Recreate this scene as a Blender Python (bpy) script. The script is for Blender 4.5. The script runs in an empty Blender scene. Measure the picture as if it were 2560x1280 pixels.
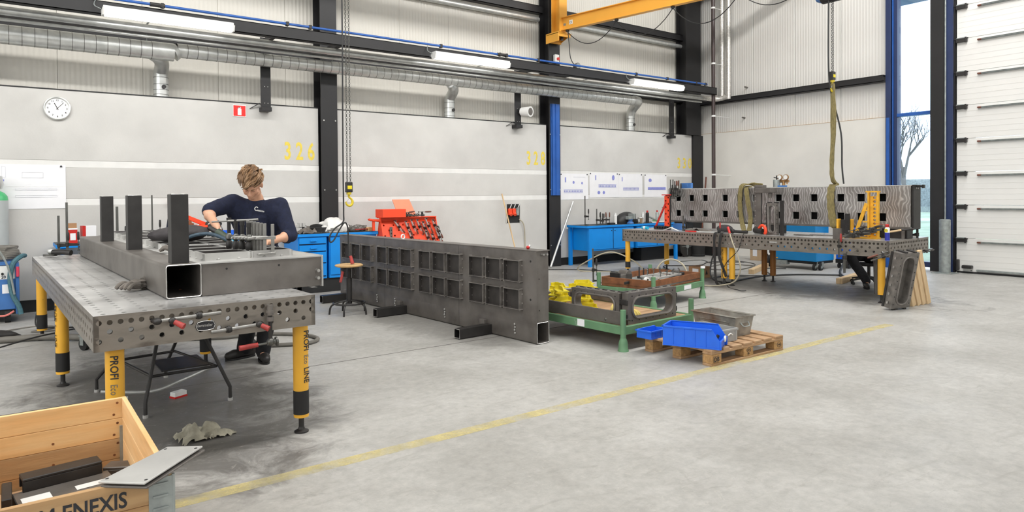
import bpy, math, random
from mathutils import Vector, Matrix, Euler, noise
random.seed(7)
D = bpy.data
SC = bpy.context.scene
COL = SC.collection
PI = math.pi
def rad(a): return a*PI/180

# ------------------------------------------------------------------ camera, world, lights, exposure
cam_d = D.cameras.new('camera'); cam = D.objects.new('camera', cam_d); COL.objects.link(cam)
cam_d.sensor_width = 36.0; cam_d.lens = 1702/2560*36; cam_d.shift_y = -126/2560; cam_d.clip_end = 400; cam_d.clip_start = .05
_y, _p, _r = rad(53.42), rad(.835), rad(-.448)
_f = Vector((math.cos(_y)*math.cos(_p), math.sin(_y)*math.cos(_p), -math.sin(_p)))
_rt = Vector((math.sin(_y), -math.cos(_y), 0)); _u = _rt.cross(_f)
_x = math.cos(_r)*_rt + math.sin(_r)*_u; _v = -math.sin(_r)*_rt + math.cos(_r)*_u
cam.matrix_world = Matrix(((_x.x, _v.x, -_f.x, 0), (_x.y, _v.y, -_f.y, 0), (_x.z, _v.z, -_f.z, 1.5), (0, 0, 0, 1)))
SC.camera = cam

W = D.worlds.new('overcast_sky'); SC.world = W; W.use_nodes = True
wn = W.node_tree.nodes; wl = W.node_tree.links
bg = wn['Background']; tc = wn.new('ShaderNodeTexCoord'); sx = wn.new('ShaderNodeSeparateXYZ'); rp = wn.new('ShaderNodeValToRGB')
wl.new(tc.outputs['Generated'], sx.inputs[0]); wl.new(sx.outputs[2], rp.inputs[0]); wl.new(rp.outputs[0], bg.inputs[0])
rp.color_ramp.elements[0].position = 0.0; rp.color_ramp.elements[0].color = (.78, .88, 1, 1)
rp.color_ramp.elements[1].position = .5; rp.color_ramp.elements[1].color = (.88, .94, 1, 1)
bg.inputs[1].default_value = 3.2

def area(name, loc, rot, sx_, sy_, power, col=(1, 1, 1)):
    l = D.lights.new(name, 'AREA'); l.shape = 'RECTANGLE'; l.size = sx_; l.size_y = sy_; l.energy = power; l.color = col
    o = D.objects.new(name, l); COL.objects.link(o); o.location = loc; o.rotation_euler = rot
    return o
# the hall's own lighting: a long row of high-bay strip lamps over the middle of the hall and two roof lights; plus two added fill lights
area('high_bay_row', (4.0, 3.2, 8.3), (rad(38), 0, 0), 22, .4, 1450, (1, .985, .96))
area('roof_light_middle', (3.0, -4.5, 8.85), (rad(10), 0, 0), 20, 2.6, 420, (.96, .98, 1))
area('fill_light_back', (3.0, -11.7, 5.2), (rad(84), 0, 0), 22, 3.4, 480, (.97, .985, 1))  # unseen fill light added to brighten upright surfaces
area('fill_light_near', (-9.7, 0, 5.2), (0, rad(-84), 0), 3.4, 18, 900, (.97, .985, 1))  # unseen fill light added to brighten the far end wall
area('roof_light_back', (10.0, 5.2, 8.85), (0, rad(-8), 0), 5.5, 2.4, 200, (.96, .98, 1))
SC.view_settings.view_transform = 'Standard'; SC.view_settings.look = 'None'
SC.view_settings.exposure = -0.12; SC.view_settings.gamma = 1; SC.view_settings.use_curve_mapping = False

# ------------------------------------------------------------------ mesh builder
class G:
    def __init__(s): s.v = []; s.f = []
    def add(s, vs, fs):
        b = len(s.v); s.v += [tuple(v) for v in vs]; s.f += [tuple(i+b for i in f) for f in fs]; return s
    def box(s, x0, x1, y0, y1, z0, z1, m=None):
        vs = [Vector((x, y, z)) for x in (x0, x1) for y in (y0, y1) for z in (z0, z1)]
        if m: vs = [m @ v for v in vs]
        return s.add(vs, [(0, 1, 3, 2), (4, 6, 7, 5), (0, 4, 5, 1), (2, 3, 7, 6), (0, 2, 6, 4), (1, 5, 7, 3)])
    def cb(s, c, d, rot=(0, 0, 0)):
        m = Matrix.Translation(c) @ Euler(rot).to_matrix().to_4x4()
        return s.box(-d[0]/2, d[0]/2, -d[1]/2, d[1]/2, -d[2]/2, d[2]/2, m)
    def bar(s, p, q, w, h, up=(0, 0, 1)):
        p = Vector(p); q = Vector(q); a = q-p; L = a.length; a.normalize(); u = Vector(up)
        if abs(a.dot(u)) > .99: u = Vector((1, 0, 0))
        b = u.cross(a).normalized(); c = a.cross(b)
        vs = []
        for t in (p, q):
            for i, j in ((-1, -1), (1, -1), (1, 1), (-1, 1)): vs.append(t+b*i*w/2+c*j*h/2)
        return s.add(vs, [(3, 2, 1, 0), (4, 5, 6, 7), (0, 1, 5, 4), (1, 2, 6, 5), (2, 3, 7, 6), (3, 0, 4, 7)])
    def cyl(s, p, q, r0, r1=None, n=12, caps=True):
        if r1 is None: r1 = r0
        p = Vector(p); q = Vector(q); a = (q-p).normalized()
        u = Vector((0, 0, 1)) if abs(a.z) < .9 else Vector((1, 0, 0))
        b = u.cross(a).normalized(); c = a.cross(b); vs = []
        for t, r in ((p, r0), (q, r1)):
            for i in range(n): vs.append(t+r*(b*math.cos(2*PI*i/n)+c*math.sin(2*PI*i/n)))
        fs = [(i, (i+1) % n, n+(i+1) % n, n+i) for i in range(n)]
        if caps: fs += [tuple(range(n-1, -1, -1)), tuple(range(n, 2*n))]
        return s.add(vs, fs)
    def tube(s, pts, r, n=8, closed=False):
        pts = [Vector(p) for p in pts]; k = len(pts); vs = []; prev = None
        for i, p in enumerate(pts):
            a = (pts[(i+1) % k]-pts[i-1]) if closed else (pts[min(i+1, k-1)]-pts[max(i-1, 0)])
            if a.length < 1e-9: a = Vector((0, 0, 1))
            a.normalize()
            if prev is None:
                u = Vector((0, 0, 1)) if abs(a.z) < .9 else Vector((1, 0, 0)); b = u.cross(a).normalized()
            else:
                b = (prev-a*prev.dot(a)); b = b.normalized() if b.length > 1e-6 else Vector((1, 0, 0))
            prev = b; c = a.cross(b); rr = r[i] if isinstance(r, (list, tuple)) else r
            for j in range(n): vs.append(p+rr*(b*math.cos(2*PI*j/n)+c*math.sin(2*PI*j/n)))
        fs = []
        for i in range(k if closed else k-1):
            for j in range(n): fs.append((i*n+j, i*n+(j+1) % n, ((i+1) % k)*n+(j+1) % n, ((i+1) % k)*n+j))
        if not closed: fs += [tuple(range(n-1, -1, -1)), tuple(range((k-1)*n, k*n))]
        return s.add(vs, fs)
    def lathe(s, prof, c=(0, 0, 0), n=20):
        c = Vector(c); vs = []
        for r, z in prof:
            for j in range(n): vs.append(c+Vector((r*math.cos(2*PI*j/n), r*math.sin(2*PI*j/n), z)))
        fs = []
        for i in range(len(prof)-1):
            for j in range(n): fs.append((i*n+j, i*n+(j+1) % n, (i+1)*n+(j+1) % n, (i+1)*n+j))
        fs += [tuple(range(n-1, -1, -1)), tuple(range((len(prof)-1)*n, len(prof)*n))]
        return s.add(vs, fs)
    def prism(s, poly, a, b, axis='x', m=None):
        n = len(poly); vs = []
        for t in (a, b):
            for u, w in poly:
                vs.append({'x': Vector((t, u, w)), 'y': Vector((u, t, w)), 'z': Vector((u, w, t))}[axis])
        if m: vs = [m @ v for v in vs]
        return s.add(vs, [tuple(range(n-1, -1, -1)), tuple(range(n, 2*n))]+[(i, (i+1) % n, n+(i+1) % n, n+i) for i in range(n)])
    def sphere(s, c, r, nu=12, nv=8):
        c = Vector(c); r = (r, r, r) if not isinstance(r, (tuple, list)) else r
        vs = [c+Vector((0, 0, r[2]))]
        for i in range(1, nv):
            t = PI*i/nv
            for j in range(nu):
                p = 2*PI*j/nu; vs.append(c+Vector((r[0]*math.sin(t)*math.cos(p), r[1]*math.sin(t)*math.sin(p), r[2]*math.cos(t))))
        vs.append(c-Vector((0, 0, r[2]))); fs = []
        for j in range(nu): fs.append((0, 1+j, 1+(j+1) % nu))
        for i in range(nv-2):
            for j in range(nu): fs.append((1+i*nu+j, 1+(i+1)*nu+j, 1+(i+1)*nu+(j+1) % nu, 1+i*nu+(j+1) % nu))
        e = len(vs)-1
        for j in range(nu): fs.append((1+(nv-2)*nu+j, e, 1+(nv-2)*nu+(j+1) % nu))
        return s.add(vs, fs)
    def holes(s, us, vs_, O, U, V, N, holef, r, t, n=12, uedge=None, vedge=None):
        # a plate of rectangular cells (cell borders us, vs_) in the plane O+uU+vV, a round hole where holef(i,j); hole walls go in along -N by t
        O, U, V, N = map(Vector, (O, U, V, N))
        for i in range(len(us)-1):
            for j in range(len(vs_)-1):
                a, b, c, d = us[i], us[i+1], vs_[j], vs_[j+1]
                if not holef(i, j):
                    s.add([O+U*a+V*c, O+U*b+V*c, O+U*b+V*d, O+U*a+V*d], [(0, 1, 2, 3)]); continue
                cx, cy = (a+b)/2, (c+d)/2; vv = []
                for k in range(n):
                    an = 2*PI*(k+.5)/n; co, si = math.cos(an), math.sin(an)
                    q = 1/max(abs(co), abs(si)); ex, ey = co*q, si*q
                    vv.append(O+U*(cx+ex*(b-a)/2)+V*(cy+ey*(d-c)/2))
                for k in range(n):
                    an = 2*PI*(k+.5)/n; vv.append(O+U*(cx+r*math.cos(an))+V*(cy+r*math.sin(an)))
                for k in range(n): vv.append(vv[n+k]-N*t)
                ff = [(k, (k+1) % n, n+(k+1) % n, n+k) for k in range(n)]+[(n+k, n+(k+1) % n, 2*n+(k+1) % n, 2*n+k) for k in range(n)]
                # corner fills
                for (ux, vx) in ((a, c), (b, c), (b, d), (a, d)):
                    vv.append(O+U*ux+V*vx)
                for q2, an in ((3*n, 225), (3*n+1, 315), (3*n+2, 45), (3*n+3, 135)):
                    k = int(((an/360*n)-.5)//1) % n; ff.append((q2, (k+1) % n, k))
                s.add(vv, ff)
        return s

def link(o, parent=None):
    COL.objects.link(o)
    if parent: o.parent = parent
    return o
def ob(name, g, mat, parent=None, bev=0, smooth=False, label=None, kind=None, cat=None, group=None, loc=None, rz=0):
    me = D.meshes.new(name); me.from_pydata(g.v, [], g.f); me.validate(); me.materials.append(mat)
    if smooth:
        me.polygons.foreach_set('use_smooth', [True]*len(me.polygons))
        try: me.set_sharp_from_angle(angle=rad(38))
        except Exception: pass
    o = D.objects.new(name, me); link(o, parent)
    if loc is not None: o.location = loc
    if rz: o.rotation_euler = (0, 0, rz)
    if bev:
        b = o.modifiers.new('bevel', 'BEVEL'); b.width = bev; b.segments = 1; b.limit_method = 'ANGLE'; b.angle_limit = rad(40)
    if label: o['label'] = label
    if kind: o['kind'] = kind
    if cat: o['category'] = cat
    if group: o['group'] = group
    return o
def thing(name, label, cat, loc=(0, 0, 0), rz=0, group=None):
    o = D.objects.new(name, None); o.empty_display_size = .1; COL.objects.link(o); o.location = loc; o.rotation_euler = (0, 0, rz)
    o['label'] = label; o['category'] = cat
    if group: o['group'] = group
    return o
def struct(name, g=None, mat=None, **k):
    if g is None:
        o = D.objects.new(name, None); COL.objects.link(o); o['kind'] = 'structure'; return o
    return ob(name, g, mat, kind='structure', **k)
def inst(src, parent, loc=None, rot=None, name=None):
    c = src.copy(); COL.objects.link(c); c.parent = parent
    if loc is not None: c.location = loc
    if rot is not None: c.rotation_euler = rot
    return c
def dup(root, loc=None, rot=None, label=None, group=None):
    c = root.copy(); COL.objects.link(c)
    if loc is not None: c.location = loc
    if rot is not None: c.rotation_euler = rot
    if label: c['label'] = label
    if group: c['group'] = group
    for ch in list(root.children):
        d = dup(ch); d.parent = c
        d.matrix_parent_inverse = ch.matrix_parent_inverse.copy()
    return c
def text(name, body, size, mat, parent, M4, extrude=.0006, sx=1.0, align='LEFT', bold=0.0, label=None):
    cu = D.curves.new('t', 'FONT'); cu.body = body; cu.size = size; cu.extrude = extrude; cu.align_x = align; cu.offset = bold
    cu.resolution_u = 3
    to = D.objects.new('t', cu); COL.objects.link(to)
    dg = bpy.context.evaluated_depsgraph_get(); me = D.meshes.new_from_object(to.evaluated_get(dg))
    D.objects.remove(to); D.curves.remove(cu); me.name = name
    me.materials.clear(); me.materials.append(mat)
    o = D.objects.new(name, me); link(o, parent); o.matrix_local = M4 @ Matrix.Diagonal((sx, 1, 1, 1))
    if label: o['label'] = label
    return o
def basis(o, x, y):  # matrix with text x along x, text up along y
    x = Vector(x).normalized(); y = Vector(y).normalized(); z = x.cross(y)
    return Matrix(((x.x, y.x, z.x, o[0]), (x.y, y.y, z.y, o[1]), (x.z, y.z, z.z, o[2]), (0, 0, 0, 1)))
def spline(pts, k=6):
    P = [Vector(p) for p in pts]; out = []
    for i in range(len(P)-1):
        a = P[max(i-1, 0)]; b = P[i]; c = P[i+1]; d = P[min(i+2, len(P)-1)]
        for j in range(k):
            t = j/k
            out.append(.5*((2*b)+(c-a)*t+(2*a-5*b+4*c-d)*t*t+(3*b-a-3*c+d)*t**3))
    out.append(P[-1]); return out
def blob(c, d, seed=0, amp=.3, f=3, nu=20, nv=14, flat=True, rot=0):
    g = G(); g.sphere((0, 0, 0), 1, nu, nv); vs = []
    cr, sr = math.cos(rot), math.sin(rot)
    for v in g.v:
        v = Vector(v); nn = noise.noise(v*f+Vector((seed*7.3, seed, 0)))+.5*noise.noise(v*f*2.3+Vector((seed, 3, 0)))
        v = v*(1+amp*nn); x, y, z = v.x*d[0]/2, v.y*d[1]/2, v.z*d[2]/2
        if flat: z = max(z, -d[2]*.32)
        vs.append((c[0]+x*cr-y*sr, c[1]+x*sr+y*cr, c[2]+z))
    g.v = vs; return g

# ------------------------------------------------------------------ materials
def M(name, col, rough=.5, metal=0., var=.12, scale=6., bump=0., bscale=None, stretch=(1, 1, 1), col2=None, c2at=.6, c2soft=.12, c2scale=3., emit=None, spec=.5, alpha=None, detail=4):
    m = D.materials.new(name); m.use_nodes = True; nt = m.node_tree; N = nt.nodes; L = nt.links; b = N['Principled BSDF']
    b.inputs['Roughness'].default_value = rough; b.inputs['Metallic'].default_value = metal; b.inputs['Specular IOR Level'].default_value = spec
    if emit: b.inputs['Emission Color'].default_value = (*emit[0], 1); b.inputs['Emission Strength'].default_value = emit[1]
    t = N.new('ShaderNodeTexCoord'); mp = N.new('ShaderNodeMapping'); mp.inputs['Scale'].default_value = stretch
    L.new(t.outputs['Object'], mp.inputs[0])
    n = N.new('ShaderNodeTexNoise'); n.inputs['Scale'].default_value = scale; n.inputs['Detail'].default_value = detail; L.new(mp.outputs[0], n.inputs[0])
    r = N.new('ShaderNodeValToRGB'); r.color_ramp.elements[0].position = .3; r.color_ramp.elements[1].position = .7
    r.color_ramp.elements[0].color = (*[c*(1-var) for c in col], 1); r.color_ramp.elements[1].color = (*[min(1, c*(1+var)) for c in col], 1)
    L.new(n.outputs[0], r.inputs[0]); out = r.outputs[0]
    if col2:
        n2 = N.new('ShaderNodeTexNoise'); n2.inputs['Scale'].default_value = c2scale; n2.inputs['Detail'].default_value = 6; L.new(mp.outputs[0], n2.inputs[0])
        r2 = N.new('ShaderNodeValToRGB'); r2.color_ramp.elements[0].position = c2at-c2soft; r2.color_ramp.elements[1].position = c2at+c2soft
        L.new(n2.outputs[0], r2.inputs[0]); mx = N.new('ShaderNodeMix'); mx.data_type = 'RGBA'
        L.new(r2.outputs[0], mx.inputs[0]); L.new(out, mx.inputs[6]); mx.inputs[7].default_value = (*col2, 1); out = mx.outputs[2]
    L.new(out, b.inputs['Base Color'])
    if bump:
        nb = N.new('ShaderNodeTexNoise'); nb.inputs['Scale'].default_value = bscale or scale*4; nb.inputs['Detail'].default_value = 4; L.new(mp.outputs[0], nb.inputs[0])
        bp = N.new('ShaderNodeBump'); bp.inputs['Strength'].default_value = bump; bp.inputs['Distance'].default_value = .01
        L.new(nb.outputs[0], bp.inputs['Height']); L.new(bp.outputs[0], b.inputs['Normal'])
    m['n'] = 1
    return m
MT = {}
MT['conc'] = M('precast_concrete', (.56, .55, .525), .85, var=.07, scale=1.6, bump=.12, bscale=40, col2=(.47, .46, .44), c2at=.68, c2soft=.16, c2scale=1.2)
MT['conc2'] = M('cream_concrete', (.72, .70, .65), .85, var=.05, scale=1.6, bump=.1, bscale=40)
MT['strip'] = M('white_joint_strip', (.74, .735, .71), .8, var=.04)
MT['black'] = M('black_rubber', (.012, .012, .012), .7, var=.2)
MT['steel_dk'] = M('dark_painted_steel', (.013, .0125, .0135), .5, var=.15, scale=3, bump=.03)
MT['blue_prof_and_sheen'] = M('blue_paint_and_sheen', (.02, .10, .38), .3, var=.15, scale=3)  # blue paint; on the second column it paints in reflected daylight
MT['navy'] = M('navy_frame', (.02, .035, .10), .4, var=.1)
MT['silver'] = M('galvanised_sheet', (.62, .63, .61), .34, .6, var=.14, scale=9, bump=.04, bscale=20)
MT['foil'] = M('foil_lagging', (.70, .68, .64), .3, .6, var=.25, scale=30, bump=.35, bscale=60)
MT['raw'] = M('mill_scale_steel', (.135, .122, .11), .42, .3, var=.22, scale=7, bump=.06, bscale=50, col2=(.20, .185, .17), c2at=.62, c2soft=.2, c2scale=4)
MT['raw_dk'] = M('dark_mill_steel', (.032, .030, .029), .45, .3, var=.2, scale=9, bump=.06)
MT['raw_lt'] = M('ground_steel_plate', (.54, .535, .515), .36, .35, var=.12, scale=6, bump=.03, col2=(.30, .29, .28), c2at=.66, c2soft=.15, c2scale=3)
MT['raw_rim'] = M('scuffed_steel_rim', (.19, .175, .16), .4, .35, var=.3, scale=12, bump=.05)
MT['recess'] = M('recess_shade_steel', (.042, .037, .034), .6, .1, var=.25, scale=10)  # shade inside the pocket frames, put into a dark colour
MT['rod'] = M('dull_steel_rod', (.30, .295, .28), .35, .6, var=.2, scale=20)
MT['edge'] = M('bare_cut_edge', (.55, .54, .52), .35, .9, var=.2, scale=20)
MT['table'] = M('table_side_steel', (.25, .225, .195), .36, .45, var=.14, scale=5, stretch=(1, 1, 3), bump=.04, bscale=30, col2=(.12, .10, .085), c2at=.66, c2soft=.1, c2scale=6)
MT['tabletop'] = M('table_top_steel', (.56, .555, .545), .28, .42, var=.16, scale=4, bump=.03, bscale=60, col2=(.25, .24, .23), c2at=.62, c2soft=.16, c2scale=3)
MT['yellow'] = M('yellow_leg_paint', (.80, .42, .035), .45, var=.06, scale=5, col2=(.35, .18, .05), c2at=.74, c2soft=.05, c2scale=9)
MT['yellow_dk'] = M('stained_ochre_paint', (.34, .13, .02), .5, var=.2, scale=5, stretch=(1, 1, .3))
MT['crane'] = M('crane_yellow', (.83, .40, .05), .45, var=.05, scale=2)
MT['jigy'] = M('jig_yellow', (.80, .42, .03), .5, var=.15, scale=12)
MT['yell_bracket'] = M('bright_yellow_bracket', (.70, .58, .02), .5, var=.12, scale=9)
MT['blue'] = M('workshop_blue', (.0, .235, .70), .45, var=.05, scale=4)
MT['blue2'] = M('trolley_blue', (.005, .21, .50), .45, var=.05, scale=4)
MT['binblue'] = M('blue_plastic', (.012, .13, .72), .38, var=.06, scale=8)
MT['green'] = M('green_stillage_paint', (.115, .24, .125), .55, var=.12, scale=6, col2=(.3, .36, .3), c2at=.72, c2soft=.05, c2scale=12)
MT['rust'] = M('rusty_board', (.20, .075, .028), .75, var=.3, scale=10, bump=.2)
MT['red'] = M('red_plastic', (.55, .02, .015), .4, var=.15)
MT['orange'] = M('orange_red_paint', (.85, .07, .02), .5, var=.06, scale=5)
MT['salmon'] = M('pale_orange_board', (.90, .30, .17), .6, var=.05)
MT['white'] = M('white_paper', (.82, .82, .84), .8, var=.02)
MT['whitep'] = M('white_plastic', (.78, .78, .76), .5, var=.03)
MT['ink'] = M('print_ink', (.03, .03, .035), .8, var=.1)
MT['inkblue'] = M('drawing_blue', (.25, .27, .62), .8, var=.15, scale=40)
MT['inkgrey'] = M('drawing_pencil', (.62, .63, .68), .8, var=.1)
MT['ylw_paint'] = M('stencil_yellow', (.74, .58, .09), .8, var=.1, scale=20)
MT['cable'] = M('black_cable', (.02, .02, .02), .5, var=.2)
MT['hose'] = M('grey_hose', (.17, .16, .14), .55, var=.2)
MT['cream_hose'] = M('cream_hose', (.38, .34, .25), .5, var=.15)
MT['chain'] = M('chain_steel', (.14, .14, .13), .4, .8, var=.2)
MT['hook'] = M('hook_yellow', (.55, .42, .02), .45, var=.2)
MT['sling'] = M('khaki_sling', (.22, .18, .075), .9, var=.3, scale=20, stretch=(4, 4, 1), bump=.3)
MT['pine'] = M('pine_board', (.74, .42, .165), .6, var=.14, scale=3, stretch=(1, 9, 9), bump=.05, col2=(.86, .60, .30), c2at=.5, c2soft=.25, c2scale=2.0)
MT['pine_y'] = M('pine_board_crosswise', (.74, .43, .175), .6, var=.14, scale=3, stretch=(9, 1, 9), bump=.05, col2=(.86, .60, .32), c2at=.5, c2soft=.25, c2scale=2.0)
MT['pine_old'] = M('weathered_pine', (.40, .23, .10), .7, var=.22, scale=3, stretch=(1, 9, 9), bump=.08, col2=(.55, .36, .18), c2at=.5, c2soft=.2, c2scale=2.4)
MT['pallet'] = M('pallet_wood', (.34, .20, .10), .8, var=.25, scale=4, stretch=(1, 6, 6), bump=.12, col2=(.5, .33, .19), c2at=.55, c2soft=.2)
MT['pallet_blk'] = M('pallet_chipblock', (.42, .245, .10), .85, var=.3, scale=30, bump=.3)
MT['timber'] = M('sawn_timber', (.62, .44, .25), .75, var=.2, scale=3, stretch=(8, 8, 1), bump=.08, col2=(.68, .50, .29), c2at=.5, c2soft=.2)
MT['galv'] = M('galvanised_post', (.33, .36, .35), .5, .5, var=.22, scale=14, bump=.05)
MT['door'] = M('white_door_panel', (.78, .77, .74), .5, var=.02, scale=2)
MT['zincbin'] = M('zinc_box', (.33, .315, .28), .5, .4, var=.3, scale=9, bump=.1, col2=(.20, .11, .07), c2at=.62, c2soft=.1, c2scale=3)
MT['greycrate'] = M('grey_plastic_crate', (.36, .36, .35), .5, var=.1)
MT['card'] = M('brown_cardboard', (.36, .20, .10), .85, var=.1)
MT['card2'] = M('pale_cardboard', (.50, .35, .21), .85, var=.08)
MT['glove'] = M('dirty_leather_glove', (.13, .115, .10), .85, var=.4, scale=12, bump=.3)
MT['glovey'] = M('yellow_leather', (.60, .47, .14), .85, var=.2, scale=12, bump=.3)
MT['ragm'] = M('crumpled_rag', (.34, .32, .25), .9, var=.45, scale=10, bump=.5)
MT['whiterag'] = M('white_cloth', (.78, .77, .74), .9, var=.06, bump=.3)
MT['skin'] = M('skin', (.62, .34, .22), .5, var=.08, scale=12)
MT['hair'] = M('light_brown_hair', (.19, .105, .05), .55, var=.45, scale=60, stretch=(1, .25, .25), bump=.6, bscale=60, col2=(.42, .27, .15), c2at=.58, c2soft=.1, c2scale=22)
MT['navycloth'] = M('navy_sweater', (.007, .011, .034), .9, var=.25, scale=40, bump=.25)
MT['trouser'] = M('black_work_trousers', (.012, .012, .015), .85, var=.3, scale=20, bump=.2)
MT['cushion'] = M('dark_grey_fabric', (.045, .04, .042), .8, var=.25, scale=20, bump=.2)
MT['shoe'] = M('black_leather', (.02, .018, .017), .5, var=.3)
MT['light'] = M('tube_diffuser', (1, 1, 1), .4, var=0, emit=((1, .99, .97), 9.0))
MT['glass'] = None
MT['weldblue'] = M('welder_blue', (.05, .16, .42), .45, var=.1)
MT['petrol'] = M('petrol_hose', (.06, .15, .18), .6, var=.2, scale=40)
MT['petrol_dk'] = M('blue_grey_hose', (.03, .06, .09), .5, var=.3, scale=30)
MT['greenp'] = M('cylinder_green', (.06, .42, .16), .4, var=.05)
MT['cylgrey'] = M('cylinder_grey', (.42, .45, .45), .45, var=.06)
MT['brass'] = M('brass', (.42, .24, .10), .35, .9, var=.2)
MT['woodseat'] = M('worn_seat_wood', (.60, .38, .17), .5, var=.15, scale=4, stretch=(1, 8, 1))
MT['redgrip'] = M('worn_red_grip', (.36, .035, .03), .5, var=.3, scale=20)
MT['brgrip'] = M('dark_wood_grip', (.15, .05, .03), .5, var=.3, scale=20)
MT['clock'] = M('clock_face', (.85, .85, .83), .5, var=.01)
MT['signred'] = M('sign_red', (.72, .02, .015), .4, var=.02)
MT['navyplastic'] = M('dark_blue_grey_plastic', (.06, .075, .11), .5, var=.1)
MT['brown'] = M('brown_downpipe', (.05, .032, .03), .4, var=.1)
MT['cyan'] = M('cyan_plastic', (.02, .40, .62), .4, var=.1)

def floor_mat():
    m = D.materials.new('polished_concrete_floor'); m.use_nodes = True; nt = m.node_tree; N = nt.nodes; L = nt.links; b = N['Principled BSDF']
    t = N.new('ShaderNodeTexCoord')
    def noise_(scale, detail=6, stretch=None, rotz=0, dist=0, rough=.6):
        src = t.outputs['Object']
        mp = N.new('ShaderNodeMapping'); mp.inputs['Rotation'].default_value = (0, 0, rotz)
        if stretch: mp.inputs['Scale'].default_value = stretch
        L.new(src, mp.inputs[0]); n = N.new('ShaderNodeTexNoise'); n.inputs['Scale'].default_value = scale; n.inputs['Detail'].default_value = detail
        n.inputs['Distortion'].default_value = dist; n.inputs['Roughness'].default_value = rough; L.new(mp.outputs[0], n.inputs[0]); return n.outputs[0]
    def ramp(i, a, b_, c0=(0, 0, 0), c1=(1, 1, 1)):
        r = N.new('ShaderNodeValToRGB'); r.color_ramp.elements[0].position = a; r.color_ramp.elements[1].position = b_
        r.color_ramp.elements[0].color = (*c0, 1); r.color_ramp.elements[1].color = (*c1, 1); L.new(i, r.inputs[0]); return r.outputs[0]
    def mix(f, a, b_, mode='MIX'):
        x = N.new('ShaderNodeMix'); x.data_type = 'RGBA'; x.blend_type = mode
        for s, v in ((0, f), (6, a), (7, b_)):
            if hasattr(v, 'links'): L.new(v, x.inputs[s])
            elif isinstance(v, tuple): x.inputs[s].default_value = (*v, 1)
            else: x.inputs[s].default_value = v
        return x.outputs[2]
    base = ramp(noise_(1.1, 8), .3, .7, (.37, .36, .335), (.52, .51, .485))
    fine = ramp(noise_(14, 6, rough=.75), .3, .75, (.76, .76, .76), (1.08, 1.08, 1.08))
    c = mix(1.0, base, fine, 'MULTIPLY')
    # tyre scuffs and swirls
    sc1 = ramp(noise_(2.2, 8, (1, 3.2, 1), .5, 1.8, .65), .56, .72)
    c = mix(ramp(sc1, 0, 1, (0, 0, 0), (.38, .38, .38)), c, (.24, .225, .20))
    sc2 = ramp(noise_(5.5, 8, (1, 2.2, 1), -.9, 2.4, .7), .60, .68)
    c = mix(ramp(sc2, 0, 1, (0, 0, 0), (.32, .32, .32)), c, (.22, .21, .19))
    # soot and grinding dust worn into the floor around the two welding tables, plus the back table's painted shadow
    sep = N.new('ShaderNodeSeparateXYZ'); L.new(t.outputs['Object'], sep.inputs[0])
    def mth(op, a, b_=None):
        x = N.new('ShaderNodeMath'); x.operation = op
        for s, v in ((0, a), (1, b_)):
            if v is None: continue
            if hasattr(v, 'links'): L.new(v, x.inputs[s])
            else: x.inputs[s].default_value = v
        return x.outputs[0]
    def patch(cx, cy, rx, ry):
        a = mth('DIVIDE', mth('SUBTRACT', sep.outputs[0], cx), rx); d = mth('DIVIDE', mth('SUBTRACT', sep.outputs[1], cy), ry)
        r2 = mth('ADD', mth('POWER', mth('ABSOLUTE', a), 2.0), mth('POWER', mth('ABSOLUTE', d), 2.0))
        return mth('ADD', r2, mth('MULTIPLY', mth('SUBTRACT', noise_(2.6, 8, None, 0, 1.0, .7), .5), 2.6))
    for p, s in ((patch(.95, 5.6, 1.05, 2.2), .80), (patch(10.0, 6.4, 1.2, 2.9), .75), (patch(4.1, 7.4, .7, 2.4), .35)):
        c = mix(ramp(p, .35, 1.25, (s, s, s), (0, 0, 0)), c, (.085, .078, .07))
    wx = ramp(noise_(9, 6, None, 0, 3.0, .7), .62, .66)
    c = mix(ramp(wx, 0, 1, (0, 0, 0), (.25, .25, .25)), c, (.62, .60, .54))
    L.new(c, b.inputs['Base Color'])
    L.new(ramp(noise_(3, 5), .3, .7, (.38, .38, .38), (.6, .6, .6)), b.inputs['Roughness'])
    bp = N.new('ShaderNodeBump'); bp.inputs['Strength'].default_value = .08; bp.inputs['Distance'].default_value = .01
    L.new(noise_(25, 4), bp.inputs['Height']); L.new(bp.outputs[0], b.inputs['Normal'])
    return m
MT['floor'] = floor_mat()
def clad_mat(name, col, axis):
    m = D.materials.new(name); m.use_nodes = True; nt = m.node_tree; N = nt.nodes; L = nt.links; b = N['Principled BSDF']
    t = N.new('ShaderNodeTexCoord'); w = N.new('ShaderNodeTexWave'); w.wave_type = 'BANDS'; w.bands_direction = axis; w.wave_profile = 'SIN'
    w.inputs['Scale'].default_value = 5.0; L.new(t.outputs['Object'], w.inputs[0])
    bp = N.new('ShaderNodeBump'); bp.inputs['Strength'].default_value = .6; bp.inputs['Distance'].default_value = .006
    L.new(w.outputs['Fac'], bp.inputs['Height']); L.new(bp.outputs[0], b.inputs['Normal'])
    n = N.new('ShaderNodeTexNoise'); n.inputs['Scale'].default_value = 1.5; L.new(t.outputs['Object'], n.inputs[0])
    r = N.new('ShaderNodeValToRGB'); r.color_ramp.elements[0].color = (*[c*.94 for c in col], 1); r.color_ramp.elements[1].color = (*[c*1.05 for c in col], 1)
    L.new(n.outputs[0], r.inputs[0]); L.new(r.outputs[0], b.inputs['Base Color']); b.inputs['Roughness'].default_value = .45
    return m
MT['clad'] = clad_mat('ribbed_wall_cladding', (.66, .635, .575), 'X')
MT['clad_y'] = clad_mat('ribbed_end_wall_cladding', (.70, .685, .65), 'Y')
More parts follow.
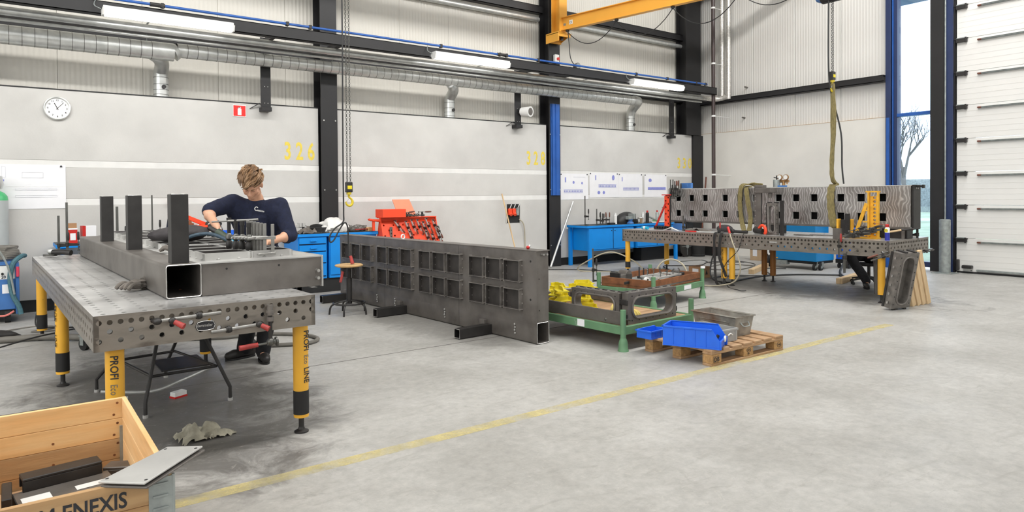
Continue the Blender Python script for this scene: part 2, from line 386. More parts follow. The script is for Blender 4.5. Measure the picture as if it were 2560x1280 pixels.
def painted_line(name, col):
    m = M(name, col, .6, var=.1, scale=9)
    nt = m.node_tree; N = nt.nodes; L = nt.links; b = N['Principled BSDF']; o = N['Material Output']
    t = N.new('ShaderNodeTexCoord'); n = N.new('ShaderNodeTexNoise'); n.inputs['Scale'].default_value = 3; n.inputs['Detail'].default_value = 9; n.inputs['Roughness'].default_value = .75
    L.new(t.outputs['Object'], n.inputs[0]); r = N.new('ShaderNodeValToRGB'); r.color_ramp.elements[0].position = .38; r.color_ramp.elements[1].position = .6
    r.color_ramp.elements[0].color = (.55, .55, .55, 1); r.color_ramp.elements[1].color = (.06, .06, .06, 1)
    L.new(n.outputs[0], r.inputs[0]); L.new(r.outputs[0], b.inputs['Alpha']); return m
MT['line'] = painted_line('worn_yellow_line', (.74, .64, .30))
def ground_marks():
    m = D.materials.new('angle_ground_steel'); m.use_nodes = True; nt = m.node_tree; N = nt.nodes; L = nt.links; b = N['Principled BSDF']
    t = N.new('ShaderNodeTexCoord'); mp = N.new('ShaderNodeMapping'); L.new(t.outputs['Object'], mp.inputs[0]); mp.inputs['Scale'].default_value = (1, 1, .5)
    w = N.new('ShaderNodeTexWave'); w.bands_direction = 'Y'; w.inputs['Scale'].default_value = 7.5; w.inputs['Distortion'].default_value = 16; w.inputs['Detail'].default_value = 2; w.inputs['Detail Scale'].default_value = .55
    L.new(mp.outputs[0], w.inputs[0]); r = N.new('ShaderNodeValToRGB'); r.color_ramp.elements[0].position = .55; r.color_ramp.elements[1].position = 1.0
    r.color_ramp.elements[0].color = (.36, .345, .335, 1); r.color_ramp.elements[1].color = (.66, .65, .64, 1); L.new(w.outputs['Fac'], r.inputs[0])
    n = N.new('ShaderNodeTexNoise'); n.inputs['Scale'].default_value = 2.5; n.inputs['Detail'].default_value = 5; L.new(t.outputs['Object'], n.inputs[0])
    r2 = N.new('ShaderNodeValToRGB'); r2.color_ramp.elements[0].position = .3; r2.color_ramp.elements[1].position = .7
    r2.color_ramp.elements[0].color = (.45, .42, .40, 1); r2.color_ramp.elements[1].color = (1.15, 1.15, 1.15, 1); L.new(n.outputs[0], r2.inputs[0])
    x = N.new('ShaderNodeMix'); x.data_type = 'RGBA'; x.blend_type = 'MULTIPLY'; x.inputs[0].default_value = 1; L.new(r.outputs[0], x.inputs[6]); L.new(r2.outputs[0], x.inputs[7])
    L.new(x.outputs[2], b.inputs['Base Color']); b.inputs['Metallic'].default_value = .6; b.inputs['Roughness'].default_value = .4
    return m
MT['ground'] = ground_marks()
def glass():
    m = D.materials.new('window_glass'); m.use_nodes = True; N = m.node_tree.nodes; L = m.node_tree.links; o = N['Material Output']
    N.remove(N['Principled BSDF']); tr = N.new('ShaderNodeBsdfTransparent'); gl = N.new('ShaderNodeBsdfGlossy'); gl.inputs['Roughness'].default_value = .02
    mx = N.new('ShaderNodeMixShader'); mx.inputs[0].default_value = .06; tr.inputs[0].default_value = (.88, .94, 1, 1)
    L.new(tr.outputs[0], mx.inputs[1]); L.new(gl.outputs[0], mx.inputs[2]); L.new(mx.outputs[0], o.inputs[0]); return m
MT['glass'] = glass()
# ================================================================== THE SHELL
YW = 11.07; XW = 14.25; ZC = 9.0
g = G().box(-10, 16.0, -12, 12.0, -.2, 0)
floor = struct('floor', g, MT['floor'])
ob('painted_line', G().box(.3, 8.05, 3.60, 3.705, .0005, .0015), MT['line'], floor, label='worn yellow line painted along the floor')
ob('floor_joint', G().box(-6, 9.5, 5.895, 5.907, .0003, .0012), M('joint_filler', (.14, .13, .12), .8), floor, label='dark saw-cut joint across the floor')
ceil_ = struct('ceiling')
for i in range(13):
    ob('roof_panel', G().box(-10+2*i, -8.02+2*i, -12, 11.6, 9.0, 9.15), MT['clad_y'], ceil_)
for i in range(6):
    g = G(); x = -6+4.93*i-.65
    for z0, z1 in ((8.55, 8.6), (8.95, 9.0)): g.box(x-.12, x+.12, -12, 11.3, z0, z1)
    g.box(x-.01, x+.01, -12, 11.3, 8.6, 8.95)
    if i != 4 or True: ob('roof_beam', g, MT['steel_dk'], ceil_)
ob('backing_sheet', G().box(-10, 14.6, 11.5, 11.6, 0, 9.1), MT['steel_dk'], ceil_)
ob('backing_sheet', G().box(14.5, 14.6, 6.53, 11.6, 0, 9.1), MT['steel_dk'], ceil_)
struct('wall_back', G().box(-10, 15, -12.2, -12, 0, 9.1), MT['conc2'])
struct('wall_near', G().box(-10.2, -10, -12, 11.6, 0, 9.1), MT['conc2'])
# ---- left wall
wl_ = struct('wall_left')
xs_bay = [(-9.95, -5.53), (-5.25, -.62), (-.34, 4.20), (4.52, 9.13), (9.44, 13.52)]
xs_bay[4] = (9.48, 13.86)
for a, b in xs_bay:
    for z0, z1 in ((.16, 1.415), (1.505, 1.935), (2.025, 2.98)):
        ob('concrete_panel', G().box(a, b, YW, YW+.24, z0, z1), MT['conc'], wl_, bev=.006)
    for z0, z1 in ((1.415, 1.505), (1.935, 2.025)):
        ob('joint_strip', G().box(a, b, YW+.002, YW+.2, z0, z1), MT['strip'], wl_)
    ob('plinth_strip', G().box(a, b, YW+.01, YW+.2, 0, .16), MT['black'], wl_)
    ob('coping', G().box(a, b, YW-.004, YW+.27, 2.98, 2.995), MT['steel_dk'], wl_)
x = -9.9; k = 0
seams = []
while x < 14.3:
    seams.append(x); x += 1.055
off = .592 - min(seams, key=lambda q: abs(q-.592))
seams = [s+off for s in seams]
for a in seams:
    b = min(a+1.0525, 14.45)
    if b-a > .1: ob('cladding_panel', G().box(a, b, 11.35, 11.45, 2.9, 9.1), MT['clad'], wl_, bev=.004)
for a, b in ((-9.95, 4.2), (4.52, 9.16), (9.44, 13.9)):
    for z0, z1 in ((3.80, 3.93), (5.34, 5.50), (7.2, 7.36)):
        g = G().box(a, b, 11.2, 11.212, z0, z1).box(a, b, 11.2, 11.345, z1-.012, z1).box(a, b, 11.2, 11.345, z0, z0+.012)
        ob('girt', g, MT['steel_dk'], wl_)
ob('warm_air_tube', G().cyl((4.6, 11.27, 5.22), (9.1, 11.27, 5.22), .05, n=14), MT['silver'], wl_, smooth=True)
ob('warm_air_tube', G().cyl((9.5, 11.27, 5.22), (13.8, 11.27, 5.22), .05, n=14), MT['silver'], wl_, smooth=True)
# ---- far end wall
wr = struct('wall_right')
ob('concrete_panel', G().box(XW, XW+.25, 6.53, 11.3, 0.0, 3.02), MT['conc2'], wr)
ob('coping', G().box(XW-.003, XW+.06, 6.53, 11.3, 3.02, 3.028), MT['card2'], wr)
for a, b in ((8.548, 9.602), (9.61, 10.66), (7.494, 8.54), (6.53, 7.486), (10.668, 11.35)):
    ob('cladding_panel', G().box(XW+.06, XW+.16, a, b, 3.02, 9.1), MT['clad_y'], wr, bev=.004)
ob('girt', G().box(14.1, 14.112, 6.52, 11.0, 3.73, 3.86).box(14.1, 14.3, 6.52, 11.0, 3.848, 3.86).box(14.1, 14.3, 6.52, 11.0, 3.73, 3.742), MT['steel_dk'], wr)
ob('girt', G().box(14.1, 14.112, 6.52, 11.0, 6.4, 6.53).box(14.1, 14.3, 6.52, 11.0, 6.518, 6.53), MT['steel_dk'], wr)
ob('cladding_panel', G().box(XW+.06, XW+.16, -12, 5.28, 7.2, 9.1), MT['clad_y'], wr)
ob('concrete_panel', G().box(XW, XW+.25, -12, -.35, 0, 7.2), MT['conc2'], wr)
ob('panel_above_window', G().box(XW+.06, XW+.16, 5.28, 6.53, 7.6, 9.1), MT['clad_y'], wr)
# window
win = struct('window_1')
fr = G()
for a, b, m_ in ((6.40, 6.52, 0), (5.46, 5.66, 0)): pass
ob('window_frame', G().box(XW-.06, XW+.14, 6.42, 6.52, 0, 7.6).box(XW-.0, XW+.16, 6.32, 6.42, 0, 7.6), MT['navy'], win, bev=.004)
ob('window_frame', G().box(XW-.04, XW-.005, 6.385, 6.40, 0, 7.6).box(XW-.07, XW-.06, 6.44, 6.50, 0, 3.0), MT['blue_prof_and_sheen'], win, label='bright blue edge profile')
ob('window_frame', G().box(XW-.10, XW+.14, 5.44, 5.68, 0, 7.6), MT['steel_dk'], win, bev=.004)
ob('transom', G().box(XW-.02, XW+.12, 5.68, 6.32, 3.005, 3.07), MT['blue_prof_and_sheen'], win, bev=.003)
ob('transom', G().box(XW-.02, XW+.12, 5.68, 6.32, .06, .16).box(XW-.02, XW+.12, 5.68, 6.32, 7.5, 7.6), MT['navy'], win)
ob('pane', G().box(XW+.04, XW+.05, 5.68, 6.32, .16, 3.005), MT['glass'], win)
ob('pane', G().box(XW+.04, XW+.05, 5.68, 6.32, 3.07, 7.5), MT['glass'], win)
# roller door
dr = struct('door_1')
for k in range(12):
    z0 = .03+.6165*k - (.0 if k else 0); z1 = z0+.611
    g = G().box(XW+.02, XW+.07, -.3, 5.27, z0, z1)
    for q in range(1, 6): g.box(XW+.017, XW+.021, -.3, 5.27, z0+q*.1, z0+q*.1+.003)
    ob('door_panel', g, MT['door'], dr, bev=.003)
for k in range(12):
    z = .61+.6165*k
    h = ob('hinge', G().box(XW-.035, XW+.015, 5.09, 5.27, z-.035, z+.035).box(XW-.045, XW-.03, 5.09, 5.12, z-.05, z+.05).cyl((XW-.02, 5.07, z+.028), (XW-.02, 5.3, z+.028), .012, n=8), MT['raw_dk'], dr, bev=.003)
    ob('hinge_plate', G().box(XW-.036, XW+.018, 5.12, 5.26, z+.035, z+.05), MT['galv'], h)
    s = ob('stiffening_rail', G().box(XW-.02, XW+.02, -.2, 4.86, z-.045, z-.02).prism([(XW-.04, z-.02), (XW-.02, z-.02), (XW-.02, z-.05)], -.2, 4.86, 'y'), MT['galv'], dr)
    ob('rail_tip', G().cb((XW-.01, 4.89, z-.033), (.045, .07, .03)), MT['brgrip'], s, bev=.008)
ob('door_jamb', G().box(XW+.075, XW+.14, 5.0, 5.46, 0, 7.4).box(XW-.02, XW+.07, 5.285, 5.45, 0, 7.4), MT['steel_dk'], dr)
ob('guide_rail', G().box(XW-.08, XW-.05, 5.30, 5.42, 0, 7.4), MT['navy'], dr)
ob('guide_rail', G().cyl((XW-.12, 5.41, 1.0), (XW-.12, 5.41, 7.4), .014, n=8), MT['galv'], dr)
ob('bottom_rubber', G().box(XW, XW+.08, -.3, 5.27, 0, .03), MT['black'], dr)
ob('bottom_bracket', G().box(XW-.09, XW+.01, 4.99, 5.15, .09, .15).cyl((XW-.06, 5.0, .07), (XW-.06, 5.0, .05), .012).box(XW-.09, XW+.01, 5.21, 5.25, .05, .25), MT['raw_dk'], dr, bev=.01)
ob('bottom_rail', G().box(XW-.03, XW+.02, -.2, 4.93, .05, .08), MT['galv'], dr)
# ---- columns
def column(x0, x1, z0, zt, yf=10.985, label=''):
    g = G().box(x0, x1, yf, yf+.022, z0, zt).box(x0, x1, yf+.30, yf+.322, z0, zt).box((x0+x1)/2-.007, (x0+x1)/2+.007, yf+.022, yf+.30, z0, zt)
    return g
trim1 = struct('trim_1', column(4.215, 4.500, 0, 9.0), MT['steel_dk'])
for z in (1.62, 2.78):
    for xx in (4.26, 4.46): ob('bolt', G().cyl((xx, 10.985, z), (xx, 10.972, z), .013, n=6), MT['edge'], trim1)
trim2 = struct('trim_2', column(9.145, 9.44, 0, 9.0), MT['steel_dk'])
ob('daylight_sheen', G().box(9.20, 9.40, 10.955, 10.985, 1.5, 3.42).box(9.17, 9.185, 10.965, 10.985, 1.5, 3.42).box(9.285, 9.30, 10.94, 10.955, 1.5, 3.42), MT['blue_prof_and_sheen'], trim2, label='blue daylight sheen on the column, shaped as a raised strip')  # reflected daylight on the column, modelled as blue strips
for z in (.45, 1.62, 2.78):
    for xx in (9.165, 9.425): ob('bolt', G().cyl((xx, 10.985, z), (xx, 10.972, z), .013, n=6), MT['edge'], trim2)
trim3 = struct('trim_3', column(13.56, 13.84, 2.98, 9.0).box(13.8, 14.14, 11.0, 11.3, 2.98, 9.0), MT['steel_dk'])
ob('corner_profile', G().box(13.86, 14.245, 11.02, 11.34, 0, 2.98), MT['steel_dk'], trim3)
struct('trim_4', column(-.63, -.34, 0, 9.0), MT['steel_dk'])
struct('trim_5', column(-5.53, -5.25, 0, 9.0), MT['steel_dk'])
# ---- outside the window
gr = M('frosty_grass', (.34, .42, .30), .9, var=.2, scale=.8)
struct('ground_outside', G().box(14.6, 90, -40, 90, -.3, -.05), gr)
ob('road', G().box(40, 44, -40, 90, -.05, -.04), M('pale_asphalt', (.5, .52, .55), .9), cat='road', label='pale road crossing the grass beyond the tall window')
rail = thing('guard_rail', 'steel guard rail beside the road beyond the tall window', 'guard rail', (39, 20, -.05))
ob('rail', G().box(-.05, 0, -60, 60, .5, .8), MT['galv'], rail)
for k in range(12): ob('post', G().box(0, .1, -22+4*k, -21.9+4*k, 0, .8), MT['galv'], rail)
bark = M('bare_bark', (.16, .15, .15), .9)
def tree(loc, h, seed, label):
    rnd = random.Random(seed); g = G()
    def br(p, d, L, r, lv):
        q = p+d*L; g.cyl(p, q, r, r*.6, n=4, caps=False)
        if lv == 0: return
        for k in range(3 if lv > 1 else 4):
            dd = (d+Vector((rnd.uniform(-.75, .75), rnd.uniform(-.75, .75), rnd.uniform(.0, .5)))).normalized()
            br(p+d*L*rnd.uniform(.45, 1), dd, L*rnd.uniform(.55, .8), r*.55, lv-1)
    br(Vector((0, 0, 0)), Vector((0, 0, 1)), h*.3, h*.018, 5)
    ob('bare_tree', g, bark, label=label, cat='tree', loc=loc)
tree((58, 25.2, -.05), 12, 3, 'bare tree beyond the tall window, its twigs reaching highest')
tree((64, 30, -.05), 8, 5, 'lower bare tree left of the tall one beyond the window')
ov = ob('entrance_canopy', G().prism([(15.9, 5.93), (16.9, 5.87), (16.9, 6.2), (15.9, 6.25)], 5.2, 8.2, 'y'), MT['blue_prof_and_sheen'], label='blue canopy edge outside at the top of the tall window', cat='canopy')
hedge = G()
for k in range(16): hedge.cb((80, -10+6*k, 1.2), (4, 6.2, 2.0+(k*37 % 5)*.35), (0, 0, .1*k))
struct('hedgerow', hedge, M('far_hedge', (.3, .33, .34), .9, var=.3))
# ================================================================== WELDING TABLES
def leg_local(p, x, y, zt, band=True, col='yellow', foot=.1, r=.047, txt=False, yb=.27, lab=None, side='f'):
    L_ = ob('leg', G().cyl((x, y, foot), (x, y, zt), r, n=20), MT[col], p, smooth=True, label=lab)
    if band: ob('black_band', G().cyl((x, y, foot+.02), (x, y, yb), r+.0015, n=20), MT['black'], L_, smooth=True)
    ob('adjustable_foot', G().cyl((x, y, .02), (x, y, foot), .017, n=12).lathe([(.045, 0), (.045, .008), (.022, .02), (.017, .035)], (x, y, 0), 16), MT['raw_dk'], L_, smooth=True)
    return L_
def welding_table(name, label, loc, rz, Wx, Ly, zt, ap, rows, pitch, ncy, ncx, group=None, hr=.0138):
    t = thing(name, label, 'table', loc, rz, group)
    ny, nx = round(Ly/pitch), round(Wx/pitch)
    py, px = Ly/ny, Wx/nx
    d = (rows[1]-rows[0])
    vb = [-ap]+[-(r_+d/2) for r_ in rows[::-1]]+[-(rows[0]-d/2), 0]
    def hf(i, j):
        if j == 0 or j == len(vb)-2: return False
        row = 3-j+0  # j=3 top row
        return True if j == 3 else ((i % 2 == 1) if j == 2 else (i % 2 == 0))
    ux = [px*i for i in range(nx+1)]; uy = [py*i for i in range(ny+1)]; T = .025
    def wall(O, U, N, us): 
        g = G().holes(us, vb, O, U, (0, 0, 1), N, hf, hr, T)
        U_ = Vector(U); N_ = Vector(N); O_ = Vector(O); Ln = us[-1]
        a, b = O_-N_*T, O_-N_*T+U_*Ln; z = Vector((0, 0, -ap))
        g.add([O_+z, O_+U_*Ln+z, b+z, a+z], [(0, 1, 2, 3)])
        g.add([O_, O_+z, a+z, a], [(0, 1, 2, 3)]); g.add([O_+U_*Ln, O_+U_*Ln+z, b+z, b], [(0, 1, 2, 3)])
        return g
    for nm, O, U, N, us in (('front', (0, 0, zt), (1, 0, 0), (0, -1, 0), ux), ('right', (Wx, 0, zt), (0, 1, 0), (1, 0, 0), uy), ('back', (Wx, Ly, zt), (-1, 0, 0), (0, 1, 0), ux), ('left', (0, Ly, zt), (0, -1, 0), (-1, 0, 0), uy)):
        ob('side_plate', wall(O, U, N, us), MT['table'], t)
    nu, nv = ncx, ncy
    g = G().holes([Wx*i/nu for i in range(nu+1)], [Ly*i/nv for i in range(nv+1)], (0, 0, zt+.0005), (1, 0, 0), (0, 1, 0), (0, 0, 1), lambda i, j: True, .0138, .02, n=10)
    ob('table_top', g, MT['tabletop'], t)
    for k in range(1, int(Ly/.8)+1): ob('rib', G().box(.03, Wx-.03, .8*k-.01-.3, .8*k+.01-.3, zt-ap*.8, zt-.022), MT['table'], t)
    return t
T1 = welding_table('welding_table', 'perforated steel welding table with yellow legs in the left foreground', (.353, 4.15, 0), rad(1.7), 1.2, 4.8, .885, .19, (.039, .088, .137), .05, 48, 12)
t1_legs = [(1.145, .11), (.11, .11), (.06, 2.39), (1.14, 2.39), (.07, 4.68), (1.14, 4.68)]
for k, (x, y) in enumerate(t1_legs):
    L_ = leg_local(T1, x, y, .70)
    if k in (0, 1, 2):
        an = {0: rad(-70), 1: rad(-108), 2: rad(-172)}[k]
        # lettering runs down the tube
        c = Vector((x, y, 0)); n_ = Vector((math.cos(an), math.sin(an), 0)); tdir = Vector((-n_.y, n_.x, 0))
        p0 = c+n_*.0478-tdir*.013; p0.z = .655
        text('lettering', 'PROFI', .056, MT['ink'], L_, basis(p0, (0, 0, -1), tdir), sx=.88, bold=.0008)
        p0.z = .50; text('lettering', 'Eco', .05, MT['hose'], L_, basis(p0, (0, 0, -1), tdir), sx=.8)
        p0.z = .42; text('lettering', 'LINE', .056, MT['ink'], L_, basis(p0, (0, 0, -1), tdir), sx=.88, bold=.0008)
# maker's plate on the front apron
mp_ = G(); hexa = [(-.055, 0), (-.045, .022), (-.012, .028), (.012, .028), (.045, .022), (.055, 0), (.055, -.004), (.045, -.026), (.012, -.03), (-.012, -.03), (-.045, -.026), (-.055, -.004)]
mp_.prism(hexa, -.003, 0, 'y'); pl = ob('maker_plate', mp_, MT['ink'], T1, label='dark hexagonal maker plate'); pl.location = (.55, 0, .772)
ob('plate_rim', G().tube([(a*.92, -.0035, b*.92) for a, b in hexa], .0018, 4, True), MT['raw_lt'], pl)
text('lettering', 'demmeler', .024, MT['raw_lt'], pl, basis((-.047, -.0032, -.006), (1, 0, 0), (0, 0, 1)), sx=.86)

T2 = welding_table('welding_table', 'long perforated welding table with mostly plain yellow legs at the back right', (9.49, 4.32, 0), rad(1.7), 1.32, 4.78, .85, .222, (.043, .098, .152), .0543, 44, 12, hr=.0168)
for x, y, band, c, lab in ((.06, 4.70, True, 'yellow', None), (1.2, 4.70, False, 'yellow', None), (.10, 2.62, False, 'yellow', None), (.10, 2.47, False, 'yellow', None),
                      (1.02, 2.45, False, 'yellow_dk', 'ochre leg stained brown'), (1.02, 2.29, False, 'yellow_dk', 'ochre leg stained brown'), (.07, .12, False, 'yellow', None), (1.24, .14, False, 'yellow', None)):
    L_ = leg_local(T2, x, y, .63, band, c, .11, lab=lab, yb=.24)
    if (x, y) == (.10, 2.62):
        text('lettering', 'PROFI LINE', .05, MT['ink'], L_, basis((x-.0475, y+.02, .60), (0, 0, -1), (0, -1, 0)), sx=.8)
ob('label_plate', G().box(-.003, 0, 1.62, 1.74, .745, .765), MT['raw_lt'], T2)
ob('label_plate', G().box(-.003, 0, 4.05, 4.13, .745, .752), MT['raw_lt'], T2)

# ================================================================== FACADE ELEMENTS (welded box sections with square openings)
def box_element(name, label, mat4, L, Wd, T, posts, pockets='frame', facemat='raw_lt', rows=((.325, .21), (.61, .22)), first=.216, group=None, flip=False, bodymat='raw', tube=.205):
    t = thing(name, label, 'steel element', group=group); t.matrix_world = mat4
    tb = tube; r = .018; w = .008
    # square tube along the first edge, open at the end
    def ringpts(s):
        o = []
        for cx, cy, a0 in ((tb-r, T-r, 0), (r, T-r, 90), (r, r, 180), (tb-r, r, 270)):
            for k in range(4):
                a = rad(a0+30*k); rr = r-s if r > s else .001; o.append((cx+rr*math.cos(a), cy+rr*math.sin(a)))
        return o
    po, pi_ = ringpts(0), ringpts(w); n = len(po); g = G(); vs = []
    for y in (0, L):
        vs += [(a, y, b) for a, b in po]+[(a, y, b) for a, b in pi_]
    fs = []
    for i in range(n):
        j = (i+1) % n
        fs += [(i, j, 2*n+j, 2*n+i), (n+j, n+i, 3*n+i, 3*n+j), (i, n+i, n+j, j), (2*n+j, 3*n+j, 3*n+i, 2*n+i)]
    g.add(vs, fs); ob('square_tube', g, MT[bodymat], t, smooth=True)
    ob('cut_edge', G().tube([((a+c)/2, -.0015, (b+d)/2) for (a, b), (c, d) in zip(po, pi_)], .0035, 4, True), MT['edge'], t)
    z0, z1 = T-.008, T+.0005
    cols = [first+.3*k+1.045*(g_) if False else first+1.03*g_+.303*k for g_ in range(4) for k in range(3)]
    if pockets == 'frame':
        ob('face_plate', G().box(tb-.02, Wd, .0, L, z0, z1), MT[facemat], t)
        for c in cols:
            for (w0, hh) in rows:
                g = G(); a0, a1, b0, b1, h, q = w0, w0+hh, c, c+.25, .046, .007
                for (x0, x1, y0, y1) in ((a0, a1, b0, b0+q), (a0, a1, b1-q, b1), (a0, a0+q, b0+q, b1-q), (a1-q, a1, b0+q, b1-q)): g.box(x0, x1, y0, y1, z1, z1+h)
                for (x, y) in ((a0, b0), (a1, b0), (a0, b1), (a1, b1)): g.cb((x, y, z1+h*.45), (.016, .016, h*.9), (0, 0, .78))
                for (x, y) in ((a0, c+.06), (a0, c+.19), (a0+hh*.3, b0), (a0+hh*.75, b0), (a0+hh*.3, b1), (a0+hh*.7, b1)): g.sphere((x, y, z1+.004), (.012, .012, .008), 6, 4)
                ob('pocket_shade_liner', G().box(w0+q, w0+hh-q, c+q, c+.25-q, z1, z1+.0015).box(w0+q, w0+q+.001, c+q, c+.25-q, z1, z1+h-.002).box(w0+hh-q-.001, w0+hh-q, c+q, c+.25-q, z1, z1+h-.002).box(w0+q, w0+hh-q, c+q, c+q+.001, z1, z1+h-.002).box(w0+q, w0+hh-q, c+.25-q-.001, c+.25-q, z1, z1+h-.002), MT['recess'], t)  # thin dark liners painting the shade inside each frame
                ob('pocket_frame', g, MT['raw_lt'] if facemat == 'raw_lt' else MT['raw_rim'], t)
    else:
        us = [0]; 
        for c in cols: us += [c, c+.12]
        us.append(L); vs_ = [tb-.02]
        for (w0, hh) in rows: vs_ += [w0, w0+.12]
        vs_.append(Wd); g = G()
        for i in range(len(us)-1):
            for j in range(len(vs_)-1):
                if i % 2 == 1 and j % 2 == 1: continue
                g.box(vs_[j], vs_[j+1], us[i], us[i+1], z0, z1)
        ob('face_plate', g, MT[facemat], t)
        ob('back_plate', G().box(tb, Wd, 0.004, L-.004, 0, .006), MT['black'], t)
        g = G()
        for c in cols:
            for (w0, hh) in rows:
                for (x0, x1, y0, y1) in ((w0, w0+.12, c, c+.004), (w0, w0+.12, c+.116, c+.12), (w0, w0+.004, c, c+.12), (w0+.116, w0+.12, c, c+.12)): g.box(x0, x1, y0, y1, z0-.03, z0)
        ob('opening_edges', g, MT['raw_lt'], t, kind='stuff')
    ob('end_plate', G().box(tb, Wd, .004, .014, 0, T-.008), MT[bodymat], t, bev=.002)
    ob('end_plate', G().box(tb, Wd, L-.014, L-.004, 0, T-.008), MT[bodymat], t)
    ob('edge_plate', G().box(Wd-.002, Wd+.008, -.012, L+.01, -.004, T+.004), MT['raw_lt'] if facemat != 'raw' else MT['raw'], t, bev=.002)
    for k in range(2): ob('stud', G().cyl((Wd-.035, -.035, T*.28+.05*k), (Wd-.035, .02, T*.28+.05*k), .011, n=10), MT['edge'], t, smooth=True)
    for fx in (.36, .70): ob('bolt_hole', G().cyl((Wd*fx, .0035, T*.78), (Wd*fx, .0025, T*.78), .007, n=10), MT['black'], t)
    for p_ in posts:
        y = p_; s = .1; q = .005; g = G(); h = .43
        for (x0, x1, y0, y1) in ((.05, .05+s, y, y+q), (.05, .05+s, y+s-q, y+s), (.05, .05+q, y+q, y+s-q), (.05+s-q, .05+s, y+q, y+s-q)): g.box(x0-.045*flip, x1-.045*flip, y0, y1, T, T+h)
        pb = ob('stub_post', g, MT['raw_dk'], t, bev=.002, label='dark square tube stub')
        ob('post_rim', G().tube([(.05-.045*flip+a*s, y+b*s, T+h) for a, b in ((.04, .04), (.96, .04), (.96, .96), (.04, .96))], .0035, 4, True), MT['edge'], pb)
    return t
mA = Matrix.Translation((.765, 4.55, .887)) @ Matrix.Rotation(rad(1.9), 4, 'Z')
SA = box_element('box_section_element', 'flat steel box element lying on the left table with three dark square posts', mA, 4.15, .985, .208, (.07, 1.55, 2.93), rows=((.262, .285), (.565, .265)), first=.16)
mB = Matrix.Translation((4.249+.085*2, 5.335, .004)) @ Matrix.Rotation(rad(3.9), 4, 'Z') @ Matrix.Rotation(rad(-90), 4, 'Y')
SB = box_element('box_section_element', 'dark steel box element standing on edge on the floor in the middle', mB, 4.3, .935, .17, (.72, 2.45, 3.98), facemat='raw', flip=True, tube=.215)
g = G()
for (x, y) in ((.83, .087), (.44, .091), (.83, 2.15), (.45, 2.16), (.84, 4.2)): g.cyl((x, y, .170), (x, y, .1713), .012, n=10)
ob('bolt_hole', g, MT['black'], SB, label='round bolt holes')
for y in (.33, 1.6, 2.73, 3.2):
    g = G()
    for k in range(4): g.sphere((.07+.03*k, y+.006*(k % 2), .176), (.014, .012, .01), 8, 5)
    ob('weld_studs', g, MT['edge'], SB)
for y in (.80, 2.55, 4.03): ob('bracket', G().box(.10, .15, y, y+.09, .17, .215), MT['raw'], SB, bev=.003)
for y in (1.32, 3.0): ob('sheet_seam', G().box(.02, .93, y, y+.004, .1702, .1712), MT['raw_dk'], SB)
# ground element on the back table
mC = Matrix.Translation((10.32, 4.30, .99)) @ Matrix.Rotation(rad(-90), 4, 'Y')
SCe = box_element('box_section_element', 'pale ground steel box element with square holes on the back table', mC, 4.32, .605, .22, (), pockets='holes', facemat='ground', rows=((.10, .12), (.38, .12)), first=.33, bodymat='raw', tube=.03)
ob('top_edge', G().box(.60, .617, 0, 4.32, .0, .222), MT['raw_lt'], SCe, bev=.004)
ob('bottom_edge', G().box(-.004, .03, 0, 4.32, .0, .222), MT['raw'], SCe, bev=.004)
ob('end_flange', G().box(.0, .62, -.03, -.005, -.02, .2), MT['raw_dk'], SCe, bev=.003)
ob('end_bracket', G().box(.585, .61, -.09, .06, .03, .10).box(.57, .62, -.11, -.08, .03, .08), MT['raw_dk'], SCe, bev=.003)
for k, (y0, y1) in enumerate(((4.36, 4.75), (6.3, 6.5), (8.2, 8.5))):
    ob('support_block', G().box(10.12, 10.3, y0, y1, .8505, .986).box(10.11, 10.13, y0-.01, y0+.01, .8505, .986), MT['raw_dk'], bev=.004,
       label=['dark steel block under the right end of the ground box element', 'dark steel block under the middle of the ground box element', 'dark steel block under the left end of the ground box element'][k], cat='support block', group='blocks under the ground element')
# packers that keep the flat element off the left table
for k, (x, y) in enumerate(((1.58, 4.60), (.9, 8.5))): pass
ob('packing_piece', G().box(1.655, 1.695, 4.52, 4.60, .8855, .8868), MT['edge'], label='thin bright packing piece under the right corner of the flat element', cat='shim')
# ================================================================== CLAMPS
def clamp(label, P, bar, arm, Lb=.32, reach=.10, grip='redgrip', slide=.55, turn=0, group=None, hang=0, w=.022, name='screw_clamp', round_=False, Lg=.10):
    """bar: direction of the rail, arm: direction of the jaws; the clamp's origin is the fixed-jaw end of the rail"""
    z = Vector(bar).normalized(); x = Vector(arm); x = (x-z*x.dot(z)).normalized(); y = z.cross(x)
    m = Matrix(((x.x, y.x, z.x, P[0]), (x.y, y.y, z.y, P[1]), (x.z, y.z, z.z, P[2]), (0, 0, 0, 1)))
    t = thing(name, label, 'clamp', group=group); t.matrix_world = m
    if round_: ob('rail', G().cyl((0, 0, 0), (0, 0, Lb), w*.55, n=12), MT['raw_lt'], t, smooth=True)
    else: ob('rail', G().box(-w/2, w/2, -w*.22, w*.22, 0, Lb), MT['chain'], t, bev=.001)
    ob('fixed_jaw', G().prism([(-.014, -.004), (reach, .0), (reach, .016), (.02, .024), (-.014, .024)], -.007, .007, 'y'), MT['chain'], t, bev=.002)
    s = Lb*slide
    sj = ob('sliding_jaw', G().prism([(-.018, s-.02), (-.018, s+.022), (.02, s+.02), (reach-.01, s+.01), (reach+.008, s-.004), (reach-.01, s-.018)], -.009, .009, 'y').cyl((-.0, 0, s-.022), (0, 0, s+.024), w*.75, n=10), MT['raw_dk'], t, bev=.002)
    ob('spindle', G().cyl((reach-.004, 0, s-.07), (reach-.004, 0, s+.06), .006, n=8).cyl((reach-.004, 0, s-.078), (reach-.004, 0, s-.066), .013, n=10), MT['chain'], t, smooth=True)
    h = G().lathe([(.009, 0), (.013, .01), (.0145, Lg*.5), (.013, Lg*.9), (.009, Lg)], (reach-.004, 0, s+.055), 10)
    ob('handle', h, MT[grip], t, smooth=True)
    return t
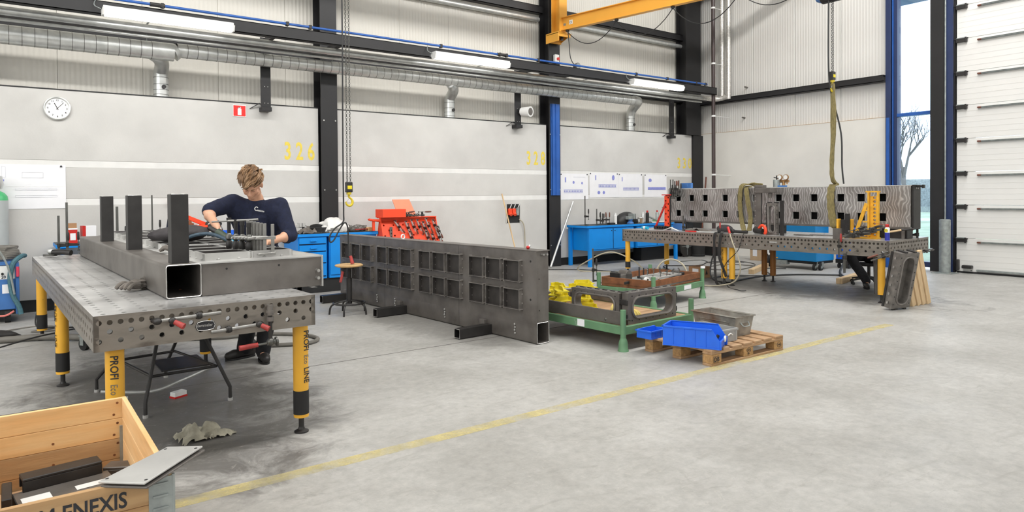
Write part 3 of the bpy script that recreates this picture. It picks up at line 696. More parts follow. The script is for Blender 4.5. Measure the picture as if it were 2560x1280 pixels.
# three clamps hanging in the front apron of the left table
U1 = Vector((math.cos(rad(1.7)), math.sin(rad(1.7)), 0)); N1 = Vector((math.sin(rad(1.7)), -math.cos(rad(1.7)), 0))
def on_apron(x, z, out=.03): return Vector((.353, 4.15, 0))+U1*x+N1*out+Vector((0, 0, z))
def apron_clamp(label, x0, z0, x1, z1, gx, gz, Lg=.06):
    t = thing('pipe_clamp', label, 'clamp', on_apron(x0, z0, .035)); 
    A = Vector((0, 0, 0)); B = on_apron(x1, z1, .035)-on_apron(x0, z0, .035); d = B.normalized()
    ob('rail', G().cyl(A+d*.03, B, .0105, n=14), MT['rod'], t, smooth=True)
    g = G()
    for q in (.62,): g.cyl(A+d*(B.length*q), A+d*(B.length*q+.03), .018, n=12)
    g.cyl(A+d*(B.length*.62+.008), A+d*(B.length*.62+.022), .021, n=12)
    ob('slide_collar', g, MT['raw_dk'], t, smooth=True)
    ob('elbow', G().sphere(A+d*.02, (.024, .03, .02), 12, 8).cyl(A+d*.02, A-N1*.05, .013, n=10), MT['raw_dk'], t, smooth=True)
    hp = on_apron(gx, gz, .06)-on_apron(x0, z0, .035); hd = (U1*.7+N1*.6+Vector((0, 0, -.45))).normalized()
    ob('screw_ring', G().sphere(hp-hd*.012, .020, 12, 8), MT['raw_dk'], t, smooth=True)
    ob('handle', G().cyl(hp, hp+hd*Lg, .0135, .017, n=12), MT['redgrip'], t, smooth=True)
apron_clamp('upper round-bar clamp with red grip on the left table apron', .275, .830, .625, .842, .375, .822)
apron_clamp('lower round-bar clamp with red grip on the left table apron', .865, .748, .570, .735, .845, .745, .05)
t = thing('vertical_clamp', 'upright clamp with long red handle hanging at the right of the left table apron', 'clamp', on_apron(.905, .845, .04))
g = G().cyl((0, 0, -.20), (0, 0, .0), .0115, n=12); ob('rail', g, MT['raw_dk'], t, smooth=True)
ob('head', G().cyl((0, 0, -.05), (0, 0, .012), .019, n=12).cyl((0, 0, -.035), (0, 0, -.02), .024, n=12).cyl((0, 0, -.085), (0, 0, -.06), .021, n=12).cyl((0, .05, .0), (0, 0, .0), .012, n=8), MT['raw'], t, smooth=True)
ob('lower_jaw', G().cyl((-.02, 0, -.215), (.045, 0, -.21), .016, n=12).sphere((0, 0, -.21), .024).cyl((.03, 0, -.212), (.04, 0, -.211), .028, n=12), MT['chain'], t, smooth=True)
ob('spindle', G().cyl((-.075, 0, -.218), (0, 0, -.214), .007, n=8), MT['chain'], t, smooth=True)
ob('handle', G().cyl((-.18, 0, -.225), (-.075, 0, -.218), .016, .014, n=12), MT['redgrip'], t, smooth=True)
# clamps stacked upright on the flat element
zA = 1.143
base = [(1.275, 5.12, .22, 0), (1.295, 5.02, .21, 1), (1.315, 4.93, .20, 2), (1.33, 4.82, .19, 3)]
for k, (x, y, h, q) in enumerate(base):
    t = thing('standing_clamp', ['leftmost', 'second', 'third', 'rightmost'][k]+' of the four dark upright screw clamps in front of the welder', 'clamp', (x, y, zA-.035), group='clamps on the flat element')
    ob('foot', G().cyl((0, 0, 0), (0, 0, .02), .022, n=12), MT['chain'], t, smooth=True)
    ob('handle', G().lathe([(.012, .02), (.022, .035), (.022, .08), (.014, .09)], (0, 0, 0), 12), MT['raw_dk'], t, smooth=True)
    ob('collar', G().lathe([(.014, .09), (.024, .1), (.024, .125), (.012, .14)], (0, 0, 0), 12), MT['chain'], t, smooth=True)
    ob('screw', G().cyl((0, 0, .14), (0, 0, h), .013, n=10).cyl((0, 0, h), (0, 0, h+.03), .017, n=8), MT['raw_dk'], t, smooth=True)
t = thing('spanner_bar', 'thin steel bar laid across the four upright clamps', 'bar', (1.15, 5.08, zA+.19))
ob('rod', G().cyl((0, 0, 0), (.28, -.13, .012), .006, n=8).cyl((.10, -.045, .004), (.28, -.13, .012), .009, n=10), MT['rod'], t, smooth=True)
for k in range(7):
    x = 1.345+.014*k+(.03 if k == 6 else 0); y = 4.90-.03*k
    t = thing('bar_clamp', 'grey flat-bar clamp standing in front of the welder, %s in the row' % ['first from left', 'second from left', 'third from left', 'fourth from left', 'third from right', 'second from right', 'rightmost'][k], 'clamp', (x, y, zA-.035), group='flat-bar clamps on the element')
    ob('rail', G().box(-.011, .011, -.004, .004, 0, .235-.004*k), MT['rod'], t, bev=.001)
    ob('jaw', G().prism([(-.115, .11), (.02, .105), (.02, .13), (-.11, .125)], -.006, .006, 'y'), MT['rod'], t, bev=.002)
    ob('jaw', G().prism([(-.10, .0), (.02, .0), (.02, .02), (-.10, .012)], -.006, .006, 'y'), MT['rod'], t, bev=.002)
# ================================================================== things on the left table
def glove(name, label, loc, rz, mat, s=1.0, cat='glove'):
    g = blob((0, 0, .035*s), (.11*s, .13*s, .075*s), 3, .35, 2.2)
    t = thing(name, label, cat, loc, rz)
    ob('palm', g, mat, t, smooth=True)
    for k in range(4):
        a = -.045+.028*k
        ob('finger', G().tube(spline([(a*s, .03*s, .03*s), (a*1.2*s, .085*s, (.045+.01*(k % 2))*s), (a*1.5*s+.01*s, .12*s, .018*s)], 4), [.017*s]*4+[.015*s]*4+[.011*s], 8), mat, t, smooth=True)
    ob('cuff', G().tube([(.0, -.04*s, .035*s), (.01*s, -.09*s, .045*s)], [.045*s, .052*s], 10), mat, t, smooth=True)
    return t
glove('work_glove', 'dirty grey leather glove crumpled beside the box element on the left table', (.70, 5.16, .888), rad(120), MT['glove'], .95)
t = thing('angle_grinder', 'dark angle grinder lying at the far left corner of the left table', 'power tool', (.40, 8.66, .888), rad(-40))
ob('body', G().tube(spline([(-.02, 0, .05), (.08, 0, .055), (.18, 0, .045)], 4), .03, 10), MT['raw_dk'], t, smooth=True)
ob('guard', G().cyl((-.05, 0, .012), (-.05, 0, .032), .065, n=18), MT['chain'], t, smooth=True)
ob('gear_head', G().sphere((-.045, 0, .06), (.035, .03, .03), 10, 8), MT['silver'], t, smooth=True)
t = thing('cushion', 'dark grey fabric bag lying behind the nearest square post on the element', 'bag', (1.12, 6.05, 1.147), rad(-25))
g = G().sphere((0, 0, .065), (.235, .15, .068), 22, 12); g.v = [(x, y, z+.012*math.sin(9*x)*math.cos(7*y) if z > .03 else max(z, .0)) for x, y, z in g.v]
ob('shell', g, MT['cushion'], t, smooth=True)
ob('end_cap', G().cyl((.215, .0, .06), (.25, .0, .06), .022, n=12), MT['silver'], t, smooth=True)
glove('work_glove', 'dirty glove on the element between the posts and the trays', (1.0, 5.55, 1.098), rad(70), MT['glove'], .8)
t = thing('welding_torch', 'blue grey welding torch hose arched on the element beside the welder', 'torch', (1.22, 5.75, 1.148))
ob('hose', G().tube(spline([(-.12, .10, .02), (-.03, .05, .06), (.06, .0, .07), (.13, -.05, .045), (.19, -.10, .012)]), .014, 8), MT['petrol_dk'], t, smooth=True)
ob('neck', G().tube([(.13, -.05, .045), (.21, -.11, .005)], [.013, .009], 8), MT['silver'], t, smooth=True)
# ================================================================== tubular trestle chair under the left table
t = thing('tubular_chair', 'dark tubular steel stool frame standing under the left table', 'stool', (1.0, 5.7, 0), 0)
r = .013
ft = [(-.26, -.48, 0), (.31, -.41, 0), (-.46, .46, 0), (.05, .60, 0)]
tp = [(-.14, -.25, .50), (.16, -.25, .50), (-.18, .22, .50), (.12, .22, .50)]
for k in range(4):
    a, b = Vector(ft[k]), Vector(tp[k]); kk = a+(b-a)*.18; kk.x = a.x-(.01 if k % 2 else -.01); 
    ob('leg', G().tube([a, (a.x, a.y, .10), b], r, 8), MT['raw_dk'], t, smooth=True)
    
    ob('foot_cap', G().cyl(a, a+Vector((0, 0, .02)), .018, n=10), MT['raw_lt'], t)
g = G()
for a, b in ((0, 1), (2, 3), (0, 2), (1, 3)): g.tube([tp[a], tp[b]], r*.9, 8)
ob('seat_frame', g, MT['raw_dk'], t, smooth=True)
ob('seat_plate', G().box(-.15, .13, -.22, .2, .505, .52), MT['raw_dk'], t, bev=.004)
def lerp(a, b, s): return Vector(a)+(Vector(b)-Vector(a))*s
g = G()
for a, b in ((0, 1), (2, 3), (0, 2), (1, 3)): g.tube([lerp(ft[a], tp[a], .5), lerp(ft[b], tp[b], .5)], r*.8, 8)
ob('stretcher', g, MT['raw_dk'], t, smooth=True)
ob('footrest_plate', G().box(-.12, .2, -.25, .15, .245, .255), MT['raw_dk'], t)
g = G().tube(spline([(-.5, -.25, .17), (-.2, -.30, .13), (.0, -.28, .17), (.2, -.3, .24)]), r*.9, 8)
ob('hoop', g, MT['silver'], t, smooth=True)
t = thing('tape_roll_box', 'small red and white packet on the floor under the left table', 'packet', (1.02, 5.62, .0), rad(25))
ob('packet', G().box(-.05, .05, -.03, .03, 0, .045), MT['whitep'], t, bev=.003); ob('red_edge', G().box(-.052, .052, -.032, .032, .0, .014), MT['red'], t)
# castor just visible behind the table corner
t = thing('castor_wheel', 'castor wheel on the floor behind the front left corner of the left table', 'castor', (.60, 7.95, 0), rad(30))
ob('wheel', G().cyl((-.02, 0, .06), (.02, 0, .06), .06, n=18), MT['black'], t, smooth=True)
ob('fork', G().box(-.03, -.024, -.02, .03, .05, .14).box(.024, .03, -.02, .03, .05, .14).box(-.04, .04, -.03, .04, .14, .15), MT['galv'], t)
# rag on the floor
def rag(name, label, loc, sx_, sy_, h, mat, seed, rz=0):
    n = 26; g = G(); vs = []; fs = []
    for i in range(n+1):
        for j in range(n+1):
            u, v = i/n-.5, j/n-.5; r_ = max(0, 1-(2*math.hypot(u, v))**2*.9)
            z = h*(.45+.9*noise.noise(Vector((u*3.2, v*3.2, seed)))+.30*noise.noise(Vector((u*7, v*7, seed+5))))*(r_**.5)
            k = 1+.35*noise.noise(Vector((u*3, v*3, seed+9)))
            vs.append((u*sx_*k, v*sy_*k, z+.002))
    for i in range(n):
        for j in range(n):
            if math.hypot((i+.5)/n-.5, (j+.5)/n-.5) < .5+.1*noise.noise(Vector((i*.3, j*.3, seed))): fs.append((i*(n+1)+j, (i+1)*(n+1)+j, (i+1)*(n+1)+j+1, i*(n+1)+j+1))
    g.add(vs, fs)
    o = ob(name, g, mat, label=label, cat='rag', loc=loc, rz=rz, smooth=True); return o
rag('crumpled_rag', 'crumpled dirty grey rag on the floor in front of the left table', (.93, 4.60, .001), .26, .24, .11, MT['ragm'], 2)
o = rag('crumpled_rag', 'flat torn tail of dirty rag to the right of the crumpled rag', (1.06, 4.56, .001), .19, .12, .05, MT['ragm'], 6, rad(-12))
# ================================================================== foreground crate
CR = thing('pallet_collar_crate', 'pine pallet-collar crate with black lettering in the bottom left corner', 'crate', (-.36, 2.64, 0))
cw, cd, th = .815, 1.16, .020
z0s = [.144+.0975*k for k in range(4)]
for k, z in enumerate(z0s):
    a, b = z+.0005, z+.0968
    up_ = k >= 2
    ob('board', G().box(0, cw, cd-th, cd, a, b), MT['pine' if up_ else 'pine_old'], CR, bev=.002)
    ob('board', G().box(0, cw, 0, th, a, b), MT['pine_old'], CR, bev=.002)
    ob('board', G().box(cw-th, cw, th+.001, cd-th-.001, a, b), MT['pine_y'], CR, bev=.002)
    ob('board', G().box(0, th, th+.001, cd-th-.001, a, b), MT['pine_y'], CR, bev=.002)
    for dx in (.05, .045, .06):
        pass
    for (x, zz) in ((cw-.055, a+.02), (cw-.04, a+.075), (cw-.30, a+.03)):
        ob('nail', G().cyl((x, cd-th-.001, zz), (x, cd-th, zz), .006, n=8), MT['rust'], CR)
ob('knot', G().cyl((0, 0, 0), (0, .001, 0), .02, n=16), M('pine_knot', (.42, .17, .06), .6, var=.3, scale=30), CR, label='oval brown knot'); CR.children[-1].location = (.50, cd-th-.0015, .475); CR.children[-1].scale = (1.5, 1, .9)
# galvanised corner hinges
for (x, y) in ((cw, 0), (cw, cd)):
    for kz in (0, 1):
        zz = .144+.195*kz; s_ = -1 if y == 0 else 1
        g = G().box(x-.0, x+.003, (0 if y == 0 else cd-.07), (.07 if y == 0 else cd), zz+.012, zz+.185)
        g.box(x-.075, x+.003, y-.003 if y == 0 else y, y if y == 0 else y+.003, zz+.012, zz+.185)
        for q in range(4): g.cb((x-.038, y+s_*.005, zz+.035+.043*q), (.05, .006, .008)).cyl((x+.003, .035 if y == 0 else cd-.035, zz+.035+.043*q), (x+.007, .035 if y == 0 else cd-.035, zz+.035+.043*q), .009, n=8)
        g.cyl((x+.003, y, zz+.005), (x+.003, y, zz+.19), .006, n=8)
        ob('hinge', g, MT['galv'], CR, bev=.001)
ob('corner_post', G().box(cw-th-.012, cw-th, cd-th-.012, cd-th, .18, .40), MT['galv'], CR)
for k in range(9): ob('deck_board', G().box(0+.004+.0905*k, .088+.0905*k, 0, cd, .122, .143), MT['pallet'], CR)
for k in range(3):
    for j in range(3): ob('pallet_block', G().box(.0+.36*k, .095+.36*k, .0+.53*j, .1+.53*j, .022, .122), MT['pallet_blk'], CR)
for k in range(3): ob('bottom_board', G().box(0+.36*k, .095+.36*k, 0, cd, 0, .021), MT['pallet'], CR)
text('lettering', 'OM ENEXIS', .075, MT['ink'], CR, basis((.378, -.0006, .450), (1, 0, .0), (0, 0, 1)), sx=.78, bold=.0015)
# steel inside and across the crate
for k, (x, y, z, L_, rzd) in enumerate(((.19, 3.24, .20, .40, 8), (.20, 3.02, .165, .42, 6))):
    pass
fl = ob('crate_filling', G().box(-.33, .42, 2.67, 3.77, .144, .19), MT['pallet'], label='flat wooden packing at the bottom of the crate', cat='packing')
def chan(label, loc, rz, L_, w, h, mat):
    t = thing('steel_channel', label, 'steel part', loc, rz)
    ob('web', G().box(0, L_, 0, w, h-.012, h), mat, t, bev=.003); ob('flange', G().box(0, L_, 0, .01, 0, h-.012), mat, t, bev=.002); ob('flange', G().box(0, L_, w-.01, w, 0, h-.012), mat, t, bev=.002)
    return t
chan('thick dark steel channel lying on top inside the crate', (.035, 3.46, .285), rad(7), .29, .09, .055, MT['raw_dk'])
chan('grey steel channel with tape labels under the dark channel in the crate', (.02, 3.30, .235), rad(7), .35, .18, .05, MT['raw'])
chan('short dark steel piece behind the channels in the crate', (.33, 3.58, .22), rad(-30), .12, .08, .06, MT['raw'])
ob('end_stop', G().box(-.035, .0, 3.30, 3.50, .191, .33), MT['raw_dk'], label='black upright steel block at the left end of the channels in the crate', cat='steel part', bev=.003)
ob('tape_label', G().cb((.27, 3.385, .2865), (.11, .05, .001), (0, 0, rad(7))), MT['whitep'], label='white tape label on the right end of the grey channel', cat='label')
ob('tape_label', G().cb((.08, 3.36, .2865), (.10, .075, .001), (0, 0, rad(7))), MT['whitep'], label='white tape label on the left end of the grey channel', cat='label')
t = thing('steel_plate', 'pale steel plate with corner holes resting on the crate edge', 'steel part')
a, b, c, d = Vector((.478, 2.857, .548)), Vector((.582, 2.76, .556)), Vector((.352, 2.527, .552)), Vector((.232, 2.655, .545))
up3 = (b-a).cross(d-a).normalized(); up3 = up3 if up3.z > 0 else -up3
g = G(); vs = [a, b, c, d]+[p+up3*.007 for p in (a, b, c, d)]
g.add(vs, [(0, 1, 2, 3), (7, 6, 5, 4), (0, 4, 5, 1), (1, 5, 6, 2), (2, 6, 7, 3), (3, 7, 4, 0)]); ob('plate', g, MT['raw_lt'], t, bev=.0015)
g = G(); off = up3*-.014; vs = [p+off for p in (a, b, c, d)]+[p+off+up3*.007 for p in (a, b, c, d)]
vs = [v+(b-a)*.06 for v in vs]; g.add(vs, [(0, 1, 2, 3), (7, 6, 5, 4), (0, 4, 5, 1), (1, 5, 6, 2), (2, 6, 7, 3), (3, 7, 4, 0)]); ob('lower_plate', g, MT['raw'], t, bev=.0015)
cen = (a+b+c+d)/4; g = G()
for p in (a, b, c, d):
    q = p+(cen-p).normalized()*.028+up3*.0075; g.cyl(q, q-up3*.001, .006, n=10)
ob('corner_holes', g, MT['black'], t)
# ================================================================== WORKBENCHES
def bench(label, loc, W_, Dp, H, units, group=None, legs=(), mat='blue', z0=.22, plinth=True, back=True):
    t = thing('workbench', label, 'workbench', loc, 0, group)
    ob('worktop', G().box(-.06, W_, -.02, Dp, H-.045, H), MT[mat], t, bev=.003)
    ob('top_sheet', G().box(-.055, W_-.005, -.015, Dp-.005, H, H+.003), MT['raw_dk'], t)
    for (x0, x1, kind) in units:
        ob('cabinet_body', G().box(x0, x1, .02, Dp-.03, z0, H-.045), MT[mat], t, bev=.003)
        if kind == 'drawers':
            zz = [H-.065, H-.13, H-.135, H-.245, H-.255, H-.445, H-.46, H-.69]
            for k in range(4):
                zt, zb = zz[2*k], zz[2*k+1]
                if k == 0: zt, zb = H-.06, H-.155
                if k == 1: zt, zb = H-.175, H-.27
                if k == 2: zt, zb = H-.29, H-.455
                if k == 3: zt, zb = H-.475, H-.66
                d_ = ob('drawer', G().box(x0+.015, x1-.015, -.005, .02, zb, zt), MT[mat], t, bev=.003)
                ob('drawer_gap', G().box(x0+.02, x1-.02, .012, .0195, zb-.014, zb), MT['black'], t)
                if k < 2: ob('handle', G().box((x0+x1)/2-.05, (x0+x1)/2+.05, -.03, -.005, (zb+zt)/2-.012, (zb+zt)/2+.012), MT[mat], d_, bev=.004)
        if kind == 'doors':
            w = (x1-x0)/2
            for k in range(2):
                d_ = ob('door', G().box(x0+.012+w*k, x0+w-.008+w*k, .003, .02, z0+.03, H-.07), MT[mat], t, bev=.003)
                ob('lock', G().cyl((x0+w+(-.05 if k == 0 else .05), -.004, H-.12), (x0+w+(-.05 if k == 0 else .05), .004, H-.12), .012, n=10), MT['black'], d_)
            ob('door_gap', G().box(x0+w-.008, x0+w+.012, .012, .0195, z0+.03, H-.07), MT['black'], t)
    for (x, y) in legs: ob('leg', G().box(x, x+.075, y, y+.06, 0, H-.045), MT[mat], t, bev=.003)
    return t
B1 = bench('blue workbench with drawers and a white cloth between the welder and the red rack', (3.585, 10.34, 0), 1.325, .70, .93, [(0, .46, 'drawers'), (.50, 1.0, 'door1'), (1.01, 1.31, 'plain')])
ob('door', G().box(.515, .985, .003, .02, .27, .86), MT['blue'], B1, bev=.003)
ob('skirt', G().box(0, 1.31, .05, .07, 0, .22), MT['black'], B1)
ob('leg', G().box(0, .06, .05, .12, 0, .22), MT['black'], B1); ob('leg', G().box(1.25, 1.31, .05, .12, 0, .22), MT['black'], B1)
B2 = bench('blue workbench with two doors under the pinned drawings', (9.66, 10.36, 0), 2.86, .62, .86, [(.08, 1.35, 'doors'), (1.45, 2.75, 'doors')], legs=((.02, .0), (-.02, .56), (2.72, .0), (2.72, .56)), z0=.33)
ob('dark_cabinet_back', G().box(1.9, 2.7, .3, .55, 0, .33), MT['black'], B2)
B3 = bench('blue workbench mostly hidden behind the flat element', (.55, 10.36, 0), 2.2, .64, .92, [(1.2, 2.1, 'doors')], legs=((.0, .0), (.0, .56), (2.1, 0), (2.1, .56)), z0=.33)
# things on bench 1
ob('white_cloth', blob((0, 0, .075), (.46, .36, .30), 11, .35, 1.6, 30, 20), MT['whiterag'], label='bunched white cloth on the blue drawer bench', cat='cloth', loc=(4.27, 10.62, .934), smooth=True)
rag('dark_glove_heap', 'dark crumpled gloves at the left end of the drawer bench', (3.78, 10.50, .934), .34, .26, .13, MT['glove'], 4)
t = thing('cable_coil', 'dark coiled cable left of the white cloth on the drawer bench', 'cable', (3.98, 10.55, .934))
g = G()
for k in range(6):
    g.tube([(.11*math.cos(a/16*2*PI)*(1+.05*k), .09*math.sin(a/16*2*PI), .02+.012*k+.05*max(0, math.sin(a/16*2*PI))) for a in range(16)], .007, 6, True)
ob('coil', g, MT['cable'], t, smooth=True)
t = thing('cable_coil', 'dark tangled cable right of the white cloth on the drawer bench', 'cable', (4.62, 10.55, .934))
g = G()
for k in range(6):
    g.tube([(.13*math.cos(a/16*2*PI+.3*k)*(1+.04*k), .08*math.sin(a/16*2*PI), .02+.014*k+.02*math.cos(3*a)) for a in range(16)], .006, 6, True)
ob('coil', g, MT['hose'], t, smooth=True)
t = thing('bench_vice', 'grey vice and steel bars at the far left of the drawer bench', 'vice', (3.62, 10.72, .934))
ob('base', G().lathe([(.07, 0), (.06, .03), (.035, .05), (.05, .08)], (0, 0, 0), 14), MT['raw'], t, smooth=True)
ob('jaw', G().box(-.06, .14, -.04, .04, .08, .13).box(.10, .14, -.06, .06, .09, .16), MT['raw_lt'], t, bev=.004)
ob('jaw', G().box(.15, .19, -.06, .06, .09, .16), MT['raw_lt'], t, bev=.004); ob('bar', G().cyl((.22, -.08, .1), (.22, .08, .12), .008, n=8), MT['edge'], t)
ob('steel_tube', G().cyl((3.80, 10.72, .934), (3.80, 10.72, 1.09), .022, n=12), MT['raw_dk'], label='short dark tube standing on the drawer bench by the vice', cat='tube', smooth=True)
for k, (x0, y0, x1, y1, c) in enumerate(((4.45, 10.52, 4.88, 10.58, 'raw_dk'), (4.48, 10.60, 4.90, 10.68, 'raw_dk'), (4.55, 10.42, 4.80, 10.44, 'redgrip'), (4.1, 10.40, 4.35, 10.44, 'raw_lt'), (4.6, 10.76, 4.88, 10.82, 'raw'))):
    ob('steel_bar', G().bar((x0, y0, .945+.012*(k % 3)), (x1, y1, .947+.012*(k % 3)), .028, .018), MT[c], label=['near dark flat bar lying at the right end of the drawer bench', 'far dark flat bar lying at the right end of the drawer bench', 'short red-handled tool on the drawer bench', 'pale small bar in front of the white cloth', 'rearmost grey bar at the right end of the drawer bench'][k], cat='bar', bev=.002)
ob('wood_block', G().cb((4.84, 10.47, .965), (.14, .08, .06), (0, 0, .2)), MT['pine'], label='small pale wooden block on the drawer bench beside the red rack', cat='wood block', bev=.003)
# things on bench 3 (behind the element)
def boxthing(name, label, cat, loc, d, mat, rz=0, extra=None):
    t = thing(name, label, cat, loc, rz); ob('body', G().box(-d[0]/2, d[0]/2, -d[1]/2, d[1]/2, 0, d[2]), MT[mat], t, bev=.004); return t
t = boxthing('electrode_box', 'tall red and white open box behind the left table', 'box', (.685, 10.55, .925), (.10, .10, .18), 'red'); ob('label', G().box(-.03, .03, -.053, -.05, .04, .13), MT['white'], t); ob('flap', G().box(-.05, .05, .045, .05, .18, .26), MT['card'], t); ob('white_rim', G().box(-.051, .051, -.051, .051, .178, .195), MT['white'], t)
t = boxthing('ring_binder', 'white box with red spine left of the first square post', 'box', (.865, 10.6, .925), (.16, .1, .22), 'white', .2); ob('spine', G().box(-.082, -.045, -.052, .052, 0, .222), MT['red'], t)
t = boxthing('small_red_box', 'small red box between the first and second square posts', 'box', (1.50, 10.6, .925), (.07, .07, .10), 'red')
t = boxthing('white_jar', 'white jar with dark lid between the first and second square posts', 'jar', (1.58, 10.55, .925), (.07, .07, .12), 'whitep'); ob('lid', G().box(-.035, .035, -.035, .035, .12, .135), MT['black'], t)
t = thing('tool_case', 'open dark case with orange lid between the second and third square posts', 'tool case', (2.06, 10.52, .965), .08)
ob('body', G().prism([(-.20, 0), (.20, 0), (.23, .115), (-.23, .115)], -.13, .13, 'y'), MT['navyplastic'], t, bev=.006)
ob('rim', G().box(-.235, .235, -.135, .135, .115, .15), MT['orange'], t, bev=.005)
ob('lid', G().cb((.08, .08, .235), (.46, .03, .06), (0, rad(24), 0)), MT['orange'], t, bev=.006)
ob('contents', G().cb((-.02, .02, .18), (.14, .1, .07)).cb((.06, .0, .16), (.04, .04, .04)), MT['rust'], t, bev=.004)
text('lettering', 'REXPAND', .022, MT['galv'], t, basis((-.10, -.1312, .05), (1, 0, 0), (0, 0, 1)))
boxthing('blue_tray', 'blue plastic tray under the tool case', 'tray', (2.08, 10.5, .925), (.26, .16, .036), 'binblue')
t = thing('dark_jacket', 'dark cloth hanging behind the second square post', 'cloth', (1.86, 10.6, .925))
ob('cloth', G().prism([(-.08, 0), (.16, 0), (.12, .05), (.03, .32), (-.03, .34)], -.05, .05, 'y'), MT['navycloth'], t, bev=.02)
t = thing('blue_crate_small', 'small blue plastic crate behind the welder\'s tool hand', 'crate', (2.62, 10.5, .925)); 
for a in ((-.12, .12, -.1, -.095), (-.12, .12, .095, .1), (-.12, -.115, -.095, .095), (.115, .12, -.095, .095)): ob('side', G().box(*a, 0, .10), MT['binblue'], t)
ob('bottom', G().box(-.115, .115, -.095, .095, 0, .005), MT['binblue'], t)
t = thing('cable_reel', 'dark round respirator with hose beside the welder\'s arm', 'respirator', (2.40, 10.48, .925))
g = G().tube([(.10*math.cos(a/18*2*PI), .0, .20+.045*math.sin(a/18*2*PI)) for a in range(18)], .016, 8, True)
ob('ring', g, MT['cable'], t, smooth=True); ob('shell', G().sphere((0, .02, .11), (.13, .08, .10), 14, 8), MT['raw_dk'], t, smooth=True); ob('filter', G().cyl((-.14, -.04, .08), (-.08, -.04, .08), .035, n=12), MT['red'], t)
for k, (x, h, c, l) in enumerate(((2.18, .20, 'redgrip', 'red-gripped tool standing left of the respirator'), (2.24, .12, 'red', 'small red bottle left of the respirator'), (2.48, .15, 'orange', 'orange tube right of the respirator'), (2.33, .11, 'whitep', 'small white bottle in front of the respirator'))):
    t = thing('small_bottle', l, 'bottle', (x, 10.42, .925)); ob('body', G().lathe([(.02, 0), (.022, .01), (.022, h*.7), (.01, h*.82)], (0, 0, 0), 12), MT[c], t, smooth=True); ob('cap', G().cyl((0, 0, h*.8), (0, 0, h), .012, n=10), MT['whitep' if c != 'whitep' else 'red'], t)
# upright clamps parked at the far end of the left table / bench
clamp('left upright bar clamp behind the left table corner', (.50, 9.9, .80), (0, 0, 1), (1, 0, 0), .50, .10, 'raw_dk', .28, w=.026)
clamp('taller upright bar clamp right of the left one behind the left table', (.585, 9.9, .80), (0, 0, 1), (1, 0, 0), .66, .12, 'raw_dk', .22, w=.026)
clamp('upright bar clamp left of the first square post', (1.13, 10.0, .82), (0, 0, 1), (1, 0, 0), .58, .1, 'raw_dk', .3, w=.03)
clamp('thin upright bar clamp between the first two square posts', (1.60, 10.45, .925), (0, 0, 1), (1, 0, 0), .62, .1, 'raw_dk', .2, w=.02)
t = thing('clamp_shelf', 'dark steel shelf with a heap of clamps behind the left table', 'shelf', (.55, 9.75, 0))
ob('shelf_plate', G().box(-.12, .75, -.05, .4, .78, .80), MT['raw_dk'], t); 
for x, y in ((-.1, 0), (.7, 0), (-.1, .35), (.7, .35)): ob('leg', G().box(x, x+.03, y-.03, y, 0, .78), MT['raw_dk'], t)
for k in range(5):
    clamp('dark screw clamp in the heap behind the left table, %s' % ['lowest', 'second from below', 'in the middle', 'second from top', 'topmost'][k], (.70+.05*(k % 2), 9.84+.03*k, .825+.045*k), (1, .2*(k % 3-1), .05), (0, -1, .2), .30, .07, 'raw_dk', .5, w=.03, group='heaped clamps')
# ================================================================== RED CLAMP RACK
RK = thing('clamp_rack', 'orange-red perforated clamp rack trolley against the wall', 'rack', (4.92, 10.30, 0))
sl = .30/1.03
us = [.0+.0875*k for k in range(13)]; vs_ = [.09*k for k in range(12)]
n_ = Vector((0, -1.03, .30)).normalized(); v_ = Vector((0, .30, 1.03)).normalized()
g = G().holes(us, vs_, (0, -.34, .12), (1, 0, 0), v_, n_, lambda i, j: (i+j) % 2 == 0, .016, .01, n=10)
ob('front_panel', g, MT['orange'], RK)
ob('side_panel', G().prism([(-.335, .12), (.3, .12), (.0, 1.145), (-.04, 1.145)], 0, .012, 'x'), MT['orange'], RK)
ob('side_panel', G().prism([(-.335, .12), (.3, .12), (.0, 1.145), (-.04, 1.145)], 1.04, 1.052, 'x'), MT['orange'], RK)
ob('back_panel', G().prism([(.28, .12), (.3, .12), (.0, 1.145), (-.02, 1.145)], 0.012, 1.04, 'x'), MT['orange'], RK)
ob('top_tray', G().box(0, 1.05, -.055, .10, 1.145, 1.157), MT['orange'], RK, bev=.002)
ob('push_handle', G().tube([(.0, -.03, 1.10), (-.20, -.03, 1.13), (-.20, -.03, 1.14)], .02, 8).box(-.14, .0, -.05, .05, 1.10, 1.13).box(-.13, -.09, -.03, .0, .94, 1.1), MT['orange'], RK, smooth=False, bev=.004)
for x in (.08, .97):
    for y in (-.26, .22):
        c_ = ob('castor', G().cyl((x-.018, y, .05), (x+.018, y, .05), .05, n=14), MT['black'], RK, smooth=True)
        ob('fork', G().box(x-.03, x+.03, y-.02, y+.02, .10, .12), MT['galv'], c_)
ob('chest', G().box(0, .42, -.16, .12, 0, .135), MT['orange'], label='small orange-red box on the left of the clamp rack top', cat='box', bev=.003, loc=(4.90, 10.28, 1.158))
ob('board', G().prism([(0, 0), (.34, .0), (.23, .30), (-.09, .30)], 0, .012, 'y', Matrix.Rotation(rad(-12), 4, 'X')), MT['salmon'], label='pale orange board leaning up on the clamp rack', cat='board', loc=(5.28, 10.30, 1.158))
def on_panel(u, z, out=.03): 
    s = (z-.12)/v_.z; return Vector((4.92+u, 10.30-.34, .12))+v_*s+n_*out
clab = ['upper left large', 'third from left in the upper', 'fourth from left in the upper', 'middle of the upper', 'fourth from right in the upper', 'third from right in the upper', 'second from right in the upper', 'rightmost of the upper', 'leftmost of the lower', 'second from left in the lower', 'second from right in the lower', 'rightmost of the lower']
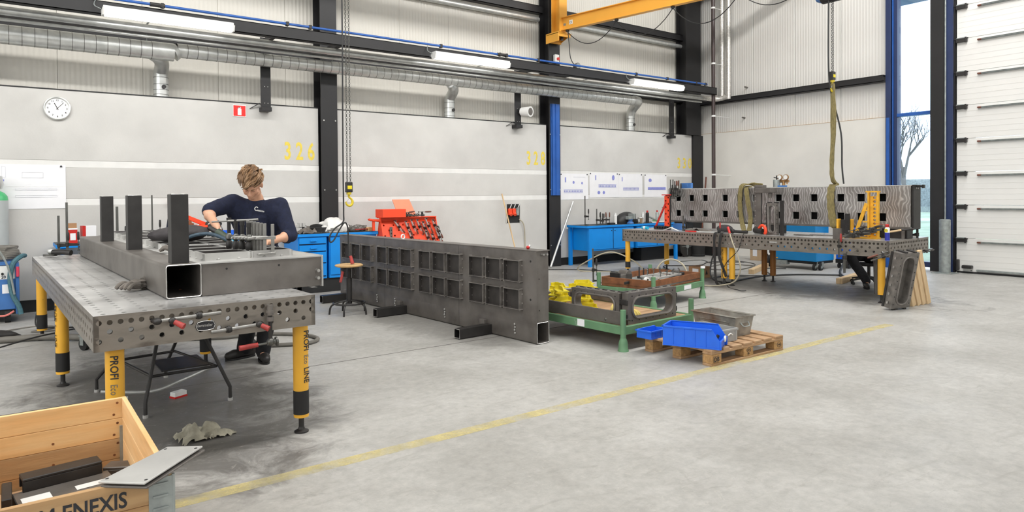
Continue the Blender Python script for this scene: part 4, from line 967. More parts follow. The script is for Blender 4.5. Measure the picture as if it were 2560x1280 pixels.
cc = [(.22, 1.09, .30), (.42, 1.08, .28), (.53, 1.10, .30), (.64, 1.10, .30), (.74, 1.06, .27), (.81, 1.12, .34), (.94, 1.09, .24), (1.0, .98, .22), (.46, .91, .26), (.77, .90, .27), (.88, .85, .2), (.99, .90, .28)]
for k, (u, z, L_) in enumerate(cc):
    clamp('round-bar clamp on the red rack, %s row' % clab[k], on_panel(u, z, .045), Vector((.42, 0, -1)) if k else Vector((.75, 0, -1)), n_, L_, .06, 'brgrip', .45, group='clamps on the red rack', round_=True, w=.024, Lg=.08)
t = thing('drilled_bracket', 'dark drilled steel bracket hanging at the left of the red rack', 'bracket', on_panel(.15, .96, .03))
ob('strip', G().cb((0, 0, -.10), (.045, .02, .26)), MT['raw'], t, bev=.003)
g = G()
for k in range(4): g.cyl((0, -.012, -.02-.055*k), (0, -.011, -.02-.055*k), .011, n=10)
ob('holes', g, MT['black'], t); ob('jaw', G().cyl((-.07, -.02, -.22), (.09, -.03, -.20), .017, n=10), MT['raw_dk'], t, smooth=True)
clamp('clamp with upright brown handle on the rack top beside the box', (5.30, 10.20, 1.18), (.9, 0, .08), (0, 0, 1), .16, .05, 'brgrip', .4, Lg=.11)
clamp('clamp lying on the rack top with handle pointing right', (5.42, 10.24, 1.18), (1, 0, 0), (.8, 0, .5), .32, .06, 'brgrip', .85, Lg=.12)
t = thing('chain_pile', 'dark chain links heaped on the rack top', 'chain', (5.52, 10.27, 1.158))
for k in range(8): ob('link', G().tube([(.022*math.cos(a/8*2*PI), .01*math.cos(a), .028+.022*math.sin(a/8*2*PI)) for a in range(8)], .006, 5, True), MT['raw_dk'], t, smooth=True); t.children[-1].location = (-.12+.035*k, .01*(k % 2), 0); t.children[-1].rotation_euler = (0, 0, .8*(k % 2))
t = thing('tape_roll', 'white tape roll standing on top of the upright element', 'tape roll', (4.13, 7.95, .944), rad(20))
ob('roll', G().tube([(.03*math.cos(a/14*2*PI), 0, .034+.03*math.sin(a/14*2*PI)) for a in range(14)], .009, 6, True), MT['whitep'], t, smooth=True)
t = thing('magnet', 'small red and white magnet on the right end of the upright element', 'magnet', (4.32, 5.55, .944), rad(30))
ob('body', G().sphere((0, 0, .02), (.028, .018, .018), 10, 6), MT['red'], t, smooth=True); ob('knob', G().cyl((.02, 0, .02), (.04, 0, .035), .016, n=10), MT['silver'], t, smooth=True)
# ================================================================== STOOL
ST = thing('work_stool', 'round wooden work stool with dark tubular foot ring before the upright element', 'stool', (3.52, 8.27, 0))
ob('seat', G().lathe([(.155, 0), (.175, .008), (.178, .022), (.165, .03), (.10, .026)], (0, 0, .605), 28), MT['woodseat'], ST, smooth=True)
ob('seat_plate', G().lathe([(.09, 0), (.10, .02)], (0, 0, .585), 16), MT['raw_dk'], ST)
ob('column', G().cyl((0, 0, .13), (0, 0, .46), .036, n=14).cyl((0, 0, .4), (0, 0, .6), .022, n=12), MT['raw_dk'], ST, smooth=True)
ob('foot_ring', G().tube([(.20*math.cos(a/28*2*PI), .20*math.sin(a/28*2*PI), .14) for a in range(28)], .012, 8, True), MT['raw_dk'], ST, smooth=True)
for k in range(5):
    a = rad(15+72*k); c_, s_ = math.cos(a), math.sin(a)
    ob('leg', G().tube(spline([(.03*c_, .03*s_, .17), (.15*c_, .15*s_, .145), (.23*c_, .23*s_, .10), (.25*c_, .25*s_, .0)], 4), .012, 8), MT['raw_dk'], ST, smooth=True)
ob('height_lever', G().bar((-.1, -.05, .57), (-.15, -.08, .42), .035, .014), MT['redgrip'], ST, bev=.003)
ob('lever_pivot', G().cyl((-.10, -.08, .575), (-.10, -.02, .575), .022, n=10), MT['raw_dk'], ST)
# ================================================================== wall fittings in the middle
t = thing('socket_recess', 'black recess in the wall with red and grey power sockets', 'socket panel', (8.235, 11.07, 1.14))
ob('recess', G().box(-.165, .165, -.004, .0, -.19, .19), MT['black'], t)
for x in (-.18, .165): ob('reveal', G().box(x, x+.015, -.02, .0, -.19, .19), MT['conc'], t)
for k in range(2):
    s = ob('red_socket', G().box(-.14+.10*k, -.06+.10*k, -.06, -.004, -.03, .10), MT['orange'], t, bev=.01)
    ob('socket_cap', G().cyl((-.10+.10*k, -.055, -.0), (-.10+.10*k, -.09, -.03), .032, n=12), MT['orange'], s, smooth=True)
ob('grey_socket', G().box(.06, .13, -.05, -.004, -.04, .11), MT['galv'], t, bev=.008)
for k in range(3): ob('cable_gland', G().tube(spline([(-.1+.1*k, -.03, .10), (-.09+.1*k, -.05, .14), (-.05+.1*k, -.02, .18)], 4), .008, 6), MT['whitep'], t, smooth=True)
ob('wall_cable', G().tube(spline([(8.37, 11.04, 1.02), (8.45, 11.02, .95), (8.50, 11.03, .8), (8.52, 11.04, .45), (8.48, 11.0, .05), (8.2, 10.8, .012), (7.2, 10.7, .01)]), .011, 8), MT['cream_hose'], label='beige cable running down the wall from the socket recess', cat='cable', smooth=True)
t = thing('broom', 'broom with thin wooden handle leaning on the wall', 'broom', (0, 0, 0))
ob('handle', G().cyl((7.90, 10.98, 1.54), (8.14, 10.72, .06), .0145, n=10), MT['timber'], t, smooth=True)
ob('head', G().cb((8.15, 10.70, .075), (.36, .06, .035), (0, 0, .3)), MT['timber'], t, bev=.004); ob('bristles', G().cb((8.15, 10.70, .03), (.35, .05, .06), (0, 0, .3)), MT['black'], t)
ob('steel_tube', G().cyl((9.78, 10.98, 1.36), (8.93, 10.72, .03), .022, n=12), MT['silver'], label='long grey tube leaning diagonally across the second column', cat='tube', smooth=True)
ob('wall_hook', G().cyl((1.92, 11.07, 1.45), (1.92, 10.98, 1.46), .018, n=10).cyl((1.92, 10.98, 1.46), (1.99, 10.97, 1.46), .022, n=10), MT['redgrip'], label='small red grip on a wall hook right of the third post', cat='hook', smooth=True)
# ---- things on bench 2
for k, (x, h, grip) in enumerate(((9.80, .62, 0), (10.09, .34, 0), (10.20, .27, 0), (10.26, .24, 1), (10.37, .23, 1))):
    clamp('clamp at the left end of the drawing bench, %s' % ['leftmost and tallest', 'second from left', 'third from left', 'fourth from left with brown grip', 'rightmost with brown grip'][k], (x, 10.62-.05*(k > 0), .865), (0, 0, 1), (1, -.2, 0), h, .09, 'brgrip' if grip else 'raw_dk', .3 if not grip else .45, w=.022, group='clamps on the drawing bench')
t = thing('welding_helmet', 'black domed welding helmet on the bench under the drawings', 'helmet', (11.15, 10.72, .865))
g = G()
for v in G().sphere((0, 0, 0), 1, 24, 16).v: pass
g.sphere((0, 0, .02), (.33, .17, .235), 24, 14); g.v = [(x, y, max(z, 0)) for x, y, z in g.v]
ob('shell', g, MT['cable'], t, smooth=True)
t = thing('bench_vice', 'grey blue bench vice in front of the helmet', 'vice', (11.02, 10.48, .865))
ob('base', G().lathe([(.08, 0), (.07, .03), (.04, .05), (.06, .1)], (0, 0, 0), 14), MT['weldblue'], t, smooth=True)
ob('jaw', G().box(-.10, .05, -.05, .05, .09, .16).box(.02, .06, -.09, .09, .1, .22), MT['galv'], t, bev=.006); ob('jaw', G().box(.09, .13, -.09, .09, .1, .22).box(.12, .24, -.04, .04, .1, .15), MT['raw_lt'], t, bev=.008)
ob('spindle_bar', G().cyl((.27, -.1, -.12), (.27, -.1, .13), .009, n=8).cyl((.2, -.06, .12), (.30, -.1, .12), .014, n=8), MT['edge'], t)
def spray(label, loc, col, cap, h=.20, r=.033):
    t = thing('spray_can', label, 'spray can', loc)
    ob('can', G().lathe([(r, 0), (r, h*.78), (r*.55, h*.86)], (0, 0, 0), 14), MT[col], t, smooth=True); ob('cap', G().lathe([(r*.6, h*.84), (r*.55, h), (r*.3, h*1.01)], (0, 0, 0), 12), MT[cap], t, smooth=True); return t
spray('white spray can left of the helmet on the drawing bench', (10.66, 10.58, .865), 'whitep', 'whitep', .24, .036)
spray('black spray can with red cap right of the helmet', (11.72, 10.62, .865), 'raw_dk', 'red', .27, .04)
spray('silver spray can with red cap right of the helmet', (11.64, 10.68, .865), 'silver', 'whitep', .24, .034)
spray('grey green spray can near the right end of the drawing bench', (12.05, 10.62, .865), 'galv', 'red', .27, .036)
for k, (x, y, d, c, l) in enumerate(((10.47, 10.52, (.16, .1, .035), 'black', 'black disc box between clamps and white can'), (11.40, 10.5, (.06, .05, .11), 'card2', 'small tan carton right of the vice'), (11.92, 10.56, (.12, .1, .05), 'green', 'small green box beside the spray cans'), (12.2, 10.6, (.35, .12, .02), 'whitep', 'pale flat parts at the right end of the drawing bench'), (11.8, 10.5, (.3, .1, .018), 'whitep', 'pale strip lying before the spray cans'))):
    ob('bench_item', G().box(-d[0]/2, d[0]/2, -d[1]/2, d[1]/2, 0, d[2]), MT[c], label=l, cat='bench item', loc=(x, y, .865), rz=.2*k, bev=.003)
ob('grey_tube', G().cyl((11.77, 10.68, 1.02), (12.02, 10.6, .90), .02, n=10), MT['galv'], label='short pale tube leaning between the spray cans', cat='tube', smooth=True)
# ================================================================== STILLAGES
def stillage(label, P, e1, e2, L1, L2, zr, hp, boards, boardmat, deck=True, dz=.05, foot_tag=None, bh=.15, tagpos=None):
    e1 = Vector((*e1, 0)).normalized(); e2 = Vector((*e2, 0)).normalized()
    m = Matrix(((e1.x, e2.x, 0, P[0]), (e1.y, e2.y, 0, P[1]), (0, 0, 1, 0), (0, 0, 0, 1)))
    t = thing('stillage', label, 'stillage'); t.matrix_world = m; s = .028
    for x in (0, L1):
        for y in (0, L2):
            p_ = ob('post', G().cyl((x, y, .12), (x, y, hp), s, n=4 if False else 12), MT['green'], t, smooth=True)
            ob('bell_foot', G().lathe([(.054, 0), (.052, .012), (.046, .02), (.045, .07), (.038, .10), (.028, .125)], (x, y, 0), 16), MT['green'], p_, smooth=True)
    for (x0, x1, y0, y1) in ((0, L1, -.02, .02), (0, L1, L2-.02, L2+.02), (-.02, .02, 0, L2), (L1-.02, L1+.02, 0, L2)):
        ob('rail', G().box(x0, x1, y0, y1, zr, zr+.08), MT['green'], t, bev=.004)
    if deck: ob('deck', G().box(.02, L1-.02, .02, L2-.02, zr+dz, zr+dz+.02), MT['galv'] if deck != 2 else MT['pallet'], t)
    for (x0, x1, y0, y1) in boards: ob('side_board', G().box(x0, x1, y0, y1, zr+.08, zr+.08+bh), MT[boardmat], t, bev=.004)
    if tagpos: ob('paper_tag', G().box(*tagpos), MT['white'], t)
    return t
d1 = Vector((5.777-4.727, 4.662-4.598)); dB = Vector((-.085, 1.0))
S1 = stillage('green steel stillage holding yellow brackets and two ring frames', (4.73, 4.60), (1, .045), (-.045, 1), 1.07, 1.62, .155, .395, ((.03, .045, .03, 1.59), (.03, 1.04, 1.575, 1.59), (1.03, 1.045, .8, 1.59)), 'raw', deck=2, bh=.13, tagpos=(-.0235, -.021, .50, .60, .165, .235))
S2 = stillage('green stillage with rust-brown boards before the back table', (6.72, 5.99), (1, .19), (-.2, .98), 1.36, .86, .17, .43, ((.03, 1.33, .02, .035), (.02, .035, .03, .83), (.03, 1.33, .82, .835), (1.32, 1.335, .03, .83)), 'rust', deck=True, dz=.105, bh=.125, tagpos=(.78, .98, -.0235, -.021, .18, .24))
M2 = S2.matrix_world
def in2(x, y, z): v = M2 @ Vector((x, y, z)); return (v.x, v.y, v.z)
a2 = math.atan2(.19, 1)
zz2 = .298
ob('wooden_strip', G().box(0, .38, 0, .07, 0, .03), MT['pine'], label='pale wooden strip lying in the rust-brown stillage', cat='wood strip', loc=in2(.10, .08, zz2), rz=a2+.15, bev=.003)
t = thing('blue_gloves', 'blue plastic grip lying in the left of the rust-brown stillage', 'grip', in2(.15, .42, zz2), .4); ob('body', G().cb((0, 0, .03), (.13, .06, .05)), MT['inkblue'] if False else MT['weldblue'], t, bev=.015); ob('bar', G().cb((-.15, .0, .03), (.2, .03, .03)), MT['black'], t)
ob('grey_sheet', G().box(0, .22, 0, .36, 0, .018), MT['galv'], label='grey sheet lying in the left corner of the rust-brown stillage', cat='sheet', loc=in2(.05, .44, zz2), rz=a2, bev=.002)
t = thing('white_tape', 'small white tape roll in the rust-brown stillage', 'tape roll', in2(.33, .30, zz2)); ob('roll', G().cyl((0, -.02, .04), (0, .02, .04), .038, n=14), MT['whitep'], t, smooth=True); ob('core', G().cyl((0, -.021, .04), (0, .021, .04), .018, n=10), MT['black'], t)
t = thing('fixture_frame', 'low pale steel fixture with small clamps in the rust-brown stillage', 'fixture', in2(.45, .18, zz2), a2)
for (x0, x1, y0, y1) in ((0, .62, 0, .03), (0, .62, .27, .30), (0, .03, .03, .27), (.59, .62, .03, .27), (.3, .33, .03, .27)): ob('bar', G().box(x0, x1, y0, y1, .05, .075), MT['raw_lt'], t, bev=.003)
for (x, y) in ((.01, .01), (.59, .01), (.01, .28), (.59, .28), (.3, .01), (.3, .28)): ob('foot', G().box(x, x+.02, y, y+.015, 0, .05), MT['raw'], t)
for k in range(7): ob('toggle', G().cyl((.06+.085*k, .015+.26*(k % 2), .075), (.07+.085*k, .015+.26*(k % 2), .14), .008, n=8).cb((.06+.085*k, .015+.26*(k % 2), .14), (.05, .012, .012), (0, .5, .7*k)), MT['chain'], t)
t = thing('machined_block', 'dark machined steel casting at the back of the rust-brown stillage', 'casting', in2(.14, .60, zz2), a2)
ob('body', G().box(0, .30, 0, .14, 0, .10).cyl((.22, .0, .06), (.22, .14, .06), .09, n=16), MT['raw'], t, bev=.004); ob('flange', G().box(-.03, .0, -.01, .15, 0, .13), MT['raw_dk'], t, bev=.003)
t = thing('machined_block', 'dark steel block at the right of the rust-brown stillage', 'casting', in2(1.08, .2, zz2), a2); ob('body', G().box(0, .12, 0, .2, 0, .08), MT['raw_dk'], t, bev=.01); ob('hub', G().cyl((.06, .1, .08), (.06, .1, .10), .04, n=14), MT['raw'], t)
for k in range(3):
    t = thing('standing_pin', 'dark tooling pin at the back of the rust-brown stillage, %s' % ['left', 'middle', 'right'][k], 'pin', in2(.72+.12*k, .66, zz2), group='tooling pins'); ob('shaft', G().cyl((0, 0, 0), (0, 0, .16-.02*k), .009, n=8), MT['raw_dk'], t); ob('base', G().cyl((0, 0, 0), (0, 0, .03), .03, n=10), MT['raw_dk'], t)
clamp('long clamp standing at the left corner post of the rust-brown stillage', in2(-.02, .93, .30), (-.02, .0, 1), (1, -.2, 0), .46, .06, 'raw_dk', .35, w=.022)
t = thing('paper_cup', 'white cap on the right post of the rust-brown stillage', 'cap', in2(1.36, 0, .4305)); ob('body', G().cyl((0, 0, 0), (0, 0, .03), .033, n=12), MT['white'], t)
M1_ = S1.matrix_world
def in1(x, y, z): v = M1_ @ Vector((x, y, z)); return (v.x, v.y, v.z)
zz1 = .227
# two cast ring frames standing on the deck
def ring_frame(label, mat4, L_, H_, dp=.075, back=False, mat='raw', inner=(.80, .62)):
    t = thing('ring_casting', label, 'frame'); t.matrix_world = mat4
    def rr(l, h, r, n=8, cx=0, cz=0):
        o = []
        for sx_, sz_, a0 in ((1, 1, 0), (-1, 1, 90), (-1, -1, 180), (1, -1, 270)):
            for k in range(n+1):
                a = rad(a0+90*k/n); o.append((cx+sx_*(l/2-r)+r*math.cos(a), cz+sz_*(h/2-r)+r*math.sin(a)))
        return o
    inn = rr(L_*inner[0], H_*inner[1], H_*inner[1]*.45); out = []
    for (x, z) in inn:
        q = min(L_/2/max(abs(x), 1e-6), H_/2/max(abs(z), 1e-6)); out.append((x*q, z*q))
    n = len(inn); g = G(); vs = []
    for y in (0, dp):
        vs += [(x, y, z+H_/2) for x, z in out]+[(x, y, z+H_/2) for x, z in inn]
    fs = []
    for i in range(n):
        j = (i+1) % n
        fs += [(i, j, n+j, n+i), (2*n+j, 2*n+i, 3*n+i, 3*n+j), (n+i, n+j, 3*n+j, 3*n+i), (j, i, 2*n+i, 2*n+j)]
    g.add(vs, fs); ob('casting', g, MT[mat], t)
    ob('raised_rim', G().tube([(x*1.045, -.004, z*1.07+H_/2) for x, z in inn], .013, 6, True), MT[mat], t, smooth=True)
    g = G()
    for k in range(7):
        for z in (.035, H_-.035): g.cyl((-L_*.42+L_*.14*k, -.002, z), (-L_*.42+L_*.14*k, .002, z), .008, n=8)
    ob('bolt_holes', g, MT['black'], t)
    ob('flange', G().box(-L_/2, L_/2, dp-.01, dp+.02, H_-.004, H_+.008).box(-L_/2, L_/2, dp-.01, dp+.02, -.0, .01), MT['raw_dk'], t, bev=.003)
    for k in range(6): ob('top_lug', G().cb((-L_*.4+L_*.16*k, dp/2, H_+.005), (.03, .02, .012)), MT['edge'], t)
    for x in (-L_/2-.008, L_/2+.008):
        for q in (.7, .25): ob('side_lug', G().cb((x, dp*.5, H_*q), (.02, dp*1.05, .05)), MT['raw_dk'], t, bev=.003)
    if back: ob('backing_plate', G().box(-L_/2+.01, L_/2-.01, dp-.03, dp-.015, .01, H_-.01), MT['raw_rim'], t)
    return t
pA0, pA1 = Vector(in1(.12, .80, 0)), Vector(in1(.10, .06, 0))
def _unused(): pass
def place_ring(label, a, b, z, H_, **k):
    a = Vector(a); b = Vector(b); x = (b-a); x.z = 0; L_ = x.length; x.normalize(); y = Vector((0, 0, 1)).cross(x); c = (a+b)/2
    return ring_frame(label, Matrix(((x.x, y.x, 0, c.x), (x.y, y.y, 0, c.y), (0, 0, 1, z), (0, 0, 0, 1))), L_, H_, **k)
place_ring('left cast steel ring frame standing in the green stillage', (4.80, 5.42, 0), (4.84, 4.76, 0), zz1+.03, .27)
place_ring('right cast steel ring frame standing crosswise in the green stillage', (4.86, 4.66, 0), (5.62, 4.70, 0), zz1, .31)
ob('tie_rod', G().cyl((4.76, 4.86, .27), (4.86, 4.62, .28), .012, n=8).sphere((4.76, 4.86, .27), .02), MT['chain'], label='short rod across the ring frames at the stillage corner', cat='rod', smooth=True)
# yellow brackets heaped in the stillage
k = 0
for lay in range(5):
    for q in range(4):
        x, y = in1(.16+.19*q+.03*(lay % 2), 1.03+.22*(q % 2)+.12*(lay % 2), 0)[:2]
        t = thing('yellow_bracket', 'bright yellow steel bracket in the heap, %s layer, %s' % (['bottom', 'second', 'third', 'fourth', 'top'][lay], ['leftmost', 'second from left', 'second from right', 'rightmost'][q]), 'bracket', (x, y, zz1+.058*lay), rad(-60+23*q+31*lay), group='yellow brackets in the stillage')
        ob('base_plate', G().prism([(-.12, -.06), (.13, -.05), (.11, .06), (-.10, .07)], 0, .010, 'z'), MT['yell_bracket'], t, bev=.002)
        ob('rib', G().prism([(-.11, .010), (.12, .010), (.09, .05), (-.06, .052)], -.004, .004, 'y'), MT['yell_bracket'], t)
        ob('lip', G().box(.10, .11, -.05, .05, .01, .045), MT['yell_bracket'], t)
        if (q+lay) % 2: ob('boss', G().cyl((-.05, .02, .01), (-.05, .02, .055), .018, n=10), MT['yell_bracket'], t)
        k += 1
glove('yellow_gloves', 'yellow leather gloves lying behind the right ring frame', in1(.42, .38, zz1), rad(200), MT['glovey'], 1.35)
rag('white_paper_sheet', 'crumpled white paper under the yellow brackets', in1(.35, .80, zz1), .4, .3, .06, MT['whiterag'], 21)
# ================================================================== PALLET WITH BINS
PA = thing('euro_pallet', 'worn wooden pallet carrying blue and grey bins', 'pallet', (4.887, 3.70, 0), rad(-1))
PL, PW = 1.07, .78   # along x, along y
for k, (y, w) in enumerate(((0, .13), (.165, .09), (.295, .13), (.46, .09), (.60, .13), (.70, .08))):
    pass
bxs = ((0, .12), (.165, .09), (.30, .13), (.47, .12), (.63, .10), (.77, .12), (.95, .12))
for x, w in bxs: ob('deck_board', G().box(x, x+w, 0, PW, .122, .144), MT['pallet'], PA, bev=.003)
for k, y in enumerate((0, .34, .68)):
    ob('stringer_board', G().box(0, PL, y, y+.10, .10, .122), MT['pallet'], PA, bev=.003)
    ob('bottom_board', G().box(0, PL, y, y+.10, 0, .022), MT['pallet'], PA, bev=.003)
    for j, x in enumerate((0, .46, .93)):
        ob('block', G().box(x, x+.14, y, y+.10, .022, .10), MT['pallet_blk'], PA, bev=.005)
text('marking', 'DB', .055, MT['ink'], PA, basis((.035, -.001, .038), (1, 0, 0), (0, 0, 1)), bold=.001)
ob('marking', G().tube([(.0+.026+a*.07, -.001, .03+b*.055) for a, b in ((1, 0), (0, .1), (0, 1), (1, 1))], .0018, 4), MT['ink'], PA)
ob('marking', G().tube([(.53+.03*math.cos(a/14*2*PI), -.001, .075+.02*math.sin(a/14*2*PI)) for a in range(14)], .002, 4, True), MT['ink'], PA)
text('marking', 'EPAL', .018, MT['ink'], PA, basis((.513, -.001, .069), (1, 0, 0), (0, 0, 1)))
text('marking', '148-1', .02, MT['ink'], PA, basis((.505, -.001, .035), (1, 0, 0), (0, 0, 1)))
ob('marking', G().tube([(1.0+.03*math.cos(a/14*2*PI), -.001, .064+.025*math.sin(a/14*2*PI)) for a in range(14)], .002, 4, True), MT['ink'], PA)
text('marking', 'EUR', .02, MT['ink'], PA, basis((.982, -.001, .057), (1, 0, 0), (0, 0, 1)))
def bin_(label, loc, rz, L_, Wd, H_, mat, cut=.45, lip=.42, th_=.006, ribs=4):
    """open-fronted picking bin, long axis x, front at x=L_"""
    t = thing('picking_bin', label, 'bin', loc, rz); fl_ = .02
    for s, y in (('side', -Wd/2), ('side', Wd/2-th_)):
        ob(s, G().prism([(0, 0), (L_, 0), (L_, H_*lip), (L_-H_*cut*.85, H_), (0, H_)], y, y+th_, 'y'), MT[mat], t, bev=.001)
    ob('back', G().box(0, th_, -Wd/2+th_, Wd/2-th_, 0, H_), MT[mat], t)
    ob('bottom', G().box(th_, L_, -Wd/2+th_, Wd/2-th_, .004, .010), MT[mat], t)
    ob('front_lip', G().box(L_-th_, L_, -Wd/2+th_, Wd/2-th_, 0, H_*lip), MT[mat], t, bev=.001)
    g = G().box(-.008, L_-H_*cut*.85, -Wd/2-.009, -Wd/2+.006, H_-.012, H_+.002).box(-.008, L_-H_*cut*.85, Wd/2-.006, Wd/2+.009, H_-.012, H_+.002).box(-.010, .008, -Wd/2-.009, Wd/2+.009, H_-.012, H_+.002)
    ob('rim', g, MT[mat], t, bev=.001)
    g = G()
    for k in range(1, ribs+1):
        x = L_*.82*k/(ribs+.3); g.box(x-.003, x+.003, -Wd/2-.006, -Wd/2, .01, H_-.012).box(x-.003, x+.003, Wd/2, Wd/2+.006, .01, H_-.012)
    g.box(0, L_-.0, -Wd/2-.004, -Wd/2, 0, .015)
    ob('ribs', g, MT[mat], t)
    ob('label_holder', G().box(L_, L_+.012, -Wd/2+.03, Wd/2-.03, H_*lip-.01, H_*lip+.004).box(L_, L_+.014, -Wd/2, -Wd/2+.03, .0, H_*lip).box(L_, L_+.014, Wd/2-.03, Wd/2, .0, H_*lip), MT[mat], t, bev=.002)
    return t
bn = bin_('large blue open-fronted bin at the front of the pallet', (4.735, 4.26, .145), rad(-65), .50, .28, .175, 'binblue')
bn.location = (4.86, 4.17, .145)
ob('tape_scrap', G().sphere((.512, .03, .07), (.012, .028, .03), 8, 6), MT['whiterag'], bn)
t = thing('small_fittings', 'white and black fittings lying in the large blue bin', 'fittings', (0, 0, 0)); t.matrix_world = bn.matrix_basis @ Matrix.Translation((.40, .0, .012))
ob('white_pin', G().cyl((-.04, .0, .03), (.03, .02, .05), .012, n=8), MT['whitep'], t); ob('black_knob', G().cyl((.03, .02, .03), (.05, .05, .08), .014, n=8), MT['black'], t)
bn2 = bin_('small blue bin lying half under the large bin at the pallet\'s left corner', (4.80, 4.40, .145), rad(5), .30, .17, .075, 'binblue', cut=.3, lip=.8, ribs=3)
gc = thing('grey_euro_crate', 'low grey plastic crate behind the large blue bin', 'crate', (5.20, 3.83, .145), rad(-4))
for a in ((0, .22, 0, .006), (0, .22, .414, .42), (0, .006, .006, .414), (.214, .22, .006, .414)): ob('wall', G().box(*a, 0, .115), MT['greycrate'], gc)
ob('bottom', G().box(.006, .214, .006, .414, .003, .008), MT['greycrate'], gc); ob('rim', G().box(-.008, .228, -.008, .0, .095, .115).box(-.008, .228, .42, .428, .095, .115).box(-.008, .0, 0, .42, .095, .115).box(.22, .228, 0, .42, .095, .115), MT['greycrate'], gc, bev=.002)
for x in (.02, .19): ob('rib', G().box(x, x+.012, -.008, 0, .005, .095), MT['greycrate'], gc)
ob('grip', G().tube(spline([(.08, -.012, .06), (.11, -.014, .075), (.14, -.012, .06)], 4), .006, 6), MT['whitep'], gc, smooth=True)
zb = thing('zinc_box', 'worn zinc box with handle at the right rear of the pallet', 'box', (5.50, 3.89, .145), rad(-3))
def taper(g, x0, x1, y0, y1, z0, z1, d, th_=.004):
    for (a, b, c, e, nx, ny) in ():
        pass
W0, L0, H0, dd = .27, .52, .185, .025
g = G(); B_ = [(dd, dd), (W0-dd, dd), (W0-dd, L0-dd), (dd, L0-dd)]; T_ = [(0, 0), (W0, 0), (W0, L0), (0, L0)]
for k in range(4):
    j = (k+1) % 4; gg = G(); a, b, c, d = Vector((*B_[k], 0)), Vector((*B_[j], 0)), Vector((*T_[j], H0)), Vector((*T_[k], H0)); n2 = (b-a).cross(c-a).normalized()*-.004
    gg.add([a, b, c, d, a+n2, b+n2, c+n2, d+n2], [(0, 1, 2, 3), (7, 6, 5, 4), (0, 4, 5, 1), (1, 5, 6, 2), (2, 6, 7, 3), (3, 7, 4, 0)]); ob('side', gg, MT['zincbin'], zb)
ob('bottom', G().box(dd, W0-dd, dd, L0-dd, 0, .004), MT['zincbin'], zb)
ob('rim', G().tube([(*p, H0) for p in T_], .009, 4, True).tube([(p[0]*1.0+(-.012 if p[0] == 0 else .012), p[1]+(-.012 if p[1] == 0 else .012), H0+.002) for p in T_], .006, 4, True), MT['zincbin'], zb)
ob('handle', G().tube(spline([(.08, .004, .13), (.09, -.02, .10), (.135, -.026, .095), (.18, -.02, .10), (.19, .004, .13)], 4), .006, 6), MT['galv'], zb, smooth=True)
ob('handle_plate', G().box(.07, .20, .003, .012, .12, .14), MT['zincbin'], zb, bev=.002)
ob('bead', G().tube([(.006, .08, .05), (.006, .44, .05), (.0, .44, .13), (.0, .08, .13)], .004, 4, True), MT['zincbin'], zb)
for k in range(4): ob('foot_dent', G().cb((W0*(.25 if k % 2 else .75), L0*(.15 if k < 2 else .85), .0), (.03, .03, .003)), MT['zincbin'], zb)
ob('torn_wrap', G().sphere((4.885, 4.45, .15), (.02, .03, .012), 8, 5), MT['whiterag'], label='scrap of white wrap on the left corner of the pallet', cat='scrap')
# ================================================================== THINGS ON AND AROUND THE BACK TABLE
zt = .852
for k, (y, z0, L_) in enumerate(((8.50, 1.42, .36), (8.44, 1.42, .36), (8.40, 1.45, .30), (8.36, 1.45, .30), (8.30, 1.46, .30))):
    clamp('clamp standing above the red angle fixture, %s' % ['leftmost', 'second from left', 'middle with brown handle', 'second from right with brown handle', 'rightmost'][k], (10.02, y, z0), (0, 0, 1), (0, -1, .0), L_, .05, 'brgrip' if k in (2, 3) else 'raw_dk', .30 if k not in (2, 3) else .5, w=.022, group='clamps at the left end of the ground element')
t = thing('clamp_angle', 'red and black drilled clamping angle at the left end of the back table', 'fixture', (9.80, 8.40, zt))
g = G().holes([0, .06, .12], [.02+.06*k for k in range(11)], (0, .06, 0), (0, -1, 0), (0, 0, 1), (-1, 0, 0), lambda i, j: (i+j) % 2 == 0, .02, .02, n=10)
ob('drilled_face', g, MT['orange'], t); ob('spine', G().box(.02, .05, -.06, .06, 0, .63), MT['raw_dk'], t, bev=.003)
ob('brace', G().bar((.0, .02, .50), (.0, .28, .03), .035, .02, (1, 0, 0)), MT['red'], t, bev=.002)
ob('foot', G().holes([.06*k for k in range(7)], [0, .06], (-.02, .30, .0), (0, -1, 0), (0, 0, 1), (-1, 0, 0), lambda i, j: True, .018, .03, n=10).box(-.0, .04, -.06, .30, 0, .06), MT['raw_dk'], t)
ob('top_cap', G().box(-.03, .05, -.06, .1, .63, .65), MT['red'], t)
ob('blue_magnet', G().box(-.03, .03, -.12, .12, 0, .10).cyl((-.031, -.02, .05), (-.04, -.02, .05), .03, n=12), MT['weldblue'], label='blue box-shaped tool standing on top of the ground element at the left', cat='tool', loc=(10.22, 8.28, 1.612), bev=.004)
ob('blue_magnet', G().box(-.06, .06, -.1, .1, 0, .11), MT['weldblue'], label='blue box under the left end of the ground element', cat='box', loc=(9.98, 8.26, zt), bev=.004)
t = thing('pipe_clamp', 'silver pipe clamp head gripping the left end of the ground element', 'clamp', (10.06, 8.52, 1.45)); ob('barrel', G().cyl((0, 0, 0), (0, 0, .17), .032, n=14).cyl((0, -.06, .02), (0, -.06, .16), .022, n=12), MT['chain'], t, smooth=True); ob('hook_bar', G().tube(spline([(0, .22, -.2), (0, .1, -.18), (0, .03, -.13)], 4), .012, 6), MT['galv'], t, smooth=True)
